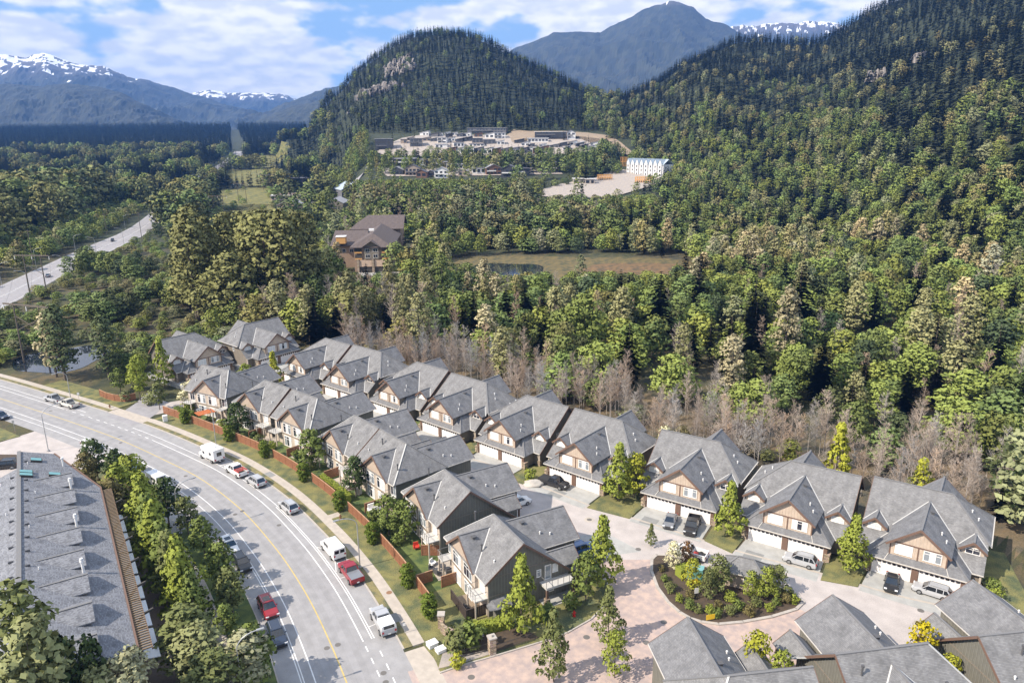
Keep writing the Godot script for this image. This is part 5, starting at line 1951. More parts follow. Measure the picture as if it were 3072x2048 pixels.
# conifer: whorls of drooping fans
func conifer_mesh(seed_: int, h: float, w: float, whorls: int, arms: int, fans: int, bare: float) -> MB:
	var r := RandomNumberGenerator.new()
	r.seed = seed_
	var b := MB.new()
	b.tinted = true
	for i in whorls:
		var f := (i + r.randf_range(-0.3, 0.3)) / whorls
		f = clampf(f, 0.0, 0.995)
		var y := lerpf(h * bare, h, f)
		var reach := w * pow(1.0 - f, 0.8) * r.randf_range(0.8, 1.12) + 0.25
		if f < 0.12:
			reach *= 0.75
		for j in arms:
			var a := TAU * j / arms + i * 1.7 + r.randf_range(-0.3, 0.3)
			var l := reach * r.randf_range(0.65, 1.15)
			var dir := Vector3(cos(a), 0, sin(a))
			var side := Vector3(-sin(a), 0, cos(a))
			var tone := r.randf_range(0.75, 1.25)
			for k in fans:
				var t0 := float(k) / fans
				var t1 := (k + 1.0) / fans
				var w0 := l * 0.34 * (1.0 - t0 * 0.55) / sqrt(fans * 0.7) + 0.12
				var w1 := l * 0.34 * (1.0 - t1 * 0.85) / sqrt(fans * 0.7)
				var dy0 := (0.12 - 0.42 * t0) * l * t0
				var dy1 := (0.12 - 0.42 * t1) * l * t1
				var p0 := Vector3(0, y + dy0, 0) + dir * l * t0
				var p1 := Vector3(0, y + dy1, 0) + dir * l * t1
				var roll := Vector3(0, w0 * r.randf_range(-0.7, 0.3), 0)
				var nn := (dir * 0.65 + Vector3(0, 0.75, 0) + side * r.randf_range(-0.3, 0.3)).normalized()
				var col := Color(tone, tone, tone)
				var q := [p0 + side * w0 + roll, p0 - side * w0 + roll, p1 - side * w1, p1 + side * w1]
				for id in [0, 2, 1, 0, 3, 2]:
					b.v.append(q[id])
					b.n.append(nn)
					b.uv.append(Vector2.ZERO)
					b.c.append(col)
	return b

# leafless tree: thin trunk, rising twigs
func bare_mesh(seed_: int, h: float, w: float, limbs: int, twigs: int, tw: float) -> MB:
	var r := RandomNumberGenerator.new()
	r.seed = seed_
	var b := MB.new()
	var lean := Vector3(r.randf_range(-0.05, 0.05), 1, r.randf_range(-0.05, 0.05))
	for i in limbs:
		var f := r.randf_range(0.25, 0.98)
		var a := i * 2.4 + r.randf()
		var o := lean * h * f
		var l := w * (1.15 - f) * r.randf_range(0.6, 1.2) + 0.5
		var tip := o + Vector3(cos(a) * l * 0.8, l * 1.0, sin(a) * l * 0.8)
		stick(b, o, tip, tw * 1.3)
		for j in twigs:
			var p := o.lerp(tip, r.randf_range(0.2, 1.0))
			var d := Vector3(r.randfn(), absf(r.randfn()) + 0.6, r.randfn()).normalized() * l * r.randf_range(0.25, 0.6)
			stick(b, p, p + d, tw)
	return b

func stick(b: MB, a: Vector3, e: Vector3, w: float) -> void:
	var d := (e - a).normalized()
	var x := d.cross(Vector3(0.2, 0.1, 1.0)).normalized() * w
	var y := d.cross(x.normalized()) * w
	b.quad(a - x, a + x, e + x * 0.4, e - x * 0.4, y)
	b.quad(a - y, a + y, e + y * 0.4, e - y * 0.4, x)

var K := {}          # kind -> Array of [crown mesh, trunk mesh, leaf material, bark material]

func kind(called: String, crowns: Array, trunks: Array) -> void:
	K[called] = [crowns, trunks]

func make_kinds() -> void:
	var egg := func(w: float) -> Callable: return func(f: float) -> float: return w * sqrt(maxf(0.0, sin(pow(f, 0.75) * PI))) * (1.0 - 0.25 * f)
	var tear := func(w: float) -> Callable: return func(f: float) -> float: return w * pow(sin(pow(clampf(f, 0.001, 1.0), 0.55) * PI), 0.8) * (1.05 - f) * 1.25
	var ball := func(w: float) -> Callable: return func(f: float) -> float: return w * sqrt(maxf(0.0, 1.0 - pow(f * 2.0 - 1.0, 2.0)))
	var A: Material = M["leaf_any"]
	var N: Material = M["needle_any"]
	var c := []
	var t := []
	# big broadleaf of the wood, 1 unit = 1 m at 20 m tall
	for i in 4:
		c.append(crown_mesh(100 + i, 5.0, 19.5, egg.call(5.4 + 0.6 * (i % 2)), 44, 2.2, 36, 0.8, 0.22).mesh(A))
		t.append(trunk_mesh(120 + i, 17.0, 0.32, 9, 5.0).mesh(M["bark"]))
	kind("broadleaf", c, t)
	c = []
	t = []
	# tall cottonwood, narrow and ragged
	for i in 3:
		c.append(crown_mesh(140 + i, 3.5, 20.0, egg.call(3.5), 44, 1.5, 36, 0.62, 0.28).mesh(A))
		t.append(trunk_mesh(150 + i, 18.5, 0.34, 12, 4.0).mesh(M["bark"]))
	kind("cottonwood", c, t)
	c = []
	t = []
	for i in 3:
		c.append(conifer_mesh(160 + i, 20.0, 3.6 + 0.5 * i, 26, 7, 3, 0.12).mesh(N))
		t.append(trunk_mesh(165 + i, 19.0, 0.3, 0, 1.0).mesh(M["bark"]))
	kind("conifer", c, t)
	c = []
	t = []
	for i in 3:
		c.append(bare_mesh(180 + i, 18.0, 3.4, 46, 13, 0.026).mesh(M["twig"]))
		t.append(trunk_mesh(185 + i, 17.5, 0.11, 3, 3.0).mesh(M["bark_pale"]))
	kind("bare", c, t)
	c = []
	t = []
	# street trees: rounded, 7 m
	for i in 3:
		c.append(crown_mesh(200 + i, 1.7, 6.8, egg.call(2.3), 30, 0.85, 34, 0.40, 0.2).mesh(A))
		t.append(trunk_mesh(205 + i, 5.8, 0.13, 7, 2.2).mesh(M["bark"]))
	kind("street", c, t)
	c = []
	t = []
	# pyramidal ornamental, 8 m
	for i in 3:
		c.append(crown_mesh(220 + i, 0.9, 8.0, tear.call(2.5), 42, 0.85, 36, 0.38, 0.2).mesh(A))
		t.append(trunk_mesh(225 + i, 7.4, 0.1, 5, 1.6).mesh(M["bark"]))
	kind("pyramid", c, t)
	c = []
	t = []
	for i in 3:
		c.append(crown_mesh(240 + i, 0.1, 1.9, ball.call(1.0), 16, 0.55, 30, 0.26, 0.2).mesh(A))
		t.append(trunk_mesh(245 + i, 1.2, 0.04, 5, 0.9).mesh(M["bark"]))
	kind("shrub", c, t)
	c = []
	t = []
	# clipped cedar column, 3.2 m
	for i in 2:
		c.append(crown_mesh(260 + i, 0.1, 3.15, func(f: float) -> float: return 0.72 * pow(maxf(0.0, 1.0 - pow(absf(f * 2.0 - 1.0), 5.0)), 0.5), 60, 0.32, 34, 0.2, 0.14).mesh(A))
		t.append(trunk_mesh(265 + i, 2.4, 0.09, 0, 0.5).mesh(M["bark"]))
	kind("cedar", c, t)
	c = []
	t = []
	# large layered tree with flowers
	for i in 1:
		c.append(crown_mesh(280 + i, 1.2, 8.0, egg.call(2.9), 34, 1.0, 34, 0.4, 0.25).mesh(A))
		t.append(trunk_mesh(285 + i, 6.8, 0.14, 8, 2.4).mesh(M["bark"]))
	kind("garden", c, t)

func plant(called: String, k: String, label: String, cat: String, p: Vector3, scale_: Vector3, leaf: String, group: String, turn := -1.0) -> Node3D:
	var q: Array = K[k]
	var i := rng.randi() % (q[0] as Array).size()
	var t := thing(called, label, cat, p, rng.randf() * TAU if turn < 0.0 else turn, group)
	var tr := put_mesh("trunk", q[1][i], t)
	var cr := put_mesh("crown", q[0][i], t)
	tr.scale = scale_
	cr.scale = scale_
	if leaf != "":
		cr.material_override = M[leaf]
	return t

func make_plants() -> void:
	make_kinds()
	var g := "street trees on the left lawn"
	# left side of the street: [station, offset, height scale, kind, leaf, label]
	var left := [
		[27.0, -9.4, 1.15, "street", "leaf_green", "round green street tree on the lawn beside the navy suv"],
		[43.2, -9.4, 0.95, "street", "leaf_mid", "small green street tree on the lawn behind the red suv"],
		[52.5, -9.3, 0.95, "street", "leaf_green", "small green street tree on the lawn beside the black suv"],
		[63.2, -9.2, 0.92, "street", "leaf_green", "small green street tree on the lawn beside the white crossover"],
		[70.2, -9.3, 0.9, "street", "leaf_mid", "pale green street tree with a thin trunk, farthest of the small lawn row"],
		[74.5, -10.6, 1.15, "street", "leaf_dark", "dark street tree behind the street lamp by the white van"],
		[36.5, -11.0, 0.7, "street", "leaf_green", "small street tree half hidden by silvery poplars near the red suv"],
		[84.0, -12.0, 1.25, "street", "leaf_bright", "bright leafy tree right of the dark tree, before the parking court"],
		[92.0, -11.0, 1.05, "street", "leaf_dark", "dark tree with clear trunk on the lawn by the small white car"],
		[98.0, -11.5, 1.1, "street", "leaf_dark", "dark tree at the far end of the shingled block, beside the white suv"],
		[95.0, -14.5, 1.0, "street", "leaf_olive", "brownish green tree against the far corner of the shingled block"],
		[81.0, -15.0, 1.3, "street", "leaf_bright", "tall bright green tree close to the kink of the shingled eave"],
		[78.0, -17.0, 1.25, "street", "leaf_olive", "tall olive green tree next to the shingled eave's far end"]]
	for q in left:
		var p := at_pos(q[0], q[1])
		plant("street_tree", q[3], q[5], "tree", v3(p, 0.1), Vector3.ONE * float(q[2]), q[4], g)
	# tall row between the block and the path
	var row := "tall bright trees between the shingled block and the path"
	var tall := [[73.0, -14.2, 1.35, "leaf_bright"], [69.5, -15.2, 1.5, "leaf_bright"], [65.5, -15.4, 1.35, "leaf_green"], [61.5, -15.6, 1.45, "leaf_bright"], [57.0, -15.4, 1.3, "leaf_green"], [53.0, -15.2, 1.25, "leaf_mid"], [48.5, -14.6, 1.35, "leaf_bright"], [44.5, -14.8, 1.3, "leaf_bright"], [41.0, -14.0, 1.1, "leaf_green"]]
	for i in tall.size():
		var q = tall[i]
		plant("tall_tree", "pyramid", "tall tree in the row beside the shingled block, %s" % ["farthest", "second from the far end", "third from the far end", "fourth from the far end", "in the very middle", "fourth from the near end", "third from the near end", "second from the near end", "nearest"][i], "tree", v3(at_pos(q[0], q[1]), 0.1), Vector3(0.92, 1.0, 0.92) * float(q[2]), q[3], row)
	# silvery poplars and dark trees along the bottom edge
	var edge := [
		[-44.9, -58.0, 1.0, 1.05, "leaf_mid", "tall grey green poplar in the bottom left corner"],
		[-42.4, -55.4, 0.9, 0.97, "leaf_pale", "pale poplar right beside the tall one in the bottom left corner"],
		[-42.6, -58.6, 0.6, 0.77, "leaf_dark", "dark poplar at the bottom edge before the shingled roof, second from the left corner"],
		[-40.2, -59.4, 0.55, 0.73, "leaf_dark", "small dark poplar at the bottom edge in the middle of the shingled roof"],
		[-35.8, -58.0, 0.75, 0.71, "leaf_silver", "whitish poplar at the bottom edge covering the end of the slatted eave"],
		[-37.1, -71.4, 1.0, 0.47, "leaf_mid", "broad grey green poplar behind the whitish ones, beside the lawn path"],
		[-34.4, -68.6, 0.85, 0.45, "leaf_pale", "pale broad poplar just before the broad grey green one"],
		[-29.7, -68.4, 0.85, 0.41, "leaf_silver", "whitish poplar at the bottom edge right by the street kerb"],
		[-31.4, -64.6, 0.9, 0.44, "leaf_mid", "grey green poplar lowest on the bottom edge under the near lamp's arm"],
		[-38.6, -57.4, 0.8, 0.62, "leaf_pale", "pale poplar lowest on the bottom edge left of the slatted eave's end"],
		[-43.0, -53.0, 0.9, 0.85, "leaf_pale", "pale poplar lowest in the bottom left corner"]]
	for q in edge:
		plant("poplar", "cottonwood", q[5], "tree", Vector3(q[0], 0.0, q[1]), Vector3(q[2], q[3], q[2]), q[4], "poplars along the bottom edge")
	# estate trees: [x, z, kind, scale, leaf, label]
	var est := [
		[0.9, -79.0, "pyramid", 1.0, 1.35, "leaf_bright", "yellow-green pyramidal tree before the corner house's grey gable end"],
		[12.0, -88.5, "pyramid", 1.05, 1.3, "leaf_bright", "yellow-green pyramidal tree at the kerb by the parked blue cars"],
		[9.5, -85.5, "street", 0.85, 1.0, "leaf_green", "round green tree left of the pyramidal tree at the kerb bend"],
		[4.4, -70.5, "pyramid", 0.8, 1.15, "leaf_mid", "slender pale green tree standing on the brick entrance at the bottom edge"],
		[11.4, -77.0, "pyramid", 0.75, 0.95, "leaf_mid", "slender pale green tree right behind the flowering one on the brick entrance"],
		[11.4, -71.0, "garden", 0.6, 0.75, "leaf_bright", "low spreading bright tree at the bottom edge left of the grey roofs"],
		[26.5, -68.5, "garden", 0.72, 0.95, "leaf_lime", "yellow-green spreading tree between the first two grey roofs at the bottom"],
		[28.6, -66.8, "garden", 0.65, 0.8, "leaf_bright", "green spreading tree right behind the small gable at the bottom"],
		[45.2, -69.8, "garden", 0.7, 0.95, "leaf_yellow", "golden yellow tree between the second and third grey roofs at the bottom"],
		[46.9, -67.2, "garden", 0.55, 0.7, "leaf_lime", "yellow-green low tree in front of the golden one, by the beige end wall"],
		[33.0, -101.5, "pyramid", 0.95, 1.1, "leaf_bright", "bright pyramidal tree between the black pickup and the next garage"],
		[47.4, -91.6, "pyramid", 0.95, 1.1, "leaf_bright", "bright pyramidal tree between the two rightmost garages"],
		[17.7, -113.2, "pyramid", 1.1, 1.25, "leaf_bright", "tall bright tree left of the flowering tree by the garage"],
		[20.5, -114.2, "garden", 0.85, 1.0, "leaf_lime", "spreading tree with white flower layers beside the bright tree"],
		[-16.6, -101.0, "street", 0.95, 0.95, "leaf_green", "leafy garden tree behind the fence left of the grey gable house"],
		[-19.4, -102.6, "street", 1.0, 0.95, "leaf_green", "leafy garden tree farther left behind the same fence"],
		[-27.0, -115.3, "street", 0.95, 1.05, "leaf_dark", "slim dark tree with clear trunk before the tall dark windows"],
		[-37.4, -126.6, "street", 1.2, 1.1, "leaf_green", "full green tree before the fourth street-side house"],
		[-57.0, -143.0, "street", 1.2, 1.0, "leaf_dark", "dark full tree at the red patio shelter"],
		[-87.7, -164.4, "street", 1.0, 1.45, "leaf_bright", "tall light green tree left of the upper driveway"],
		[-80.3, -158.2, "street", 0.8, 0.9, "leaf_mid", "small tree with thin trunk right of the upper driveway"],
		[-86.0, -173.5, "pyramid", 1.1, 1.5, "leaf_bright", "tall slender tree in front of the upper left house"],
		[-90.5, -171.0, "street", 1.1, 1.3, "leaf_bright", "broad light green tree behind the curved fence"],
		[-95.4, -170.4, "street", 0.9, 0.85, "leaf_green", "rounded small tree at the left end of the curved fence"],
		[-58.5, -173.0, "pyramid", 0.9, 1.1, "leaf_lime", "slender yellow-green tree at the left end of the back row"],
		[-66.8, -176.0, "street", 0.85, 0.72, "leaf_bright", "round bright bush tree between the two upper houses"],
		[-70.0, -172.6, "street", 0.6, 0.6, "leaf_bright", "small bright tree under the upper left house's garage"],
		[28.5, -128.5, "garden", 0.75, 0.85, "leaf_white", "white flowering tree peeking over the valley between two back row roofs"],
		[55.5, -116.0, "pyramid", 1.2, 1.5, "leaf_lime", "yellow-green pyramidal tree behind the second house from the right"],
		[66.0, -109.0, "pyramid", 1.1, 1.1, "leaf_lime", "bright small pyramidal tree behind the rightmost house"],
		[22.6, -92.4, "garden", 0.45, 0.55, "leaf_white", "whitish shrub tree at the left tip of the planted island"],
		[24.8, -93.8, "garden", 0.4, 0.45, "leaf_rust", "rust-leaved small tree at the white pickup's nose"],
		[27.4, -87.0, "garden", 0.7, 0.68, "leaf_mid", "broad tree with reddish tips left of the gatehouse roof"],
		[24.0, -87.4, "garden", 0.5, 0.6, "leaf_lime", "yellow-green young tree at the left of the island"],
		[25.6, -85.2, "garden", 0.42, 0.56, "leaf_mid", "young tree with pale trunk behind the yellow sign"],
		[31.4, -85.6, "garden", 0.45, 0.5, "leaf_bright", "bright small tree before the gatehouse wall"],
		[33.4, -85.4, "garden", 0.55, 0.58, "leaf_bright", "bright round tree at the gatehouse's right front corner"],
		[35.2, -86.2, "garden", 0.55, 0.55, "leaf_mid", "dense green tree near the island's right tip"],
		[20.6, -98.8, "pyramid", 0.35, 0.45, "leaf_mid", "sapling on the lane just off the island's left tip"]]
	for q in est:
		plant("garden_tree", q[2], q[6], "tree", Vector3(q[0], 0.05, q[1]), Vector3(q[3], q[4], q[3]), q[5], "planted trees round the houses")
	# clipped cedars in the fence gaps
	var wd := ["nearest the stone gate wall", "beside the dark deck's corner lawn", "left of the leafy garden trees", "before the two pale garden chairs", "opposite the lone silver suv", "behind the silver-grey suv", "behind the camper truck", "next to the red shelter", "farthest, below the first house"]
	var at := [29.3, 36.0, 51.0, 63.8, 74.0, 84.2, 94.8, 106.6, 116.0]
	for i in at.size():
		if i == 8:
			continue
		plant("clipped_cedar", "cedar", "dark green clipped cedar column in the fence line, %s" % wd[i], "hedge", v3(at_pos(at[i], 12.5), 0.1), Vector3(1.25, 1.08, 1.25), "leaf_cedar", "clipped cedar columns along the fence")
	# hedges
	hedge("clipped green hedge before the corner house, behind the gate wall", [Vector2(-5.6, -78.9), Vector2(-3.5, -79.3), Vector2(-0.5, -80.3)], 1.3, 1.3, "leaf_bright")
	hedge("dark hedge under the corner house's balcony", [Vector2(2.6, -81.2), Vector2(5.0, -82.6)], 1.5, 1.4, "leaf_dark")
	hedge("clipped hedge round the green box on the island", [Vector2(22.9, -90.6), Vector2(24.6, -91.5), Vector2(25.8, -90.9)], 1.5, 1.4, "leaf_bright")
	hedge("clipped green hedge left of the gatehouse", [Vector2(26.8, -90.2), Vector2(28.0, -89.6)], 1.5, 1.4, "leaf_green")
	hedge("low hedge along the fence by the tall dark windows", fence_pts(65.2, 72.6, 15.0), 0.9, 1.3, "leaf_bright")
	hedge("low hedge along the fence by the first house", fence_pts(107.5, 112.0, 15.2), 1.0, 1.5, "leaf_green")
	# shrubs
	var sh := [[Vector2(-6.8, -75.6), 1.5, "leaf_mid", "rounded shrub behind the gate wall and gravel bed"], [Vector2(-5.2, -76.6), 1.6, "leaf_green", "larger shrub beside the stone gate pillar"], [Vector2(-6.6, -72.9), 0.85, "leaf_lime", "yellow-green shrub at the tip of the gravel bed"], [Vector2(7.6, -83.8), 1.1, "leaf_green", "green shrub under the corner house's porch"], [Vector2(-84.0, -161.4), 1.5, "leaf_pale", "pale shrub at the right of the upper driveway"], [Vector2(-91.0, -164.0), 1.2, "leaf_pale", "pale shrub at the end of the curved fence"], [Vector2(-77.8, -168.8), 1.5, "leaf_white", "cream flowering shrub before the upper left house"], [Vector2(-76.6, -163.2), 1.4, "leaf_white", "cream flowering shrub at the first street-side house's wall"], [Vector2(3.0, -120.9), 1.1, "leaf_bright", "bright shrub beside the pale boulder"], [Vector2(-10.2, -131.6), 1.1, "leaf_bright", "bright shrub between two middle garages"], [Vector2(63.4, -84.6), 0.9, "leaf_bright", "shrub at the rightmost house's corner"], [Vector2(64.2, -86.6), 1.0, "leaf_green", "green shrub by the rightmost house's side door"], [Vector2(42.2, -100.0), 1.3, "leaf_green", "shrub in the gap between the two rightmost houses"], [Vector2(45.0, -104.0), 1.6, "leaf_lime", "light green shrub deep between the two rightmost houses"]]
	for q in sh:
		plant("shrub", "shrub", q[3], "shrub", v3(q[0], 0.1), Vector3.ONE * float(q[1]), q[2], "shrubs round the houses")
	var isl := [Vector2(20.9, -92.0), Vector2(20.8, -89.6), Vector2(21.2, -87.2), Vector2(21.8, -85.0), Vector2(22.8, -83.4), Vector2(23.8, -82.6), Vector2(25.2, -82.4), Vector2(26.6, -83.4), Vector2(27.8, -82.2), Vector2(29.2, -83.2), Vector2(30.2, -82.0), Vector2(31.6, -83.8), Vector2(33.0, -82.9), Vector2(34.4, -84.0), Vector2(35.8, -84.6), Vector2(36.6, -85.8), Vector2(23.4, -85.8), Vector2(28.6, -84.8), Vector2(36.9, -84.4), Vector2(26.0, -81.6)]
	isl.sort_custom(func(a, b): return a.x < b.x)
	for i in isl.size():
		plant("island_shrub", "shrub", "low shrub in the planted island's bed, %s from its left tip" % ["first", "second", "third", "fourth", "fifth", "sixth", "seventh", "eighth", "ninth", "tenth", "eleventh", "twelfth", "thirteenth", "fourteenth", "fifteenth", "sixteenth", "seventeenth", "eighteenth", "nineteenth", "twentieth"][i], "shrub", v3(isl[i], 0.1), Vector3.ONE * rng.randf_range(0.45, 0.75), ["leaf_green", "leaf_olive", "leaf_mid", "leaf_bright"][i % 4], "low shrubs on the planted island")
	var yd := [[58.5, 15.6, 0.9], [60.0, 17.5, 0.7], [76.5, 15.8, 1.1], [79.0, 15.6, 1.0], [80.5, 16.5, 0.9], [86.0, 15.6, 0.8], [89.5, 15.6, 1.0], [92.0, 16.2, 0.8], [97.0, 15.8, 0.8], [101.0, 16.0, 0.9], [104.0, 15.8, 0.7], [53.5, 15.4, 1.2], [48.0, 15.6, 0.9], [110.5, 17.0, 1.2]]
	for i in yd.size():
		plant("yard_shrub", "shrub", "small garden shrub behind the reddish fence, %s counted from the entrance" % ["third", "fourth", "fifth", "sixth", "seventh", "eighth", "ninth", "tenth", "eleventh", "twelfth", "thirteenth", "second", "first", "last"][i], "shrub", v3(at_pos(yd[i][0], yd[i][1]), 0.1), Vector3.ONE * float(yd[i][2]), ["leaf_green", "leaf_bright", "leaf_mid", "leaf_dark"][i % 4], "yard shrubs behind the fence")

func hedge(label: String, pts: Array, w: float, h: float, leaf: String) -> void:
	var t := thing("clipped_hedge", label, "hedge", v3(pts[0], 0.1))
	var b := MB.new()
	b.tinted = true
	var o := v3(pts[0])
	for i in pts.size() - 1:
		var a := v3(pts[i]) - o
		var e := v3(pts[i + 1]) - o
		var dir := (e - a).normalized()
		var side := dir.cross(Vector3.UP)
		var n := int((e - a).length() * 130.0)
		for k in n:
			var f := rng.randf()
			var c := a.lerp(e, f)
			var q := rng.randi() % 5
			var p := Vector3.ZERO
			var out := Vector3.UP
			if q < 2:
				p = c + side * rng.randf_range(-0.5, 0.5) * w + Vector3(0, h, 0)
			else:
				out = side * (1.0 if q % 2 == 0 else -1.0)
				p = c + out * w * 0.5 + Vector3(0, rng.randf_range(0.05, 1.0) * h, 0)
			p += Vector3(rng.randfn(), rng.randfn(), rng.randfn()) * 0.06
			spray(b, p, (out + Vector3(rng.randfn(), rng.randfn(), rng.randfn()) * 0.4).normalized(), Vector3(rng.randfn(), rng.randfn(), rng.randfn()), 0.24, out, rng.randf_range(0.75, 1.25))
		b.col = Color.WHITE
		b.box((a + e) * 0.5 + Vector3(0, h * 0.47, 0), Vector3(w * 0.85, h * 0.92, (e - a).length()), Basis(side, Vector3.UP, side.cross(Vector3.UP)))
	part("foliage", b, M[leaf], t)

# ------------------------------------------------------------------ the brown lodge by the marsh
func wall_box(b: MB, x0: float, x1: float, z0: float, z1: float, y0: float, y1: float) -> void:
	b.box(Vector3((x0 + x1) * 0.5, (y0 + y1) * 0.5, (z0 + z1) * 0.5), Vector3(absf(x1 - x0), y1 - y0, absf(z1 - z0)))

func hip_roof(b: MB, x0: float, x1: float, z0: float, z1: float, e: float, r: float, front_hip: float, back_hip: float, along_z: bool) -> void:
	# ridge along z (or x); z0 nearer the camera
	if along_z:
		var xm := (x0 + x1) * 0.5
		var A := Vector3(xm, r, z0 - front_hip)
		var B := Vector3(xm, r, z1 + back_hip)
		b.slab(PackedVector3Array([Vector3(x0, e, z0), A, B, Vector3(x0, e, z1)]), 0.3)
		b.slab(PackedVector3Array([Vector3(x1, e, z0), A, B, Vector3(x1, e, z1)]), 0.3)
		if front_hip > 0.1:
			b.slab(PackedVector3Array([Vector3(x0, e, z0), Vector3(x1, e, z0), A]), 0.3)
		if back_hip > 0.1:
			b.slab(PackedVector3Array([Vector3(x0, e, z1), Vector3(x1, e, z1), B]), 0.3)
	else:
		var zm := (z0 + z1) * 0.5
		var A := Vector3(x0 + front_hip, r, zm)
		var B := Vector3(x1 - back_hip, r, zm)
		b.slab(PackedVector3Array([Vector3(x0, e, z0), Vector3(x1, e, z0), B, A]), 0.3)
		b.slab(PackedVector3Array([Vector3(x0, e, z1), Vector3(x1, e, z1), B, A]), 0.3)
		if front_hip > 0.1:
			b.slab(PackedVector3Array([Vector3(x0, e, z0), Vector3(x0, e, z1), A]), 0.3)
		if back_hip > 0.1:
			b.slab(PackedVector3Array([Vector3(x1, e, z0), Vector3(x1, e, z1), B]), 0.3)

func make_lodge() -> void:
	var t := thing("lodge", "large brown lodge with several gabled roofs and tan garage panels among the trees", "building", Vector3(-62.5, 0, -330))
	t.rotation.y = 0.06
	var b := MB.new()
	wall_box(b, -8.0, 8.0, -0.6, -46, 0, 11.4)
	wall_box(b, -19.0, -8.0, -14, -44, 0, 10.4)
	wall_box(b, -14.0, 9.2, -46, -68, 0, 14.0)
	part("outer_wall", b, M["lodge_wall"], t)
	b = MB.new()
	hip_roof(b, -9.6, 9.6, 1.0, -48, 11.4, 16.6, 9.0, 3.0, true)
	hip_roof(b, -20.5, -2.0, -12.5, -46, 10.4, 15.4, 0.0, 3.0, false)
	var rf := part("main_roof", b, M["lodge_roof"], t)
	b = MB.new()
	hip_roof(b, -16, 11, -44, -70, 14.0, 19.6, 8.0, 0.05, false)
	part("rear_roof", b, M["lodge_roof"], t)
	b = MB.new()
	hip_roof(b, -4.6, 4.6, 1.6, -9, 11.3, 14.3, 0.0, 0.0, true)
	part("gable_roof", b, M["lodge_roof"], t)
	b = MB.new()
	b.poly(PackedVector3Array([Vector3(-4.1, 11.2, 0.4), Vector3(4.1, 11.2, 0.4), Vector3(0, 14.0, 0.4)]), Vector3(0, 0, 1))
	b.box(Vector3(0, 8.7, 0.0), Vector3(6.6, 5.4, 0.9))
	part("gable_wall", b, M["siding_taupe"], t)
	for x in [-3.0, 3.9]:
		b = MB.new()
		b.box(Vector3(x, 4.1, 0.05), Vector3(5.6, 3.0, 0.5))
		part("wall_panel", b, M["lodge_tan"], t)
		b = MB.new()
		b.box(Vector3(x, 1.25, -0.35), Vector3(5.4, 2.3, 0.6))  # solid dark box: the shade inside the garage, put in as colour
		part("garage_opening_shade", b, M["dark_trim_and_shade"], t)
	for x in [-6.3, 0.45, 7.2]:
		b = MB.new()
		b.box(Vector3(x, 3.0, 0.25), Vector3(1.0, 6.0, 1.0))
		part("stone_pier", b, M["stone"], t)
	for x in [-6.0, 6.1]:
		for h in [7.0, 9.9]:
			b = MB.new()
			b.box(Vector3(x, h, -0.4), Vector3(3.0, 2.0, 0.5))  # solid dark box, its colour stands for the shade in the balcony
			part("balcony_opening_shade", b, M["dark_trim_and_shade"], t)
			b = MB.new()
			b.box(Vector3(x, h - 0.9, 0.15), Vector3(3.2, 0.7, 0.12))
			part("balcony_rail", b, M["new_wood"], t)
	for x in [-1.7, 1.7]:
		for h in [7.4, 10.0]:
			window(t, Vector3(x, h, 0.45), Vector3.RIGHT, 2.0, 1.5, 2, false, "glass_dark")
	for i in 7:
		window(t, Vector3(8.0, 8.5, -5.0 - i * 5.5), Vector3(0, 0, -1), 1.8, 1.6, 2, false, "glass_dark")
	for i in 3:
		window(t, Vector3(-18.0 + i * 3.5, 7.8, -14.0), Vector3.RIGHT, 1.6, 1.6, 2, false, "glass_dark")
	b = MB.new()
	b.box(Vector3(-15.2, 13.0, -13.0), Vector3(4.2, 3.0, 4.2))
	part("timber_tower", b, M["new_wood"], t)
	b = MB.new()
	b.box(Vector3(-15.2, 14.7, -13.0), Vector3(4.6, 0.3, 4.6))
	b.box(Vector3(-2.0, 16.6, -20.0), Vector3(2.4, 1.0, 1.6))
	part("roof_housing", b, M["pipe_white"], rf)
	b = MB.new()
	b.box(Vector3(0, 0.02, 10), Vector3(24, 0.06, 18))
	part("forecourt", b, M["drive_concrete"], t)
	var o := thing("site_container", "dark blue metal container standing left of the brown lodge", "container", Vector3(-86.5, 0, -352))
	b = MB.new()
	b.box(Vector3(0, 1.4, 0), Vector3(6, 2.8, 2.5))
	for i in 12:
		b.box(Vector3(-2.75 + i * 0.5, 1.4, 1.27), Vector3(0.2, 2.5, 0.06))
	part("body", b, M["bin_blue"], o)
	b = MB.new()
	b.box(Vector3(0, 2.84, 0), Vector3(6.06, 0.1, 2.56))
	part("lid", b, M["pipe_white"], o)
	o = thing("brown_shed", "low brown shed roof in the trees left of the lodge's tan panels", "shed", Vector3(-79.5, 0, -333))
	b = MB.new()
	b.box(Vector3(0, 1.6, 0), Vector3(6.4, 3.2, 5))
	part("wall", b, M["lodge_wall"], o)
	b = MB.new()
	hip_roof(b, -3.8, 3.8, 3.1, -3.1, 3.2, 5.0, 0.05, 0.05, false)
	part("roof", b, M["lodge_roof"], o)
	b = MB.new()
	flat(b, [Vector2(-112, -338), Vector2(-84, -334), Vector2(-82, -360), Vector2(-112, -362)], 0.03)
	struct("lodge_parking", b, M["drive_concrete"])

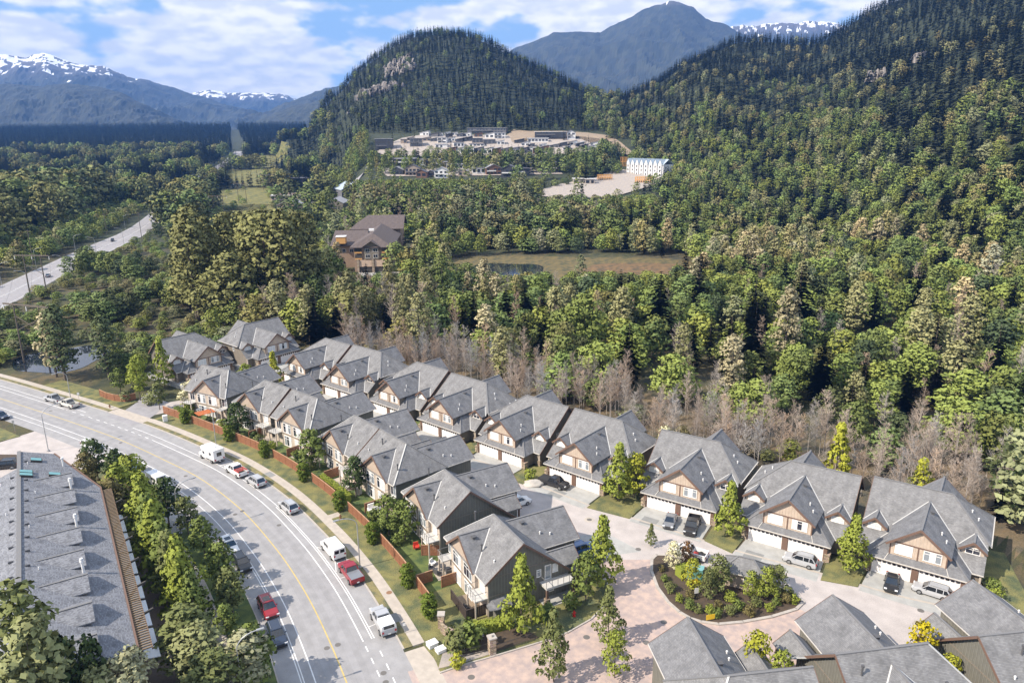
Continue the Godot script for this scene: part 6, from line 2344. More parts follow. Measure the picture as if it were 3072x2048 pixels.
# ------------------------------------------------------------------ plain buildings: a block with a roof and rows of windows
func block(label: String, cat: String, at: Vector3, w: float, d: float, h: float, style: String, wall: String, roof: String, called := "hillside_house", group := "", turn := 0.0) -> Node3D:
	var t := thing(called, label, cat, at, turn, group)
	var b := MB.new()
	b.box(Vector3(0, h * 0.5 - 1.5, -d * 0.5), Vector3(w, h + 3.0, d))
	if style == "shed":
		b.poly(PackedVector3Array([Vector3(-w * 0.5, h, 0.01), Vector3(w * 0.5, h, 0.01), Vector3(w * 0.5, h + w * 0.18, 0.01)]), Vector3(0, 0, 1))
		b.poly(PackedVector3Array([Vector3(w * 0.5, h, 0), Vector3(w * 0.5, h + w * 0.18, 0), Vector3(w * 0.5, h + w * 0.18, -d), Vector3(w * 0.5, h, -d)]), Vector3(1, 0, 0))
	elif style == "gable":
		b.poly(PackedVector3Array([Vector3(-w * 0.5, h, 0.01), Vector3(w * 0.5, h, 0.01), Vector3(0, h + w * 0.22, 0.01)]), Vector3(0, 0, 1))
	part("wall", b, M[wall], t)
	b = MB.new()
	var e := 0.6
	if style == "shed":
		b.slab(PackedVector3Array([Vector3(-w * 0.5 - e, h + 0.05, e), Vector3(w * 0.5 + e, h + w * 0.2 + 0.15, e), Vector3(w * 0.5 + e, h + w * 0.2 + 0.15, -d - e), Vector3(-w * 0.5 - e, h + 0.05, -d - e)]), 0.3)
	elif style == "gable":
		for s in [-1.0, 1.0]:
			b.slab(PackedVector3Array([Vector3((w * 0.5 + e) * s, h - 0.1, e), Vector3(0, h + w * 0.24 + 0.1, e), Vector3(0, h + w * 0.24 + 0.1, -d - e), Vector3((w * 0.5 + e) * s, h - 0.1, -d - e)]), 0.3)
	else:
		b.box(Vector3(0, h + 0.2, -d * 0.5), Vector3(w + e * 2.0, 0.4, d + e * 2.0))
	part("roof", b, M[roof], t)
	var floors := maxi(1, int(h / 3.0))
	var n := maxi(2, int(w / 3.4))
	for f in floors:
		for i in n:
			if rng.randf() < 0.14:
				continue
			b = MB.new()
			var ww := w / n * rng.randf_range(0.5, 0.8)
			b.box(Vector3(-w * 0.5 + w * (i + 0.5) / n, (f + 0.52) * h / floors, 0.03), Vector3(ww, h / floors * 0.5, 0.1))
			part("window", b, M["glass_dark"], t)
	if floors > 1:
		b = MB.new()
		b.box(Vector3(-w * 0.15, h / floors, 0.7), Vector3(w * 0.6, 0.25, 1.5))
		b.box(Vector3(-w * 0.15, h / floors + 0.6, 1.4), Vector3(w * 0.6, 0.7, 0.08))
		part("balcony", b, M["dev_white"] if rng.randf() < 0.5 else M["dev_grey"], t)
	return t

func make_mid_buildings() -> void:
	block("wide black flat-roofed building behind the tan-panelled construction, beyond the highway trees", "building", Vector3(-234, 3.0, -825), 36, 14, 11, "flat", "dev_dark", "dev_roof_dark", "office_building", "", 0.05)
	var o := block("half-built pale building with sheeted roof in front of the wide black building", "building", Vector3(-196, 0, -668), 34, 14, 8, "flat", "lodge_tan", "dev_white", "unfinished_building", "", 0.05)
	var b := MB.new()
	for i in 9:
		var x := -15.0 + i * 3.4
		b.slab(PackedVector3Array([Vector3(x, 8.4, -1), Vector3(x + 1.7, 10.2, -1), Vector3(x + 1.7, 10.2, -9), Vector3(x, 8.4, -9)]), 0.2)
		b.slab(PackedVector3Array([Vector3(x + 3.4, 8.4, -1), Vector3(x + 1.7, 10.2, -1), Vector3(x + 1.7, 10.2, -9), Vector3(x + 3.4, 8.4, -9)]), 0.2)
	part("roof_truss", b, M["lodge_tan"], o)
	var g := "grey gabled lodges below the half-built building"
	block("gabled lodge with arched windows at the left of the far lodges", "building", Vector3(-172, 0, -575), 15, 22, 8, "gable", "lodge_wall", "dev_roof", "far_lodge", g)
	block("gabled lodge in the middle of the far lodges", "building", Vector3(-139, 0, -590), 14, 22, 8, "gable", "siding_taupe", "dev_roof", "far_lodge", g)
	block("gabled lodge at the right of the far lodges", "building", Vector3(-121, 0, -600), 13, 22, 8, "gable", "siding_taupe", "dev_roof", "far_lodge", g)
	o = block("big pale grey roof among poplars below the hillside estate", "building", Vector3(-138, 6, -668), 24, 26, 7, "gable", "dev_grey", "pale_blue_roof", "far_hall", "", 0.5)
	b = MB.new()
	flat(b, [Vector2(-180, -655), Vector2(-150, -640), Vector2(-146, -662), Vector2(-176, -680)], 2.0, 3.0)
	struct("far_parking", b, M["drive_concrete"])
	b = MB.new()
	var pts := [Vector2(-152, -690), Vector2(-144, -690), Vector2(-139, -718), Vector2(-128, -748), Vector2(-138, -750), Vector2(-149, -722)]
	for i in 1:
		for q in [[0, 1, 2, 5], [5, 2, 3, 4]]:
			var p := []
			for k in q:
				var w: Vector2 = pts[k]
				p.append(Vector3(w.x, land(w.x, w.y) + 0.8, w.y))
			b.quad(p[0], p[1], p[2], p[3], Vector3.UP)
	struct("estate_road", b, M["far_asphalt"])

# a sheet that follows the land
func drape(b: MB, pts: Array, lift: float, cells := 7) -> void:
	var c := Vector2.ZERO
	for p in pts:
		c += p / float(pts.size())
	for i in pts.size():
		var p: Vector2 = pts[i]
		var q: Vector2 = pts[(i + 1) % pts.size()]
		for s in cells:
			for u in 3:
				var f0 := float(s) / cells
				var f1 := (s + 1.0) / cells
				var e0 := p.lerp(q, u / 3.0)
				var e1 := p.lerp(q, (u + 1) / 3.0)
				var k := []
				for w in [c.lerp(e0, f0), c.lerp(e1, f0), c.lerp(e1, f1), c.lerp(e0, f1)]:
					k.append(Vector3(w.x, land(w.x, w.y) + lift, w.y))
				b.quad(k[0], k[1], k[2], k[3], Vector3.UP)

# a broken rock: a leaning, uneven prism with a chipped top
func crag(b: MB, r: RandomNumberGenerator, at: Vector3, s: float) -> void:
	var low := PackedVector3Array()
	var top := PackedVector3Array()
	var lean := Vector3(r.randfn(), 0, r.randfn()) * s * 0.35
	for i in 7:
		var a := TAU * i / 7.0 + r.randf_range(-0.3, 0.3)
		var d := Vector3(cos(a), 0, sin(a)) * s
		low.append(at + d * r.randf_range(0.8, 1.5))
		top.append(at + lean + d * r.randf_range(0.3, 0.9) + Vector3(0, s * r.randf_range(1.1, 2.3), 0))
	var peak := at + lean + Vector3(0, s * 2.2, 0)
	for i in 7:
		var j := (i + 1) % 7
		var out := (low[i] + low[j]) * 0.5 - at
		b.quad(low[i], low[j], top[j], top[i], out)
		b.triw(top[i], top[j], peak, Vector3.UP)

func make_hillside() -> void:
	var b := MB.new()
	drape(b, [Vector2(3.7, -915), Vector2(22, -906), Vector2(63, -906), Vector2(90, -895), Vector2(103, -872), Vector2(114, -840), Vector2(119, -818), Vector2(126, -775), Vector2(113, -770), Vector2(110, -806), Vector2(100, -836), Vector2(75, -850), Vector2(27, -852), Vector2(2, -828), Vector2(-4, -880)], 0.9)
	struct("bare_slope", b, M["earth_tan"])
	b = MB.new()
	drape(b, [Vector2(26, -606), Vector2(24, -578), Vector2(42, -566), Vector2(62, -568), Vector2(85, -580), Vector2(110, -610), Vector2(140, -655), Vector2(142, -668), Vector2(104, -715), Vector2(88, -700), Vector2(75, -668), Vector2(46, -640)], 0.7)
	struct("quarry_ground", b, M["gravel_grey"])
	b = MB.new()
	drape(b, [Vector2(-128, -730), Vector2(-95, -722), Vector2(-40, -722), Vector2(45, -722), Vector2(48, -696), Vector2(-20, -690), Vector2(-112, -690)], 0.6)
	drape(b, [Vector2(-140, -790), Vector2(-122, -775), Vector2(-60, -772), Vector2(40, -772), Vector2(100, -796), Vector2(100, -836), Vector2(60, -842), Vector2(-15, -880), Vector2(-105, -885), Vector2(-128, -830)], 0.6)
	struct("estate_ground", b, M["gravel_grey"])
	var g := "houses of the hillside estate"
	var table := [
		[-104.8, 22.9, -698.9, 11.7, 6.2, "gable", "dev_dark", "dark gabled house, first from the left in the lower row of the hillside estate"],
		[-89.7, 22.5, -694.1, 14.0, 8.6, "gable", "dev_tan", "tan gabled house, second from the left in the lower row of the hillside estate"],
		[-80.4, 21.6, -682.3, 9.4, 6.1, "gable", "dev_brown", "brown gabled house, third from the left in the lower row of the hillside estate"],
		[-73.2, 22.3, -691.8, 7.8, 4.1, "gable", "dev_dark", "dark gabled house, fourth from the left in the lower row of the hillside estate"],
		[-62.3, 21.4, -679.9, 12.1, 8.0, "gable", "dev_white", "white gabled house, fifth from the left in the lower row of the hillside estate"],
		[-43.4, 22.2, -689.4, 8.8, 5.4, "gable", "dev_tan", "tan gabled house, sixth from the left in the lower row of the hillside estate"],
		[-29.4, 23.2, -701.3, 12.4, 5.9, "flat", "dev_white", "white flat-roofed house, seventh from the left in the lower row of the hillside estate"],
		[-15.5, 22.7, -696.5, 13.7, 7.9, "gable", "dev_brown", "brown gabled house, eighth from the left in the lower row of the hillside estate"],
		[-1.2, 21.2, -677.6, 14.7, 9.4, "gable", "dev_dark", "dark gabled house, ninth from the left in the lower row of the hillside estate"],
		[11.0, 22.0, -687.0, 12.2, 6.8, "flat", "dev_dark", "dark flat-roofed house, tenth from the left in the lower row of the hillside estate"],
		[-115.0, 30.4, -740.3, 7.3, 6.6, "flat", "dev_tan", "tan flat-roofed house, first from the left in the second row of the hillside estate"],
		[-102.0, 29.5, -735.4, 18.9, 7.3, "flat", "dev_dark", "dark flat-roofed house, second from the left in the second row of the hillside estate"],
		[-85.1, 29.9, -737.9, 5.8, 5.8, "flat", "dev_white", "white flat-roofed house, third from the left in the second row of the hillside estate"],
		[-79.1, 30.4, -740.3, 7.3, 5.5, "flat", "dev_brown", "brown flat-roofed house, fourth from the left in the second row of the hillside estate"],
		[-70.9, 27.7, -725.6, 8.6, 8.6, "flat", "dev_grey", "grey flat-roofed house, fifth from the left in the second row of the hillside estate"],
		[-63.5, 27.7, -725.6, 5.7, 6.1, "flat", "dev_tan", "tan flat-roofed house, sixth from the left in the second row of the hillside estate"],
		[-53.0, 26.8, -720.7, 15.6, 4.6, "flat", "dev_white", "white flat-roofed house, seventh from the left in the second row of the hillside estate"],
		[19.2, 27.2, -723.1, 15.0, 4.3, "flat", "dev_grey", "grey flat-roofed house, eighth from the left in the second row of the hillside estate"],
		[29.2, 26.8, -720.7, 6.4, 6.4, "flat", "dev_white", "white flat-roofed house, ninth from the left in the second row of the hillside estate"],
		[40.1, 27.2, -723.1, 7.8, 5.3, "shed", "dev_white", "white slope-roofed house, tenth from the left in the second row of the hillside estate"],
		[-135.1, 36.4, -770.4, 7.6, 4.6, "flat", "dev_tan", "tan flat-roofed house, first from the left in the shaded left edge of the hillside estate"],
		[-132.2, 43.6, -801.3, 18.2, 11.5, "flat", "dev_dark", "dark flat-roofed house, second from the left in the shaded left edge of the hillside estate"],
		[-60.7, 39.4, -783.2, 9.4, 6.6, "shed", "dev_brown", "brown slope-roofed house, first from the left in the pitched terrace of the hillside estate"],
		[-51.4, 39.4, -783.2, 9.4, 6.6, "shed", "dev_white", "white slope-roofed house, second from the left in the pitched terrace of the hillside estate"],
		[-42.1, 39.4, -783.2, 9.4, 6.6, "shed", "dev_white", "white slope-roofed house, third from the left in the pitched terrace of the hillside estate"],
		[-32.8, 39.4, -783.2, 9.4, 6.6, "shed", "dev_grey", "grey slope-roofed house, fourth from the left in the pitched terrace of the hillside estate"],
		[-23.4, 38.8, -780.6, 9.4, 6.5, "shed", "dev_white", "white slope-roofed house, fifth from the left in the pitched terrace of the hillside estate"],
		[-14.1, 38.8, -780.6, 9.4, 6.5, "shed", "dev_brown", "brown slope-roofed house, sixth from the left in the pitched terrace of the hillside estate"],
		[-4.8, 38.8, -780.6, 9.4, 6.5, "shed", "dev_grey", "grey slope-roofed house, seventh from the left in the pitched terrace of the hillside estate"],
		[4.5, 38.8, -780.6, 9.4, 6.5, "shed", "dev_white", "white slope-roofed house, eighth from the left in the pitched terrace of the hillside estate"],
		[9.3, 38.8, -780.6, 8.9, 6.9, "shed", "dev_white", "white slope-roofed house, ninth from the left in the pitched terrace of the hillside estate"],
		[13.7, 38.8, -780.6, 9.4, 6.5, "shed", "dev_grey", "grey slope-roofed house, tenth from the left in the pitched terrace of the hillside estate"],
		[18.4, 38.8, -780.6, 8.9, 6.9, "shed", "dev_white", "white slope-roofed house, eleventh from the left in the pitched terrace of the hillside estate"],
		[27.5, 38.8, -780.6, 8.9, 6.9, "shed", "dev_brown", "brown slope-roofed house, twelfth from the left in the pitched terrace of the hillside estate"],
		[-114.8, 49.1, -824.9, 6.5, 4.9, "flat", "dev_tan", "tan flat-roofed house, first from the left in the upper slope of the hillside estate"],
		[-99.8, 46.1, -811.7, 13.2, 9.2, "flat", "dev_grey", "grey flat-roofed house, second from the left in the upper slope of the hillside estate"],
		[-90.7, 51.6, -835.5, 9.9, 4.1, "shed", "dev_tan", "tan slope-roofed house, third from the left in the upper slope of the hillside estate"],
		[-83.1, 51.0, -832.8, 7.4, 4.1, "shed", "dev_grey", "grey slope-roofed house, fourth from the left in the upper slope of the hillside estate"],
		[-72.8, 44.8, -806.5, 12.7, 4.0, "flat", "dev_white", "white flat-roofed house, fifth from the left in the upper slope of the hillside estate"],
		[-73.6, 49.1, -824.9, 9.8, 6.5, "flat", "dev_white", "white flat-roofed house, sixth from the left in the upper slope of the hillside estate"],
		[-63.8, 51.0, -832.8, 7.4, 4.5, "shed", "dev_white", "white slope-roofed house, seventh from the left in the upper slope of the hillside estate"],
		[-54.3, 45.5, -809.1, 11.2, 5.2, "flat", "dev_white", "white flat-roofed house, eighth from the left in the upper slope of the hillside estate"],
		[-55.2, 50.4, -830.2, 7.4, 4.1, "shed", "dev_dark", "dark slope-roofed house, ninth from the left in the upper slope of the hillside estate"],
		[-45.7, 51.0, -832.8, 9.9, 4.9, "shed", "dev_dark", "dark slope-roofed house, tenth from the left in the upper slope of the hillside estate"],
		[-35.7, 46.1, -811.7, 16.0, 2.8, "flat", "dev_white", "white flat-roofed house, eleventh from the left in the upper slope of the hillside estate"],
		[-35.4, 49.1, -824.9, 11.4, 5.3, "flat", "dev_grey", "grey flat-roofed house, twelfth from the left in the upper slope of the hillside estate"],
		[-22.3, 47.9, -819.6, 12.9, 5.3, "flat", "dev_grey", "grey flat-roofed house, thirteenth from the left in the upper slope of the hillside estate"],
		[-11.6, 53.5, -843.5, 12.5, 6.7, "flat", "dev_white", "white flat-roofed house, fourteenth from the left in the upper slope of the hillside estate"],
		[-10.2, 47.3, -817.0, 8.1, 4.8, "shed", "dev_white", "white slope-roofed house, fifteenth from the left in the upper slope of the hillside estate"],
		[-98.7, 57.3, -881.7, 10.4, 4.3, "shed", "dev_white", "white slope-roofed house, first from the left in the top street of the hillside estate"],
		[-86.0, 55.7, -859.7, 10.2, 4.2, "shed", "dev_grey", "grey slope-roofed house, second from the left in the top street of the hillside estate"],
		[-79.4, 56.5, -870.7, 4.3, 4.3, "shed", "dev_white", "white slope-roofed house, third from the left in the top street of the hillside estate"],
		[-72.5, 57.9, -890.0, 7.0, 3.5, "shed", "dev_white", "white slope-roofed house, fourth from the left in the top street of the hillside estate"],
		[-67.7, 55.3, -854.3, 7.6, 4.2, "shed", "dev_dark", "dark slope-roofed house, fifth from the left in the top street of the hillside estate"],
		[-63.5, 57.1, -878.9, 6.9, 3.9, "shed", "dev_white", "white slope-roofed house, sixth from the left in the top street of the hillside estate"],
		[-56.4, 55.5, -857.0, 6.8, 4.2, "shed", "dev_grey", "grey slope-roofed house, seventh from the left in the top street of the hillside estate"],
		[-48.8, 55.9, -862.5, 8.5, 4.3, "shed", "dev_white", "white slope-roofed house, eighth from the left in the top street of the hillside estate"],
		[-35.4, 55.3, -854.3, 9.3, 4.6, "shed", "dev_brown", "brown slope-roofed house, ninth from the left in the top street of the hillside estate"],
		[-22.9, 54.1, -846.2, 10.0, 5.4, "shed", "dev_white", "white slope-roofed house, tenth from the left in the top street of the hillside estate"],
		[-109.5, 52.2, -838.2, 6.6, 3.7, "shed", "dev_tan", "long grey flat-roofed apartment house along the crest of the hillside estate"],
		[-27.5, 59.0, -895.5, 45.9, 6.6, "flat", "dev_grey", "grey flat-roofed house, first from the left in the right-hand cluster below the long school"],
		[9.7, 48.5, -822.2, 10.5, 4.1, "shed", "dev_dark", "dark slope-roofed house, second from the left in the right-hand cluster below the long school"],
		[15.9, 46.1, -811.7, 9.6, 4.0, "shed", "dev_white", "white slope-roofed house, third from the left in the right-hand cluster below the long school"],
		[22.4, 44.8, -806.5, 6.8, 3.6, "shed", "dev_grey", "grey slope-roofed house, fourth from the left in the right-hand cluster below the long school"],
		[34.5, 44.8, -806.5, 8.0, 3.6, "shed", "dev_white", "white slope-roofed house, fifth from the left in the right-hand cluster below the long school"],
		[35.3, 41.2, -790.9, 9.4, 5.5, "shed", "dev_brown", "brown slope-roofed house, sixth from the left in the right-hand cluster below the long school"],
		[46.3, 44.2, -803.9, 9.5, 3.2, "shed", "dev_grey", "grey slope-roofed house, seventh from the left in the right-hand cluster below the long school"],
		[56.4, 45.5, -809.1, 8.0, 4.4, "shed", "dev_dark", "dark slope-roofed house, eighth from the left in the right-hand cluster below the long school"],
		[58.3, 41.8, -793.5, 7.8, 3.5, "shed", "dev_white", "white slope-roofed house, ninth from the left in the right-hand cluster below the long school"],
		[67.1, 46.1, -811.7, 8.0, 4.8, "shed", "dev_white", "white slope-roofed house, tenth from the left in the right-hand cluster below the long school"],
		[73.4, 44.8, -806.5, 9.5, 4.4, "shed", "dev_grey", "grey slope-roofed house, eleventh from the left in the right-hand cluster below the long school"],
		[78.1, 43.6, -801.3, 7.9, 4.0, "shed", "dev_grey", "grey slope-roofed house, twelfth from the left in the right-hand cluster below the long school"],
		[85.0, 42.4, -796.1, 11.0, 3.5, "shed", "dev_white", "white slope-roofed house, thirteenth from the left in the right-hand cluster below the long school"],
		[89.7, 45.5, -809.1, 10.4, 4.0, "shed", "dev_white", "white slope-roofed house, fourteenth from the left in the right-hand cluster below the long school"]]
	for q in table:
		var y: float = land(q[0], q[2]) + 0.2
		var o := block(q[7], "house", Vector3(q[0], y, q[2]), q[3], clampf(q[3] * 0.9, 7.0, 13.0), q[4] * (0.8 if q[5] != "flat" else 0.95), q[5], q[6], "dev_roof" if rng.randf() < 0.6 else "dev_roof_dark", "hillside_house", g, rng.randf_range(-0.2, 0.2))
	# school-like long building on the bare slope
	block("long white building with dark glass front on the bare slope", "building", Vector3(44, 54, -838), 34, 10, 6.5, "flat", "dev_dark", "dev_white", "school_building")
	block("white gabled end block at the right of the long building with glass front", "building", Vector3(66.5, 53, -836), 9, 12, 7, "gable", "dev_white", "dev_roof_dark", "school_building")
	block("low pale concrete wall block below the long white building", "building", Vector3(30, 50, -826), 22, 6, 4, "flat", "dev_white", "dev_white", "retaining_building")
	# the white row under construction
	var t := thing("white_town_row", "row of white gabled town houses under construction beside the grey quarry ground", "building", Vector3(109, 21, -700), -0.98)
	b = MB.new()
	b.box(Vector3(21, 4.5, -6), Vector3(46, 13, 12))
	part("wall", b, M["dev_white"], t)
	b = MB.new()
	b.slab(PackedVector3Array([Vector3(-2.6, 10.9, 0.6), Vector3(44.6, 10.9, 0.6), Vector3(44.6, 15.5, -6), Vector3(-2.6, 15.5, -6)]), 0.3)
	b.slab(PackedVector3Array([Vector3(-2.6, 10.9, -12.6), Vector3(44.6, 10.9, -12.6), Vector3(44.6, 15.5, -6), Vector3(-2.6, 15.5, -6)]), 0.3)
	part("main_roof", b, M["pale_blue_roof"], t)
	for i in 8:
		var x := 0.6 + i * 5.8
		b = MB.new()
		b.box(Vector3(x, 6.0, 0.7), Vector3(3.6, 12, 1.6))
		b.poly(PackedVector3Array([Vector3(x - 1.8, 12, 1.5), Vector3(x + 1.8, 12, 1.5), Vector3(x, 15.2, 1.5)]), Vector3(0, 0, 1))
		part("gable_bay", b, M["dev_white"], t)
		b = MB.new()
		for s in [-1.0, 1.0]:
			b.slab(PackedVector3Array([Vector3(x + s * 2.1, 11.8, 1.9), Vector3(x, 15.6, 1.9), Vector3(x, 15.6, -5), Vector3(x + s * 2.1, 11.8, -2)]), 0.2)
		part("gable_roof", b, M["pale_blue_roof"], t)
		for h in [2.2, 5.6, 9.0]:
			b = MB.new()
			b.box(Vector3(x, h, 1.52), Vector3(1.3, 1.9, 0.08))
			part("window", b, M["glass_dark"], t)
	var fr := "timber frames on the quarry ground"
	for q in [[Vector3(110, 27.5, -728), 6, 9, "tall orange timber frame left of the white gabled row", 0.3], [Vector3(82, 19.2, -655), 12, 5, "orange timber frame beside the concrete shells", 0.1], [Vector3(112, 18.0, -637), 14, 5, "orange timber frame in front of the white gabled row", -0.3]]:
		var o := thing("timber_frame", q[3], "building frame", q[0], q[4], fr)
		b = MB.new()
		var n := int(q[1] / 1.5)
		for i in n + 1:
			for z in [0.0, -4.0]:
				b.box(Vector3(-q[1] * 0.5 + q[1] * float(i) / n, q[2] * 0.5, z), Vector3(0.45, q[2], 0.3))
		part("stud", b, M["new_wood"], o).set_meta("kind", "stuff")
		b = MB.new()
		for h in [0.1, 0.5, 1.0]:
			for z in [0.0, -4.0]:
				b.box(Vector3(0, q[2] * h, z), Vector3(q[1] + 0.4, 0.5, 0.35))
		b.box(Vector3(0, q[2] * 0.5, -2), Vector3(q[1], 0.3, 4.4))
		part("floor_beam", b, M["new_wood"], o)
	for q in [[Vector3(57.5, 17.6, -638), 9, "pale concrete shell with a dark opening at the left of the quarry"], [Vector3(66.5, 17.6, -633), 8, "second pale concrete shell right of the first in the quarry"]]:
		block(q[2], "building", q[0], q[1], 7, 4.5, "flat", "gravel_grey", "dev_white", "concrete_shell")
	# grey boulders spilling down the hill, and bare rock faces on the dome
	var rk := MB.new()
	var r := RandomNumberGenerator.new()
	r.seed = 8
	for q in [[Vector2(-187, -1277), 20.0, 26.0, 70], [Vector2(-160, -1240), 12.0, 14.0, 30], [Vector2(-196, -1146), 26.0, 12.0, 60], [Vector2(-178, -1160), 14.0, 12.0, 24], [Vector2(352, -760), 7.0, 8.0, 14], [Vector2(397, -770), 7.0, 6.0, 10]]:
		for i in q[3]:
			var p: Vector2 = q[0] + Vector2(r.randfn(), r.randfn()) * Vector2(q[1], q[2]) * 0.6
			crag(rk, r, Vector3(p.x, land(p.x, p.y) - 1.0, p.y), r.randf_range(1.6, 4.4))
	var ro := struct("rock_faces", rk, mat("cliff_rock", 0.25, 0.225, 0.205, 0.95))

# ------------------------------------------------------------------ lamps, poles, signs, boxes
func street_lamp(label: String, at: Vector2, arm: Vector2, h: float, reach: float, group: String) -> void:
	var t := thing("street_lamp", label, "street lamp", v3(at, 0.1), 0.0, group)
	var d := Vector3(arm.x, 0, arm.y).normalized()
	var b := MB.new()
	b.tube(Vector3.ZERO, Vector3(0, h * 0.82, 0), 0.1, 0.07, 8)
	b.box(Vector3(0, 0.1, 0), Vector3(0.4, 0.2, 0.4))
	part("pole", b, M["pole_metal"], t)
	b = MB.new()
	var p := Vector3(0, h * 0.82, 0)
	for i in range(1, 7):
		var a := i / 6.0 * PI * 0.5
		var q := Vector3(0, h * 0.82 + sin(a) * h * 0.18, 0) + d * reach * (1.0 - cos(a))
		b.tube(p, q, 0.07, 0.06, 7)
		p = q
	part("arm", b, M["pole_metal"], t)
	b = MB.new()
	b.box(p + d * 0.35, Vector3(0.26, 0.14, 0.8), Basis(Vector3.UP, atan2(d.x, d.z)))
	part("lamp_head", b, M["pole_metal"], t)

func make_street_furniture() -> void:
	var g := "street lamps along the street"
	var side := func(i: int, s: float) -> Vector2: return Vector2(-CT[i].y, CT[i].x) * s
	street_lamp("street lamp standing among the trees by the white van, arm over the left lane", Vector2(-52.1, -103.5), side.call(70, 1.0), 8.6, 2.6, g)
	street_lamp("street lamp on the grass bank behind the red pickup", Vector2(-22.1, -93.6), side.call(44, -1.0), 8.4, 2.6, g)
	street_lamp("street lamp on the grass bank behind the camper truck", Vector2(-59.5, -137.4), side.call(90, -1.0), 8.6, 2.4, g)
	street_lamp("tall street lamp at the far end of the shingled block", Vector2(-92.1, -135.6), side.call(110, 1.0), 9.0, 3.0, g)
	street_lamp("street lamp beside the cream pickup", Vector2(-102.9, -162.6), side.call(124, -1.0), 8.0, 2.4, g)
	street_lamp("street lamp at the bottom edge among the poplars, only its head and arm in sight", Vector2(-29.4, -66.6), side.call(28, 1.0), 9.2, 2.2, g)
	var hw := [[Vector2(-233.6, -395.7), "third from the left on the far side"], [Vector2(-217.5, -386.6), "third from the left on the near side"], [Vector2(-199.4, -326.8), "second from the left on the near side"], [Vector2(-191.2, -288.0), "nearest to the left edge on the near side"], [Vector2(-214.5, -306.7), "at the left edge on the far side"], [Vector2(-225.2, -347.8), "second from the left on the far side"], [Vector2(-258.9, -499.3), "farthest off on the far side"], [Vector2(-222.6, -425.2), "farthest off on the near side"]]
	for i in hw.size():
		var far: bool = i in [0, 4, 5, 6]
		street_lamp("highway lamp, %s" % hw[i][1], hw[i][0], Vector2(1, -0.4) if far else Vector2(-1, 0.4), 9.5, 3.0, "lamps along the highway")
	var gb := "utility boxes beside the walk"
	for q in [[at_pos(110.0, 10.9), 0.9, 1.3, "pale grey utility cabinet on the grass at the upper driveway"], [Vector2(-10.0, -76.6), 1.2, 0.5, "low white utility box on the grass left of the gravel bed"], [Vector2(-8.9, -75.6), 1.1, 0.4, "second low white utility lid beside the gravel bed"]]:
		var t := thing("utility_box", q[3], "utility box", v3(q[0], 0.12), 0.6, gb)
		var b := MB.new()
		b.box(Vector3(0, q[2] * 0.5, 0), Vector3(q[1], q[2], q[1] * 0.8))
		part("cabinet", b, M["pipe_white"], t)
		b = MB.new()
		b.box(Vector3(0, q[2] + 0.03, 0), Vector3(q[1] + 0.08, 0.06, q[1] * 0.8 + 0.08))
		part("lid", b, M["white_paint"], t)
	var b := MB.new()
	strip(b, 62.4, 63.6, 10.25, 12.0, 0.126)
	struct("concrete_pad", b, M["walk_concrete"])
	for q in [[Vector2(7.7, -82.1), "red fire hydrant on the corner lawn by the brick entrance", "hydrant_red"], [Vector2(-28.0, -107.6), "dark hydrant on the grass bank under the street lamp's arm", "rusty_iron"], [Vector2(-92.3, -159.4), "dark hydrant on the lawn below the curved fence", "rusty_iron"]]:
		var t := thing("fire_hydrant", q[1], "hydrant", v3(q[0], 0.1), 0.4)
		b = MB.new()
		b.tube(Vector3.ZERO, Vector3(0, 0.62, 0), 0.15, 0.13, 10)
		b.tube(Vector3(0, 0.0, 0), Vector3(0, 0.08, 0), 0.21, 0.21, 10)
		part("barrel", b, M[q[2]], t)
		b = MB.new()
		b.tube(Vector3(0, 0.62, 0), Vector3(0, 0.82, 0), 0.17, 0.06, 10)
		part("bonnet", b, M[q[2]], t)
		b = MB.new()
		b.tube(Vector3(-0.25, 0.45, 0), Vector3(0.25, 0.45, 0), 0.08, 0.08, 8)
		part("outlet", b, M[q[2]], t)
	# sign posts
	for q in [[Vector2(-101.8, -163.9), "small white sign on a post beside the cream pickup", "white_paint", 0.5, 0.6, 1.9], [Vector2(-105.3, -145.8), "small grey sign on a post at the parking court's mouth", "pole_metal", 0.45, 0.6, 2.2], [Vector2(-13.7, -79.0), "white topped parking post beside the sidewalk hatch", "white_paint", 0.35, 0.35, 1.3], [Vector2(-4.0, -77.2), "grey sign on a post by the gate wall hedge", "pole_metal", 0.5, 0.35, 1.0]]:
		var t := thing("sign_post", q[1], "sign", v3(q[0], 0.1), 0.3)
		b = MB.new()
		b.tube(Vector3.ZERO, Vector3(0, q[5], 0), 0.035, 0.035, 6)
		part("post", b, M["pole_metal"], t)
		b = MB.new()
		b.box(Vector3(0, q[5], 0.05), Vector3(q[3], q[4], 0.03))
		part("plate", b, M[q[2]], t)
	# signs on the island: their print is too small to read, only dark bars of text can be told
	for q in [[Vector2(24.9, -80.9), "yellow sign with dark lettering low at the island's near kerb", "sign_yellow", 1.2, 0.7, 0.45], [Vector2(24.3, -86.9), "yellow diamond board behind the young pale-trunked tree", "sign_yellow", 0.8, 0.8, 1.6], [Vector2(24.2, -85.4), "white notice board under the yellow diamond board", "white_paint", 0.6, 0.8, 1.2]]:
		var t := thing("island_sign", q[1], "sign", v3(q[0], 0.1), 0.25)
		b = MB.new()
		for s in [-0.3, 0.3]:
			b.box(Vector3(s * q[3], q[5] * 0.5, -0.03), Vector3(0.06, q[5] + 0.2, 0.05))
		part("post", b, M["dark_trim_and_shade"], t)
		b = MB.new()
		b.box(Vector3(0, q[5] + q[4] * 0.2, 0), Vector3(q[3], q[4], 0.04))
		part("plate", b, M[q[2]], t)
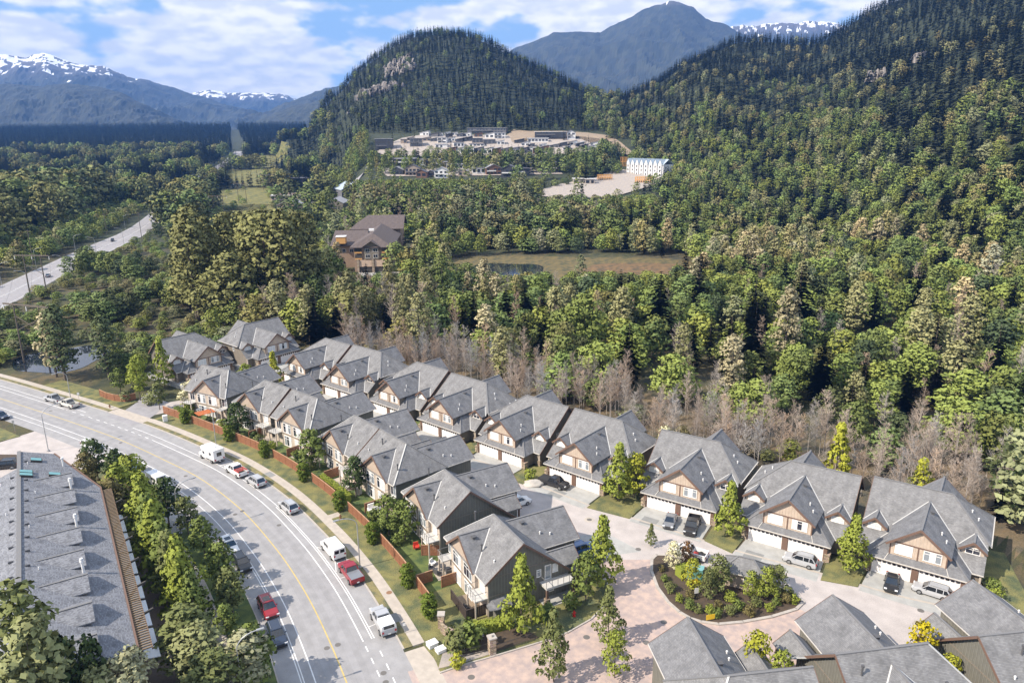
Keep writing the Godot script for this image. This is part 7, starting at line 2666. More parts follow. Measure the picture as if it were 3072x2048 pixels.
	# gate wall, pillars, iron gate
	var t := thing("curved_stone_wall", "curved pale stone wall with a pillar at the corner lawn", "wall", Vector3(-9.2, 0.1, -80))
	b = MB.new()
	var w := [Vector2(0, 0), Vector2(0.2, 0.9), Vector2(0.8, 1.5), Vector2(1.6, 2.0), Vector2(2.6, 2.3)]
	for i in w.size() - 1:
		b.bar(v3(w[i], 0.55), v3(w[i + 1], 0.55), 0.4, 1.3)
	part("wall", b, M["stone"], t)
	b = MB.new()
	b.box(Vector3(0, 0.9, -0.2), Vector3(0.8, 1.9, 0.8))
	part("pillar", b, M["stone"], t)
	b = MB.new()
	b.box(Vector3(0, 1.92, -0.2), Vector3(0.95, 0.14, 0.95))
	part("pillar_cap", b, M["kerb_concrete"], t)
	t = thing("stone_gate_pillar", "tall stone gate pillar with ball lamp beside the brick entrance", "pillar", Vector3(-2.7, 0.1, -75.2), 0.4)
	b = MB.new()
	b.box(Vector3(0, 1.1, 0), Vector3(0.8, 2.2, 0.8))
	part("shaft", b, M["stone"], t)
	b = MB.new()
	b.box(Vector3(0, 2.27, 0), Vector3(1.0, 0.16, 1.0))
	b.tube(Vector3(0, 2.35, 0), Vector3(0, 2.6, 0), 0.16, 0.12, 10)
	part("pillar_cap", b, M["kerb_concrete"], t)
	for q in [[Vector3(-6.4, 0.1, -74.4), Vector3(-2.9, 0.1, -75.7), "black iron fence panel between the gate pillar and the gravel bed"], [Vector3(-2.3, 0.1, -75.3), Vector3(2.6, 0.1, -77.5), "black iron fence panel right of the gate pillar"], [Vector3(0.5, 0.1, -68.6), Vector3(6.5, 0.1, -67.2), "black iron gate panel at the bottom edge on the brick entrance"]]:
		t = thing("iron_fence", q[2], "fence", q[0], 0.0, "iron fence panels at the entrance")
		var e: Vector3 = q[1] - q[0]
		var n := int(e.length() / 0.13)
		b = MB.new()
		for h in [0.15, 1.05]:
			b.bar(Vector3(0, h, 0), e + Vector3(0, h, 0), 0.04, 0.04)
		part("rail", b, M["dark_trim_and_shade"], t)
		b = MB.new()
		for i in n + 1:
			b.box(e * (float(i) / n) + Vector3(0, 0.6, 0), Vector3(0.025, 1.15, 0.025))
		part("bars", b, M["dark_trim_and_shade"], t).set_meta("kind", "stuff")
	# playground railing beside the shingled block
	t = thing("garden_railing", "dark railing on the bare soil beside the shingled block", "railing", Vector3(-49.6, 0.1, -91.5))
	b = MB.new()
	var rp := [Vector3(0, 0, 0), Vector3(2.4, 0, 0.6), Vector3(4.3, 0, 3.2), Vector3(2.0, 0, 2.8), Vector3(0, 0, 0)]
	for i in 4:
		for h in [0.1, 1.0]:
			b.bar(rp[i] + Vector3(0, h, 0), rp[i + 1] + Vector3(0, h, 0), 0.05, 0.05)
	part("rail", b, M["dark_trim_and_shade"], t)
	b = MB.new()
	for i in 4:
		for k in 12:
			b.box(rp[i].lerp(rp[i + 1], k / 12.0) + Vector3(0, 0.55, 0), Vector3(0.03, 0.95, 0.03))
	part("bars", b, M["dark_trim_and_shade"], t).set_meta("kind", "stuff")

# ------------------------------------------------------------------ power line frames
func h_frame(label: String, a: Vector2, e: Vector2, h: float, over: float) -> void:
	var t := thing("power_pylon", label, "power pole", v3(a), 0.0, "wooden power line frames")
	var d := v3(e - a)
	var u := d.normalized()
	for q in [Vector3.ZERO, d]:
		var b := MB.new()
		b.tube(q - Vector3(0, 1, 0), q + Vector3(0, h, 0), 0.26, 0.17, 8)
		part("pole", b, M["wood_pole"], t)
	var b := MB.new()
	b.bar(Vector3(0, h - 0.5, 0) - u * over, d + Vector3(0, h - 0.5, 0) + u * over, 0.3, 0.4)
	part("cross_arm", b, M["wood_pole"], t)
	for s in [[0.78, 0.55], [0.55, 0.78]]:
		b = MB.new()
		b.bar(Vector3(0, h * s[0], 0), d + Vector3(0, h * s[1], 0), 0.14, 0.16)
		part("brace", b, M["wood_pole"], t)
	for k in [-over, d.length() * 0.5, d.length() + over]:
		b = MB.new()
		b.tube(u * k + Vector3(0, h - 0.7, 0), u * k + Vector3(0, h - 2.0, 0), 0.11, 0.11, 7)
		part("insulator", b, M["pipe_white"], t)

func make_power_lines() -> void:
	h_frame("wooden power line frame standing before the highway, farther of the left two", Vector2(-186.4, -281.2), Vector2(-179.3, -280.3), 17.0, 3.6)
	h_frame("wooden power line frame beside the roadside pond, nearer of the left two", Vector2(-134.8, -195.6), Vector2(-126.0, -192.4), 17.0, 3.8)
	h_frame("wooden power line frame far off in the meadow, nearest of the distant ones", Vector2(-222, -560), Vector2(-214, -558), 17.0, 3.6)
	h_frame("wooden power line frame far off in the meadow behind the poplars", Vector2(-250, -690), Vector2(-242, -688), 18.0, 3.6)
	h_frame("steel-like pale power line frame farthest off above the meadow", Vector2(-262, -800), Vector2(-254, -798), 20.0, 4.5)
	# wires between the frames
	var tops := [Vector3(-90, 16.5, -110), Vector3(-130.4, 15.0, -194), Vector3(-182.8, 15.0, -280.8), Vector3(-218, 15.0, -559), Vector3(-246, 16.0, -689)]
	var up := [[-155.0, -330.0]]
	for k in [-7.5, 0.0, 7.5]:
		var b := MB.new()
		for i in range(1, tops.size() - 1):
			var a: Vector3 = tops[i] + Vector3(k, 0, k * 0.2)
			var e: Vector3 = tops[i + 1] + Vector3(k, 0, k * 0.2)
			var last := a
			for s in range(1, 13):
				var f := s / 12.0
				var p := a.lerp(e, f) - Vector3(0, 16.0 * f * (1.0 - f) * minf(1.0, (e - a).length() / 200.0), 0)
				b.tube(last, p, 0.025, 0.025, 4, false)
				last = p
		var t := thing("power_line_wire", "thin power line wire, %s of the three strung between the wooden frames" % ["left", "middle", "right"][int(k / 7.5) + 1], "wire", Vector3.ZERO, 0.0, "power line wires")
		part("wire", b, M["dark_trim_and_shade"], t)
	for q in [[Vector2(-232.2, -357.0), 17.0, "utility pole with two cross arms left of the highway"], [Vector2(-220.5, -442.5), 17.0, "tall utility pole at the right edge of the highway by the big cottonwood"], [Vector2(-258, -474), 13.0, "utility pole in the bushes between the two roads"]]:
		var t := thing("utility_pole", q[2], "power pole", v3(q[0]), 0.0, "utility poles by the highway")
		var b := MB.new()
		b.tube(Vector3.ZERO, Vector3(0, q[1], 0), 0.2, 0.13, 8)
		part("pole", b, M["wood_pole"], t)
		for h in [0.9, 0.97]:
			b = MB.new()
			b.box(Vector3(0, q[1] * h, 0), Vector3(2.6, 0.16, 0.16))
			part("cross_arm", b, M["wood_pole"], t)

# ------------------------------------------------------------------ gatehouse on the island, patio furniture, small things
func make_gatehouse() -> void:
	var t := thing("gatehouse", "small hip-roofed hut on the planted island with a dark awning frame", "hut", Vector3(31.6, 0.13, -88.9), -deg_to_rad(29.0))
	t.rotation.y = -0.46
	var b := MB.new()
	b.box(Vector3(0, 1.25, 0), Vector3(5.0, 2.5, 2.9))
	part("wall", b, M["siding_beige"], t)
	b = MB.new()
	var E := 2.5
	var P := [Vector3(-3.0, E, 2.0), Vector3(3.0, E, 2.0), Vector3(3.0, E, -2.0), Vector3(-3.0, E, -2.0)]
	var A := Vector3(-1.0, 4.0, 0)
	var B := Vector3(1.0, 4.0, 0)
	b.slab(PackedVector3Array([P[0], P[1], B, A]), 0.14)
	b.slab(PackedVector3Array([P[3], P[2], B, A]), 0.14)
	b.slab(PackedVector3Array([P[0], P[3], A]), 0.14)
	b.slab(PackedVector3Array([P[1], P[2], B]), 0.14)
	var rf := part("roof", b, M["shingle"], t)
	cap_line(rf, A, B)
	for q in [[P[0], A], [P[3], A], [P[1], B], [P[2], B]]:
		cap_line(rf, q[0], q[1])
	b = MB.new()
	for i in 4:
		b.bar(P[i] - Vector3(0, 0.1, 0), P[(i + 1) % 4] - Vector3(0, 0.1, 0), 0.1, 0.14)
	part("gutter", b, M["gutter"], rf)
	window(t, Vector3(0.8, 1.5, 1.45), Vector3.RIGHT, 1.4, 0.9, 2, false, "glass_mid")
	b = MB.new()
	b.slab(PackedVector3Array([Vector3(0.5, 2.7, -2.0), Vector3(4.4, 2.6, -2.2), Vector3(5.0, 2.3, -0.8), Vector3(3.2, 2.3, -0.6)]), 0.08)
	for q in [Vector3(4.4, 1.3, -2.1), Vector3(4.9, 1.15, -0.8)]:
		b.box(q, Vector3(0.1, 2.5, 0.1))
	part("awning", b, M["dark_trim_and_shade"], t)
	t = thing("green_box", "teal green metal box inside the clipped hedge on the island", "utility box", Vector3(25.2, 0.13, -90.4), -0.35)
	b = MB.new()
	b.box(Vector3(0, 0.8, 0), Vector3(2.2, 1.6, 1.2))
	part("cabinet", b, M["green_metal"], t)
	b = MB.new()
	b.box(Vector3(0, 1.64, 0), Vector3(2.36, 0.08, 1.34))
	part("lid", b, M["skylight_glass"], t)

func garden_chair(at: Vector2, turn: float, m: String, label: String, s := 1.0, called := "garden_chair") -> void:
	var t := thing(called, label, "chair", v3(at, 0.12), turn, "garden chairs on the patios")
	var b := MB.new()
	b.box(Vector3(0, 0.38 * s, 0), Vector3(0.75, 0.18, 0.7) * s)
	part("seat", b, M[m], t)
	b = MB.new()
	b.box(Vector3(0, 0.7 * s, -0.33 * s), Vector3(0.75, 0.65, 0.14) * s)
	part("backrest", b, M[m], t)
	for x in [-0.4, 0.4]:
		b = MB.new()
		b.box(Vector3(x, 0.42, 0) * s, Vector3(0.12, 0.4, 0.7) * s)
		part("armrest", b, M[m], t)

func make_yard_things() -> void:
	garden_chair(at_pos(60.2, 16.4), 0.6, "white_paint", "pale cushioned garden chair behind the fence, left of two", 1.5)
	garden_chair(at_pos(58.8, 16.9), 0.6, "white_paint", "pale cushioned garden chair behind the fence, right of two", 1.5)
	garden_chair(Vector2(-14.6, -98.4), 0.3, "chair_red", "red garden chair at the grey gable house's patio", 1.0)
	garden_chair(Vector2(-11.7, -94.0), 1.0, "pipe_white", "grey chair at the top of the paved patio by its cross fence", 0.95)
	garden_chair(Vector2(-10.8, -91.6), 2.4, "pipe_dark", "dark chair at the near edge of the paved patio", 0.95)
	garden_chair(Vector2(-11.7, -92.6), 1.4, "pipe_dark", "dark chair at the left edge of the paved patio", 0.95)
	garden_chair(Vector2(-6.2, -83.6), 2.0, "pipe_dark", "dark chair on the screened deck of the corner house", 0.9)
	for q in [[Vector2(-10.2, -92.8), 0.55, "pipe_dark", "dark round patio table on the paved patio"], [at_pos(80.0, 17.6), 0.6, "white_paint", "white round patio table behind the fence, third house from the left"], [at_pos(68.5, 17.0), 0.8, "gutter", "pale round hot tub cover on the patio by the slim tree"], [at_pos(102.5, 17.0), 0.7, "white_paint", "white patio table left of the red shelter"]]:
		var t := thing("patio_table", q[3], "table", v3(q[0], 0.12), 0.0, "patio tables behind the fence")
		var b := MB.new()
		b.tube(Vector3(0, 0.68, 0), Vector3(0, 0.74, 0), q[1], q[1], 16)
		part("tabletop", b, M[q[2]], t)
		b = MB.new()
		b.tube(Vector3(0, 0.0, 0), Vector3(0, 0.68, 0), 0.08, 0.06, 8)
		b.tube(Vector3(0, 0.0, 0), Vector3(0, 0.05, 0), 0.3, 0.3, 10)
		part("pedestal", b, M[q[2]], t)
	for q in [[Vector2(-9.0, -91.4), "pipe_dark", "dark covered barbecue at the paved patio's house wall"], [at_pos(66.5, 17.6), "gutter", "grey covered barbecue beside the slim tree"]]:
		var t := thing("covered_barbecue", q[2], "barbecue", v3(q[0], 0.12), 0.4)
		var b := MB.new()
		b.box(Vector3(0, 0.45, 0), Vector3(1.1, 0.9, 0.6))
		part("cover_base", b, M[q[1]], t)
		b = MB.new()
		b.tube(Vector3(-0.5, 0.9, 0), Vector3(0.5, 0.9, 0), 0.3, 0.3, 12)
		part("cover_top", b, M[q[1]], t)
	# red slatted shelter
	var p := at_pos(104.6, 15.6)
	var t := thing("patio_shelter", "red-brown slatted shelter roof right behind the fence at the second house", "shelter", v3(p, 0.1), 0.75)
	var b := MB.new()
	for x in [-1.4, 1.4]:
		for z in [-1.0, 1.0]:
			b.box(Vector3(x, 1.1, z), Vector3(0.12, 2.2, 0.12))
	part("post", b, M["fence_wood"], t)
	for i in 12:
		b = MB.new()
		b.box(Vector3(-1.7 + i * 0.31, 2.28, 0), Vector3(0.24, 0.06, 2.7))
		part("slat", b, mat("shelter_red", 0.42, 0.12, 0.035, 0.7) if i == 0 else M["shelter_red"], t)
	b = MB.new()
	for z in [-1.0, 1.0]:
		b.box(Vector3(0, 2.2, z), Vector3(3.6, 0.1, 0.1))
	part("beam", b, M["fence_wood"], t)
	# pergola between the two nearest houses
	t = thing("pergola", "brown pergola of parallel beams between the two nearest houses' wings", "pergola", Vector3(4.6, 0.05, -101.6), -0.55)
	for i in 5:
		b = MB.new()
		b.box(Vector3(0, 2.6, -1.6 + i * 0.8), Vector3(4.2, 0.18, 0.14))
		part("beam", b, M["brown_trim"], t)
	b = MB.new()
	for x in [-1.9, 1.9]:
		b.box(Vector3(x, 2.44, 0), Vector3(0.14, 0.14, 3.6))
		for z in [-1.6, 1.6]:
			b.box(Vector3(x, 1.2, z), Vector3(0.16, 2.4, 0.16))
	part("frame", b, M["brown_trim"], t)
	# boulder, kayak
	t = thing("boulder", "large pale boulder on the lawn behind the black pickup", "boulder", Vector3(3.6, 0.1, -119.4))
	var bm := SphereMesh.new()
	bm.radius = 1.0
	bm.height = 2.0
	bm.radial_segments = 14
	bm.rings = 8
	var ar := bm.get_mesh_arrays()
	var vs: PackedVector3Array = ar[Mesh.ARRAY_VERTEX]
	var nz := fnoise(4, 0.9, 2)
	for i in vs.size():
		vs[i] = vs[i] * (1.0 + 0.4 * nz.get_noise_3dv(vs[i] * 1.2)) * Vector3(1.8, 0.8, 1.2)
	ar[Mesh.ARRAY_VERTEX] = vs
	var st := SurfaceTool.new()
	st.create_from_arrays(ar)
	st.generate_normals()
	st.set_material(M["boulder"])
	put_mesh("rock", st.commit(), t)
	t = thing("yellow_kayak", "yellow kayak leaning in the gap between the two rightmost houses", "kayak", Vector3(47.2, 0.1, -99.0), 0.5)
	b = MB.new()
	loft(b, [ring(-1.7, 0.15, 0.22, 0.05), ring(-1.0, 0.05, 0.34, 0.26), ring(0.0, 0.0, 0.38, 0.34), ring(1.0, 0.05, 0.34, 0.26), ring(1.7, 0.15, 0.22, 0.05)])
	var hull := part("hull", b, M["sign_yellow"], t)
	hull.rotation = Vector3(0.9, 0, 1.3)
	hull.position.y = 1.2
	b = MB.new()
	b.box(Vector3(0, 0.37, 0), Vector3(0.4, 0.06, 0.8))
	var ck := part("cockpit", b, M["dark_trim_and_shade"], t)
	ck.rotation = hull.rotation
	ck.position = hull.position

# ------------------------------------------------------------------ the wood
const EDGE_X := [-240.0, -140.0, -104.0, -100.0, -92.0, -75.6, -52.0, -41.0, -28.8, -15.0, -2.5, 9.9, 22.8, 37.0, 50.8, 65.6, 78.0, 140.0]
const EDGE_Z := [-240.0, -190.5, -172.0, -180.0, -192.0, -201.0, -198.0, -191.0, -180.5, -168.5, -157.0, -145.5, -135.0, -125.5, -114.5, -106.0, -99.0, -70.0]

func edge_z(x: float) -> float:
	if x <= EDGE_X[0]:
		return EDGE_Z[0]
	for i in range(1, EDGE_X.size()):
		if x < EDGE_X[i]:
			return lerpf(EDGE_Z[i - 1], EDGE_Z[i], (x - EDGE_X[i - 1]) / (EDGE_X[i] - EDGE_X[i - 1]))
	return EDGE_Z[-1]

func inside(x: float, z: float, cx: float, cz: float, rx: float, rz: float, turn := 0.0) -> bool:
	var p := Vector2(x - cx, z - cz).rotated(-turn)
	return (p.x * p.x) / (rx * rx) + (p.y * p.y) / (rz * rz) < 1.0

const HW_Z := [-150.0, -257.0, -326.0, -416.8, -500.0, -650.0, -841.0, -1090.0, -1215.0, -1503.0, -1700.0, -2060.0]
const HW_X := [-172.0, -195.0, -211.0, -231.0, -250.0, -300.0, -359.0, -421.0, -451.0, -532.0, -604.0, -735.0]

func highway_x(z: float) -> float:
	for i in range(1, HW_Z.size()):
		if z > HW_Z[i]:
			return lerpf(HW_X[i - 1], HW_X[i], (z - HW_Z[i - 1]) / (HW_Z[i] - HW_Z[i - 1]))
	return HW_X[-1] + (z + 2060.0) * 0.36

# what grows at a place: [kind, tone, height] or nothing
var zn := FastNoiseLite.new()
func grows(x: float, z: float, r: RandomNumberGenerator) -> Array:
	var w := sown(x, z, r)
	if w.is_empty():
		return w
	# low growth before the marsh, the lodge, the quarry, the estate and the power line meadow
	var d := -z
	var t := x / d
	var cap := 99.0
	if t > -0.085 and t < 0.21 and d > 205.0 and d < 308.0:
		cap = 63.5 - 0.195 * d
	elif t > -0.235 and t < -0.14 and d > 235.0 and d < 326.0:
		cap = 61.5 - 0.186 * d
	elif t > 0.02 and t < 0.2 and d > 420.0 and d < 585.0:
		cap = 60.0 - 0.08 * d - land(x, z)
	elif t > -0.215 and t < 0.09 and d > 470.0 and d < 700.0:
		cap = 60.0 - 0.0575 * d - land(x, z)
	elif t > -0.345 and t < -0.18 and d > 425.0 and d < 650.0:
		cap = 62.0 - 0.1 * d if d < 560.0 else 6.0
	if w[2] > cap and r.randf() > (0.05 if d > 400.0 else 0.09):
		w[2] = maxf(cap * r.randf_range(0.75, 1.0), r.randf_range(2.0, 3.5))
	return w

func sown(x: float, z: float, r: RandomNumberGenerator) -> Array:
	var d := -z
	var t := x / d
	var n := zn.get_noise_2d(x, z)
	var q := r.randf()
	if z > edge_z(x) - 1.5:
		return []
	var hx := highway_x(z)
	if absf(x - hx) < 14.0 + r.randf() * 2.0:
		return []
	if inside(x, z, 26, -337, 66, 41, 0.12) or inside(x, z, -126, -199, 15, 16) or inside(x, z, -66, -372, 24, 46) or inside(x, z, -62, -318, 15, 14) or inside(x, z, -96, -348, 18, 17):
		return []
	if d > 450.0:
		for m in [[-200.0, -560.0, 34.0, 110.0, -0.33], [-255.0, -720.0, 40.0, 120.0, -0.33], [-320.0, -960.0, 46.0, 140.0, -0.33], [-400.0, -1230.0, 48.0, 160.0, -0.33]]:
			if inside(x, z, m[0], m[1], m[2] * 0.9, m[3] * 0.9, m[4]):
				return [] if q > 0.05 else ["broadleaf", "bright", r.randf_range(3, 7)]
	# hillside estate and quarry
	if d > 560.0 and d < 925.0 and t > -0.2 and t < 0.2:
		if t > -0.175 and t < 0.075 and (d > 672.0 and d < 698.0 or d > 714.0 and d < 748.0 and t < 0.07):
			return []
		if d > 776.0 and d < 905.0 and t > -0.185 and t < 0.125:
			if not (d < 850.0 and q < 0.025):
				return []
			return ["conifer", "deep", r.randf_range(9, 17)]
		if d >= 748.0 and d <= 776.0 and t < 0.12:
			return ["broadleaf", "wood", r.randf_range(6, 11)] if q < 0.7 else ["conifer", "deep", r.randf_range(9, 20)]
		if inside(x, z, 66, -598, 40, 36) or inside(x, z, 100, -650, 34, 42) or inside(x, z, 128, -690, 26, 36) or inside(x, z, 112, -720, 18, 24):
			return []
		if inside(x, z, 62, -880, 62, 30) or inside(x, z, 116, -800, 14, 40):
			return []
		if inside(x, z, 64, -735, 30, 44):
			return ["conifer", "wood", r.randf_range(14, 24)] if q < 0.45 else ["broadleaf", "wood", r.randf_range(9, 16)]
	for m in [[-234.0, -833.0, 24.0, 18.0], [-196.0, -670.0, 22.0, 20.0], [-172.0, -580.0, 12.0, 20.0], [-130.0, -600.0, 20.0, 22.0], [-138.0, -680.0, 17.0, 20.0], [-163.0, -660.0, 18.0, 18.0], [-144.0, -715.0, 12.0, 34.0]]:
		if inside(x, z, m[0], m[1], m[2], m[3]):
			return []
	var belt := edge_z(x) - z
	# leafless alders right behind the houses
	if x > -45.0 and t < 0.75:
		var deep := 13.0 + 9.0 * zn.get_noise_2d(x * 2.0, 7.0) + (6.0 if x > 0.0 and x < 60.0 else 0.0)
		if belt < deep:
			if x > 74.0 and q < 0.4:
				return ["conifer", "gold" if q < 0.15 else "wood", r.randf_range(9, 14)]
			if q < 0.66:
				return []
			if q < 0.92:
				return ["broadleaf", "brush" if q < 0.84 else "olive", r.randf_range(1.6, 4.0)]
			return ["broadleaf", "bright" if q < 0.95 else "grey", r.randf_range(3, 6)]
		if belt < deep + 14.0 and q < 0.2:
			return ["bare", "twig", r.randf_range(9, 14)]
	if d < 480.0 and t < -0.10 and x > hx:
		# bushes and rough grass between highway and lodge
		if inside(x, z, -92, -262, 24, 27):
			return ["cottonwood", "olive", r.randf_range(26, 36)] if q < 0.7 else ["broadleaf", "olive", r.randf_range(16, 24)]
		if inside(x, z, -112.5, -182, 12.5, 8.5, 0.5):
			return ["cottonwood", "silver" if x < -115.0 else "olive" if q < 0.5 else "deep", r.randf_range(14, 20)]
		if d < 215.0 and x < -60.0:
			return ["broadleaf", "wood" if q < 0.6 else "bright" if q < 0.8 else "grey", r.randf_range(3.0, 6.0)]
		if x < -95.0:
			if n > 0.28:
				return ["broadleaf", "wood" if q < 0.7 else "deep", r.randf_range(6, 11)]
			if n < -0.12 and q < 0.5:
				return []
			return ["broadleaf", "grey" if q < 0.35 else "bright" if q < 0.6 else "olive" if q < 0.75 else "wood", r.randf_range(2.0, 4.5)]
		if q < 0.12:
			return ["bare", "twig", r.randf_range(12, 18)]
		if q < 0.22:
			return ["conifer", "deep", r.randf_range(12, 19)]
		if q < 0.33:
			return ["cottonwood", "pale", r.randf_range(14, 20)]
		return ["broadleaf", "olive" if q < 0.5 else "wood" if q < 0.8 else "bright", r.randf_range(8, 15)]
	if x < hx - 10.0 and d < 640.0:
		if absf(x - (hx - 62.0)) < 9.0 and d > 350.0 and d < 540.0:
			return []
		if x > hx - 52.0:
			return ["broadleaf", "bright" if q < 0.3 else "wood" if q < 0.8 else "pale", r.randf_range(5, 11)]
		return ["broadleaf", "olive" if q < 0.5 else "wood" if q < 0.8 else "deep", r.randf_range(24, 36) * (1.0 if d > 380.0 else 0.72)]
	var h := land(x, z)
	if t < -0.23 and d >= 480.0:
		# valley floor: conifers with lighter patches
		if n > 0.3 and d < 1500.0:
			return ["broadleaf", "olive" if q < 0.5 else "bright" if q < 0.7 else "wood", r.randf_range(13, 22)]
		if d < 690.0:
			return ["broadleaf", "olive" if q < 0.4 else "wood" if q < 0.75 else "deep", r.randf_range(16, 27)]
		return ["conifer", "deep" if q < 0.55 else "wood", r.randf_range(14, 25) if d < 2300.0 else r.randf_range(10, 38)]
	if t < 0.10 and d > 880.0:
		# the dome
		if zn.get_noise_2d(x * 1.6 + 400.0, z * 1.6) > 0.42 and q < 0.6:
			return ["conifer", "dead", r.randf_range(10, 17)]
		return ["conifer", "deep" if q < 0.75 else "wood", r.randf_range(11, 20)] if q < 0.95 else ["broadleaf", "wood", r.randf_range(8, 13)]
	if d > 410.0 and t < 0.14:
		if d > 560.0 and t < -0.02:
			return ["cottonwood", "bright" if q < 0.45 else "olive" if q < 0.7 else "wood", r.randf_range(11, 19)]
		if q < 0.22 or d > 560.0 and q < 0.45:
			return ["conifer", "deep", r.randf_range(15, 26)]
		if q < 0.38:
			return ["bare", "twig", r.randf_range(13, 19)]
		return ["broadleaf", "grey" if q < 0.6 else "wood" if q < 0.88 else "deep", r.randf_range(12, 19)]
	if d > 380.0 or h > 3.0:
		# the long right-hand slope
		var up := smoothstep(25.0, 130.0, h + n * 70.0)
		if q < lerpf(0.42, 0.97, up):
			return ["conifer", "deep" if q < lerpf(0.12, 0.6, up) else "wood" if q < 0.85 else "green", r.randf_range(12, 20) if h > 80.0 else r.randf_range(12, 23)]
		return ["broadleaf", "bright" if q < 0.62 else "wood" if q < 0.86 else "pale", r.randf_range(7, 13)]
	# mixed wood in the middle
	var pale := smoothstep(0.05, 0.35, zn.get_noise_2d(x * 0.8 + 90.0, z * 0.8)) * smoothstep(200.0, 250.0, d)
	if q < 0.17:
		return ["conifer", "deep" if q < 0.11 else "wood", r.randf_range(11, 19)]
	if q < 0.20:
		return ["conifer", "gold" if q < 0.188 else "dead", r.randf_range(9, 14)]
	if q < 0.24:
		return ["bare", "twig", r.randf_range(9, 14)]
	if q < 0.31 + 0.34 * pale:
		return ["cottonwood", "silver" if q < 0.26 + 0.12 * pale else "pale", r.randf_range(11, 18)]
	return ["broadleaf", "bright" if q < 0.62 else "wood" if q < 0.84 else "deep" if q < 0.94 else "olive", r.randf_range(7, 13)]

var TONE := {"bright": Color(0.165, 0.20, 0.048), "wood": Color(0.125, 0.155, 0.046), "deep": Color(0.064, 0.082, 0.034), "olive": Color(0.155, 0.155, 0.055), "grey": Color(0.16, 0.155, 0.075), "brush": Color(0.20, 0.155, 0.09), "pale": Color(0.21, 0.205, 0.095), "silver": Color(0.31, 0.275, 0.165), "gold": Color(0.15, 0.11, 0.025), "dead": Color(0.14, 0.095, 0.07), "green": Color(0.115, 0.135, 0.036), "twig": Color(0.34, 0.285, 0.24), "ash": Color(0.27, 0.25, 0.235)}
const LOOK := {"bright": "bright green", "wood": "mid green", "deep": "dark green", "olive": "olive green", "grey": "greyish green", "brush": "brownish", "pale": "pale green", "silver": "silvery pale", "gold": "golden brown", "dead": "reddish brown dying", "green": "light green", "twig": "leafless brownish", "ash": "leafless grey"}
const KIND := {"broadleaf": "leafy tree", "cottonwood": "tall cottonwood", "conifer": "conifer", "bare": "alder"}

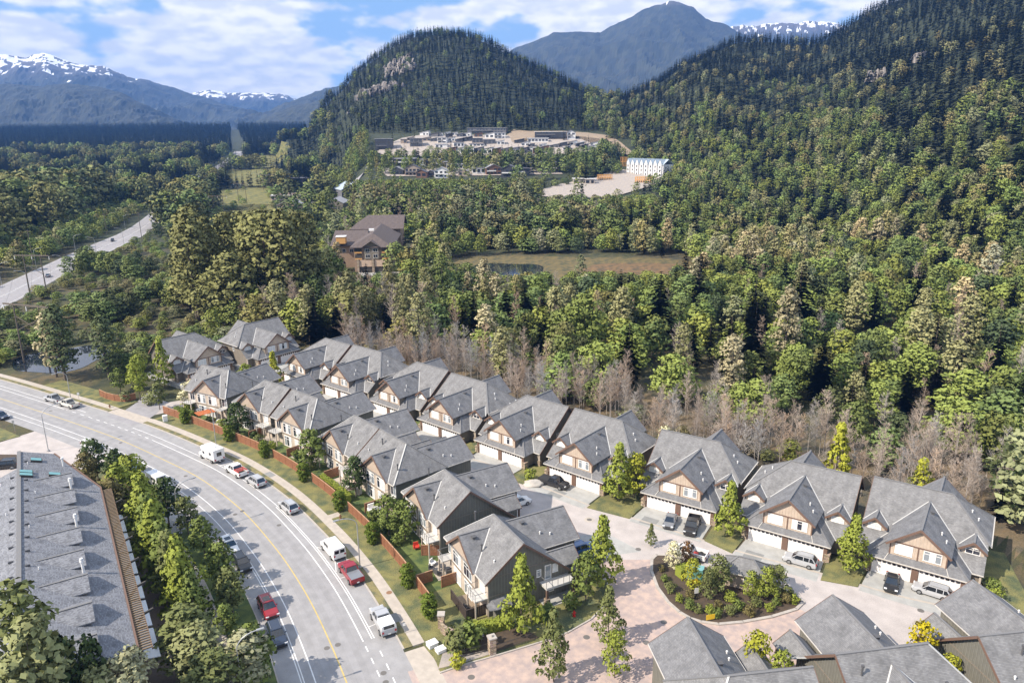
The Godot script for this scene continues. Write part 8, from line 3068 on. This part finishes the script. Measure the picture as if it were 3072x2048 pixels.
func make_forest() -> void:
	zn = fnoise(17, 0.011, 3)
	var r := RandomNumberGenerator.new()
	r.seed = 99
	var all := []
	var d := 92.0
	while d < 3900.0:
		var step := 3.9 if d < 225.0 else 5.6 if d < 420.0 else 7.2 if d < 800.0 else 8.4 if d < 1600.0 else 13.0
		var half := minf(0.80 * d, 2200.0)
		var x := -half
		while x < half:
			var px := x + r.randf_range(-0.5, 0.5) * step
			var pz := -d + r.randf_range(-0.5, 0.5) * step
			x += step
			var t := px / -pz
			if t > -0.265 and -pz > look_up(ridge_d, t) + 40.0:
				continue
			var w := grows(px, pz, r)
			if w.is_empty():
				continue
			if w[0] != "bare" and r.randf() < (0.42 if d < 225.0 else 0.0) + (0.30 if d < 420.0 and (w[0] == "broadleaf" and w[2] > 6.0 or w[2] > 11.0) else 0.0):
				continue
			all.append([Vector3(px, land(px, pz) - 0.1, pz), w[0], w[1], w[2], r.randf(), r.randf()])
		d += step * 0.95
	# the leafless alders stand close together
	var bx := -44.0
	while bx < 125.0:
		var deep := 14.0 + 9.0 * zn.get_noise_2d(bx * 2.0, 7.0) + (8.0 if bx > -5.0 and bx < 62.0 else 0.0)
		var k := 0.0
		while k < deep:
			var p := Vector2(bx + r.randf_range(-1.2, 1.2), edge_z(bx) - 2.5 - k + r.randf_range(-1.2, 1.2))
			if r.randf() < (0.85 if bx < 72.0 else 0.45) * (0.55 + 0.9 * zn.get_noise_2d(p.x * 3.0, p.y * 3.0 + 50.0)) + 0.12:
				all.append([Vector3(p.x, land(p.x, p.y) - 0.1, p.y), "bare", "twig" if r.randf() < 0.8 else "ash", r.randf_range(6.5, 12.5), r.randf(), r.randf()])
			k += 2.5
		bx += 2.5
	# landmark trees that the photograph shows one by one
	for q in [[-31.0, -266.0, "cottonwood", "wood", 24.0], [-25.0, -262.0, "cottonwood", "wood", 19.0], [-9.0, -240.0, "cottonwood", "silver", 20.0], [-5.0, -236.0, "cottonwood", "silver", 16.0], [13.5, -216.0, "conifer", "deep", 17.0], [9.0, -212.0, "conifer", "dead", 17.0], [19.5, -196.0, "broadleaf", "bright", 18.0], [15.5, -194.0, "broadleaf", "bright", 15.0], [42.0, -205.0, "conifer", "deep", 23.0], [34.5, -230.0, "conifer", "deep", 19.0], [-79.0, -228.0, "conifer", "deep", 24.0], [-74.0, -226.0, "conifer", "deep", 20.0], [-42.0, -252.0, "cottonwood", "pale", 18.0], [-50.0, -318.0, "broadleaf", "wood", 15.0], [-84.0, -300.0, "cottonwood", "pale", 15.0], [-74.0, -312.0, "cottonwood", "silver", 16.0], [58.0, -172.0, "conifer", "deep", 22.0], [70.0, -182.0, "cottonwood", "silver", 22.0], [80.0, -200.0, "conifer", "deep", 26.0], [62.0, -240.0, "conifer", "deep", 25.0], [100.0, -168.0, "conifer", "deep", 20.0], [110.0, -160.0, "conifer", "wood", 19.0], [96.0, -135.0, "conifer", "wood", 15.0], [84.0, -128.0, "conifer", "gold", 13.0], [-26.0, -286.0, "cottonwood", "pale", 19.0]]:
		all.append([Vector3(q[0], -0.1, q[1]), q[2], q[3], q[4], r.randf(), r.randf()])
	# the trees that show largest stand as things of their own
	var score := []
	for i in all.size():
		var p: Vector3 = all[i][0]
		var t := p.x / -p.z
		if absf(t) < 0.70 and -p.z < 520.0:
			var s: float = all[i][3] / -p.z
			if all[i][1] == "bare":
				s *= 0.72
			score.append([s, i])
	score.sort_custom(func(a, b): return a[0] > b[0] if a[0] != b[0] else a[1] < b[1])
	var own := {}
	for k in mini(200, score.size()):
		own[score[k][1]] = true
	own_trees(all, own)
	# the rest, far too many to count, in sheaves by kind and by how much of them shows
	var A: Material = M["leaf_any"]
	var N: Material = M["needle_any"]
	var egg := func(w: float) -> Callable: return func(f: float) -> float: return w * sqrt(maxf(0.0, sin(pow(f, 0.75) * PI))) * (1.0 - 0.25 * f)
	var lod := {"broadleaf": [], "cottonwood": [], "conifer": [], "bare": []}
	for i in 3:
		lod["broadleaf"].append(crown_mesh(300 + i, 4.0, 19.5, egg.call(6.0), 34, 2.5, 26, 1.1, 0.22).mesh(A))
		lod["cottonwood"].append(crown_mesh(310 + i, 3.0, 20.0, egg.call(3.7), 34, 1.7, 24, 0.85, 0.28).mesh(A))
		lod["conifer"].append(conifer_mesh(320 + i, 20.0, 3.8, 19, 6, 2, 0.1).mesh(N))
		lod["bare"].append(bare_mesh(330 + i, 18.0, 3.4, 40, 11, 0.03).mesh(tint_mat("twig_any")))
	for i in 3:
		lod["broadleaf"].append(crown_mesh(340 + i, 3.0, 19.5, egg.call(5.8), 24, 2.6, 16, 1.3, 0.22).mesh(A))
		lod["cottonwood"].append(crown_mesh(350 + i, 3.0, 20.0, egg.call(3.9), 22, 1.9, 15, 1.15, 0.28).mesh(A))
		lod["conifer"].append(conifer_mesh(360 + i, 20.0, 3.1, 15, 5, 1, 0.06).mesh(N))
		lod["bare"].append(bare_mesh(370 + i, 18.0, 3.4, 20, 7, 0.06).mesh(M["twig_any"]))
	var trunk := trunk_mesh(380, 17.5, 0.12, 2, 3.0).mesh(M["bark_pale"])
	var heap := {}
	for i in all.size():
		if own.has(i):
			continue
		var q = all[i]
		var far: float = -q[0].z
		var v := int(q[4] * 2.999) + (3 if far > 430.0 else 0)
		var key := "%s %d" % [q[1], v]
		if not heap.has(key):
			heap[key] = []
		heap[key].append(q)
	for key in heap:
		var k: String = key.split(" ")[0]
		var v := int(key.split(" ")[1])
		forest(k, lod[k][v], heap[key], ["near", "near", "near", "far", "far", "far"][v])
	var bt := []
	for q in all:
		if q[1] == "bare" and -q[0].z < 430.0:
			bt.append(q)
	forest("trunk", trunk, bt, "near")

func tint_mat(called: String) -> StandardMaterial3D:
	var m := mat(called, 1, 1, 1, 0.95)
	m.albedo_color = Color.WHITE
	m.vertex_color_use_as_albedo = true
	m.cull_mode = BaseMaterial3D.CULL_DISABLED
	return m

func forest(k: String, mesh: Mesh, list: Array, reach: String) -> void:
	var mm := MultiMesh.new()
	mm.transform_format = MultiMesh.TRANSFORM_3D
	mm.use_colors = true
	mm.mesh = mesh
	mm.instance_count = list.size()
	for i in list.size():
		var q = list[i]
		var s: float = q[3] / (20.0 if k != "bare" and k != "trunk" else 18.0)
		var w: float = s * (0.9 + 0.45 * q[5]) * (1.15 if q[1] == "broadleaf" else 1.0)
		if k == "broadleaf" and q[3] < 8.0:
			w *= 1.6
		mm.set_instance_transform(i, Transform3D(Basis(Vector3.UP, q[4] * 40.0) * Basis.from_scale(Vector3(w, s, w)), q[0]))
		mm.set_instance_color(i, tone_of(q))
	var o := MultiMeshInstance3D.new()
	o.multimesh = mm
	var called: String = {"broadleaf": "leafy_wood", "cottonwood": "cottonwood_wood", "conifer": "conifer_wood", "bare": "leafless_thicket", "trunk": "pale_tree_trunks"}[k]
	o.name = numbered(called)
	add_child(o)
	o.set_meta("kind", "stuff")
	tag(o, {"broadleaf": "mass of green leafy trees and bushes filling the %s", "cottonwood": "mass of ragged pale cottonwoods in the %s", "conifer": "mass of dark pointed conifers covering the %s", "bare": "mass of leafless grey alders in the %s", "trunk": "pale thin trunks of the leafless alders in the %s"}[k] % {"near": "valley floor behind the houses", "far": "distant hills and valley"}[reach], "trees")

func tone_of(q: Array) -> Color:
	var c: Color = TONE[q[2]]
	var k: float = 0.98 + 0.56 * q[5]
	var warm: float = (q[4] - 0.5) * 0.24
	return Color(c.r * k * (1.0 + warm), c.g * k, c.b * k * (1.0 - warm))

func own_trees(all: Array, own: Dictionary) -> void:
	var marks := [["the rightmost duplex", Vector2(66, -104)], ["the second duplex", Vector2(50.8, -113)], ["the grey-car duplex", Vector2(37, -124)], ["the flowering-tree duplex", Vector2(22.8, -133.5)], ["the fifth duplex", Vector2(9.9, -144)], ["the middle duplex", Vector2(-2.5, -155.5)], ["the seventh duplex", Vector2(-15, -167)], ["the back row's left end", Vector2(-35, -184)], ["the upper left houses", Vector2(-80, -194)], ["the roadside pond", Vector2(-126, -199)], ["the marsh pond", Vector2(-3, -332)], ["the brown lodge", Vector2(-62, -345)], ["the marsh's right end", Vector2(80, -330)], ["the nearer power pylon", Vector2(-131, -180)], ["the upper driveway", Vector2(-96, -176)], ["the highway", Vector2(-205, -330)], ["the roadside meadow", Vector2(-150, -260)], ["the right wood's middle", Vector2(110, -240)], ["the photo's right edge", Vector2(130, -160)], ["the marsh wood's middle", Vector2(10, -240)], ["the lodge wood", Vector2(-50, -250)]]
	var groups := {}
	var ids := own.keys()
	ids.sort_custom(func(a, b): return all[a][0].x / -all[a][0].z < all[b][0].x / -all[b][0].z)
	for i in ids:
		var q = all[i]
		var p := Vector2(q[0].x, q[0].z)
		var best := 0
		for k in marks.size():
			if p.distance_to(marks[k][1]) < p.distance_to(marks[best][1]):
				best = k
		var e: Vector2 = p - marks[best][1]
		var rel := "behind" if e.y < -absf(e.x) * 0.6 else "right of" if e.x > 6.0 else "left of" if e.x < -6.0 else "beside"
		var big: String = "tall " if q[3] > 18.0 else "small " if q[3] < 9.0 else ""
		if q[1] == "cottonwood":
			big = ""
		var text := "%s%s %s %s %s" % [big, LOOK[q[2]], KIND[q[1]], rel, marks[best][0]]
		if not groups.has(text):
			groups[text] = []
		groups[text].append(i)
	var word := ["first", "second", "third", "fourth", "fifth", "sixth", "seventh", "eighth", "ninth", "tenth", "eleventh", "twelfth", "thirteenth", "fourteenth", "fifteenth", "sixteenth", "seventeenth", "eighteenth", "nineteenth", "twentieth", "twenty-first", "twenty-second", "twenty-third", "twenty-fourth", "last"]
	for text in groups:
		var list: Array = groups[text]
		for k in list.size():
			var q = all[list[k]]
			var label: String = text if list.size() == 1 else "%s, %s from left" % [text, word[mini(k, 24)]]
			var s: float = q[3] / (20.0 if q[1] != "bare" else 18.0)
			var w: float = s * (0.9 + 0.45 * q[5]) * (1.15 if q[1] == "broadleaf" else 1.0)
			if q[1] == "broadleaf" and q[3] < 8.0:
				w *= 1.6
			var called: String = {"broadleaf": "leafy_tree", "cottonwood": "cottonwood_tree", "conifer": "conifer_tree", "bare": "leafless_tree"}[q[1]]
			var o := plant(called, q[1], label, "tree", q[0], Vector3(w, s, w), "", "single trees of the wood", q[4] * 6.28)
			var key := "tree_%s_%d" % [q[2], int(q[5] * 3.0)]
			if not M.has(key):
				var c := tone_of([0, 0, q[2], 0, 0.5, (int(q[5] * 3.0) + 0.5) / 3.0])
				if q[1] == "bare":
					mat(key, c.r, c.g, c.b, 0.95).cull_mode = BaseMaterial3D.CULL_DISABLED
				else:
					leaf_mat(key, c.r, c.g, c.b, 0.35 if q[1] == "conifer" else 0.8)
			(o.get_node("crown") as MeshInstance3D).material_override = M[key]
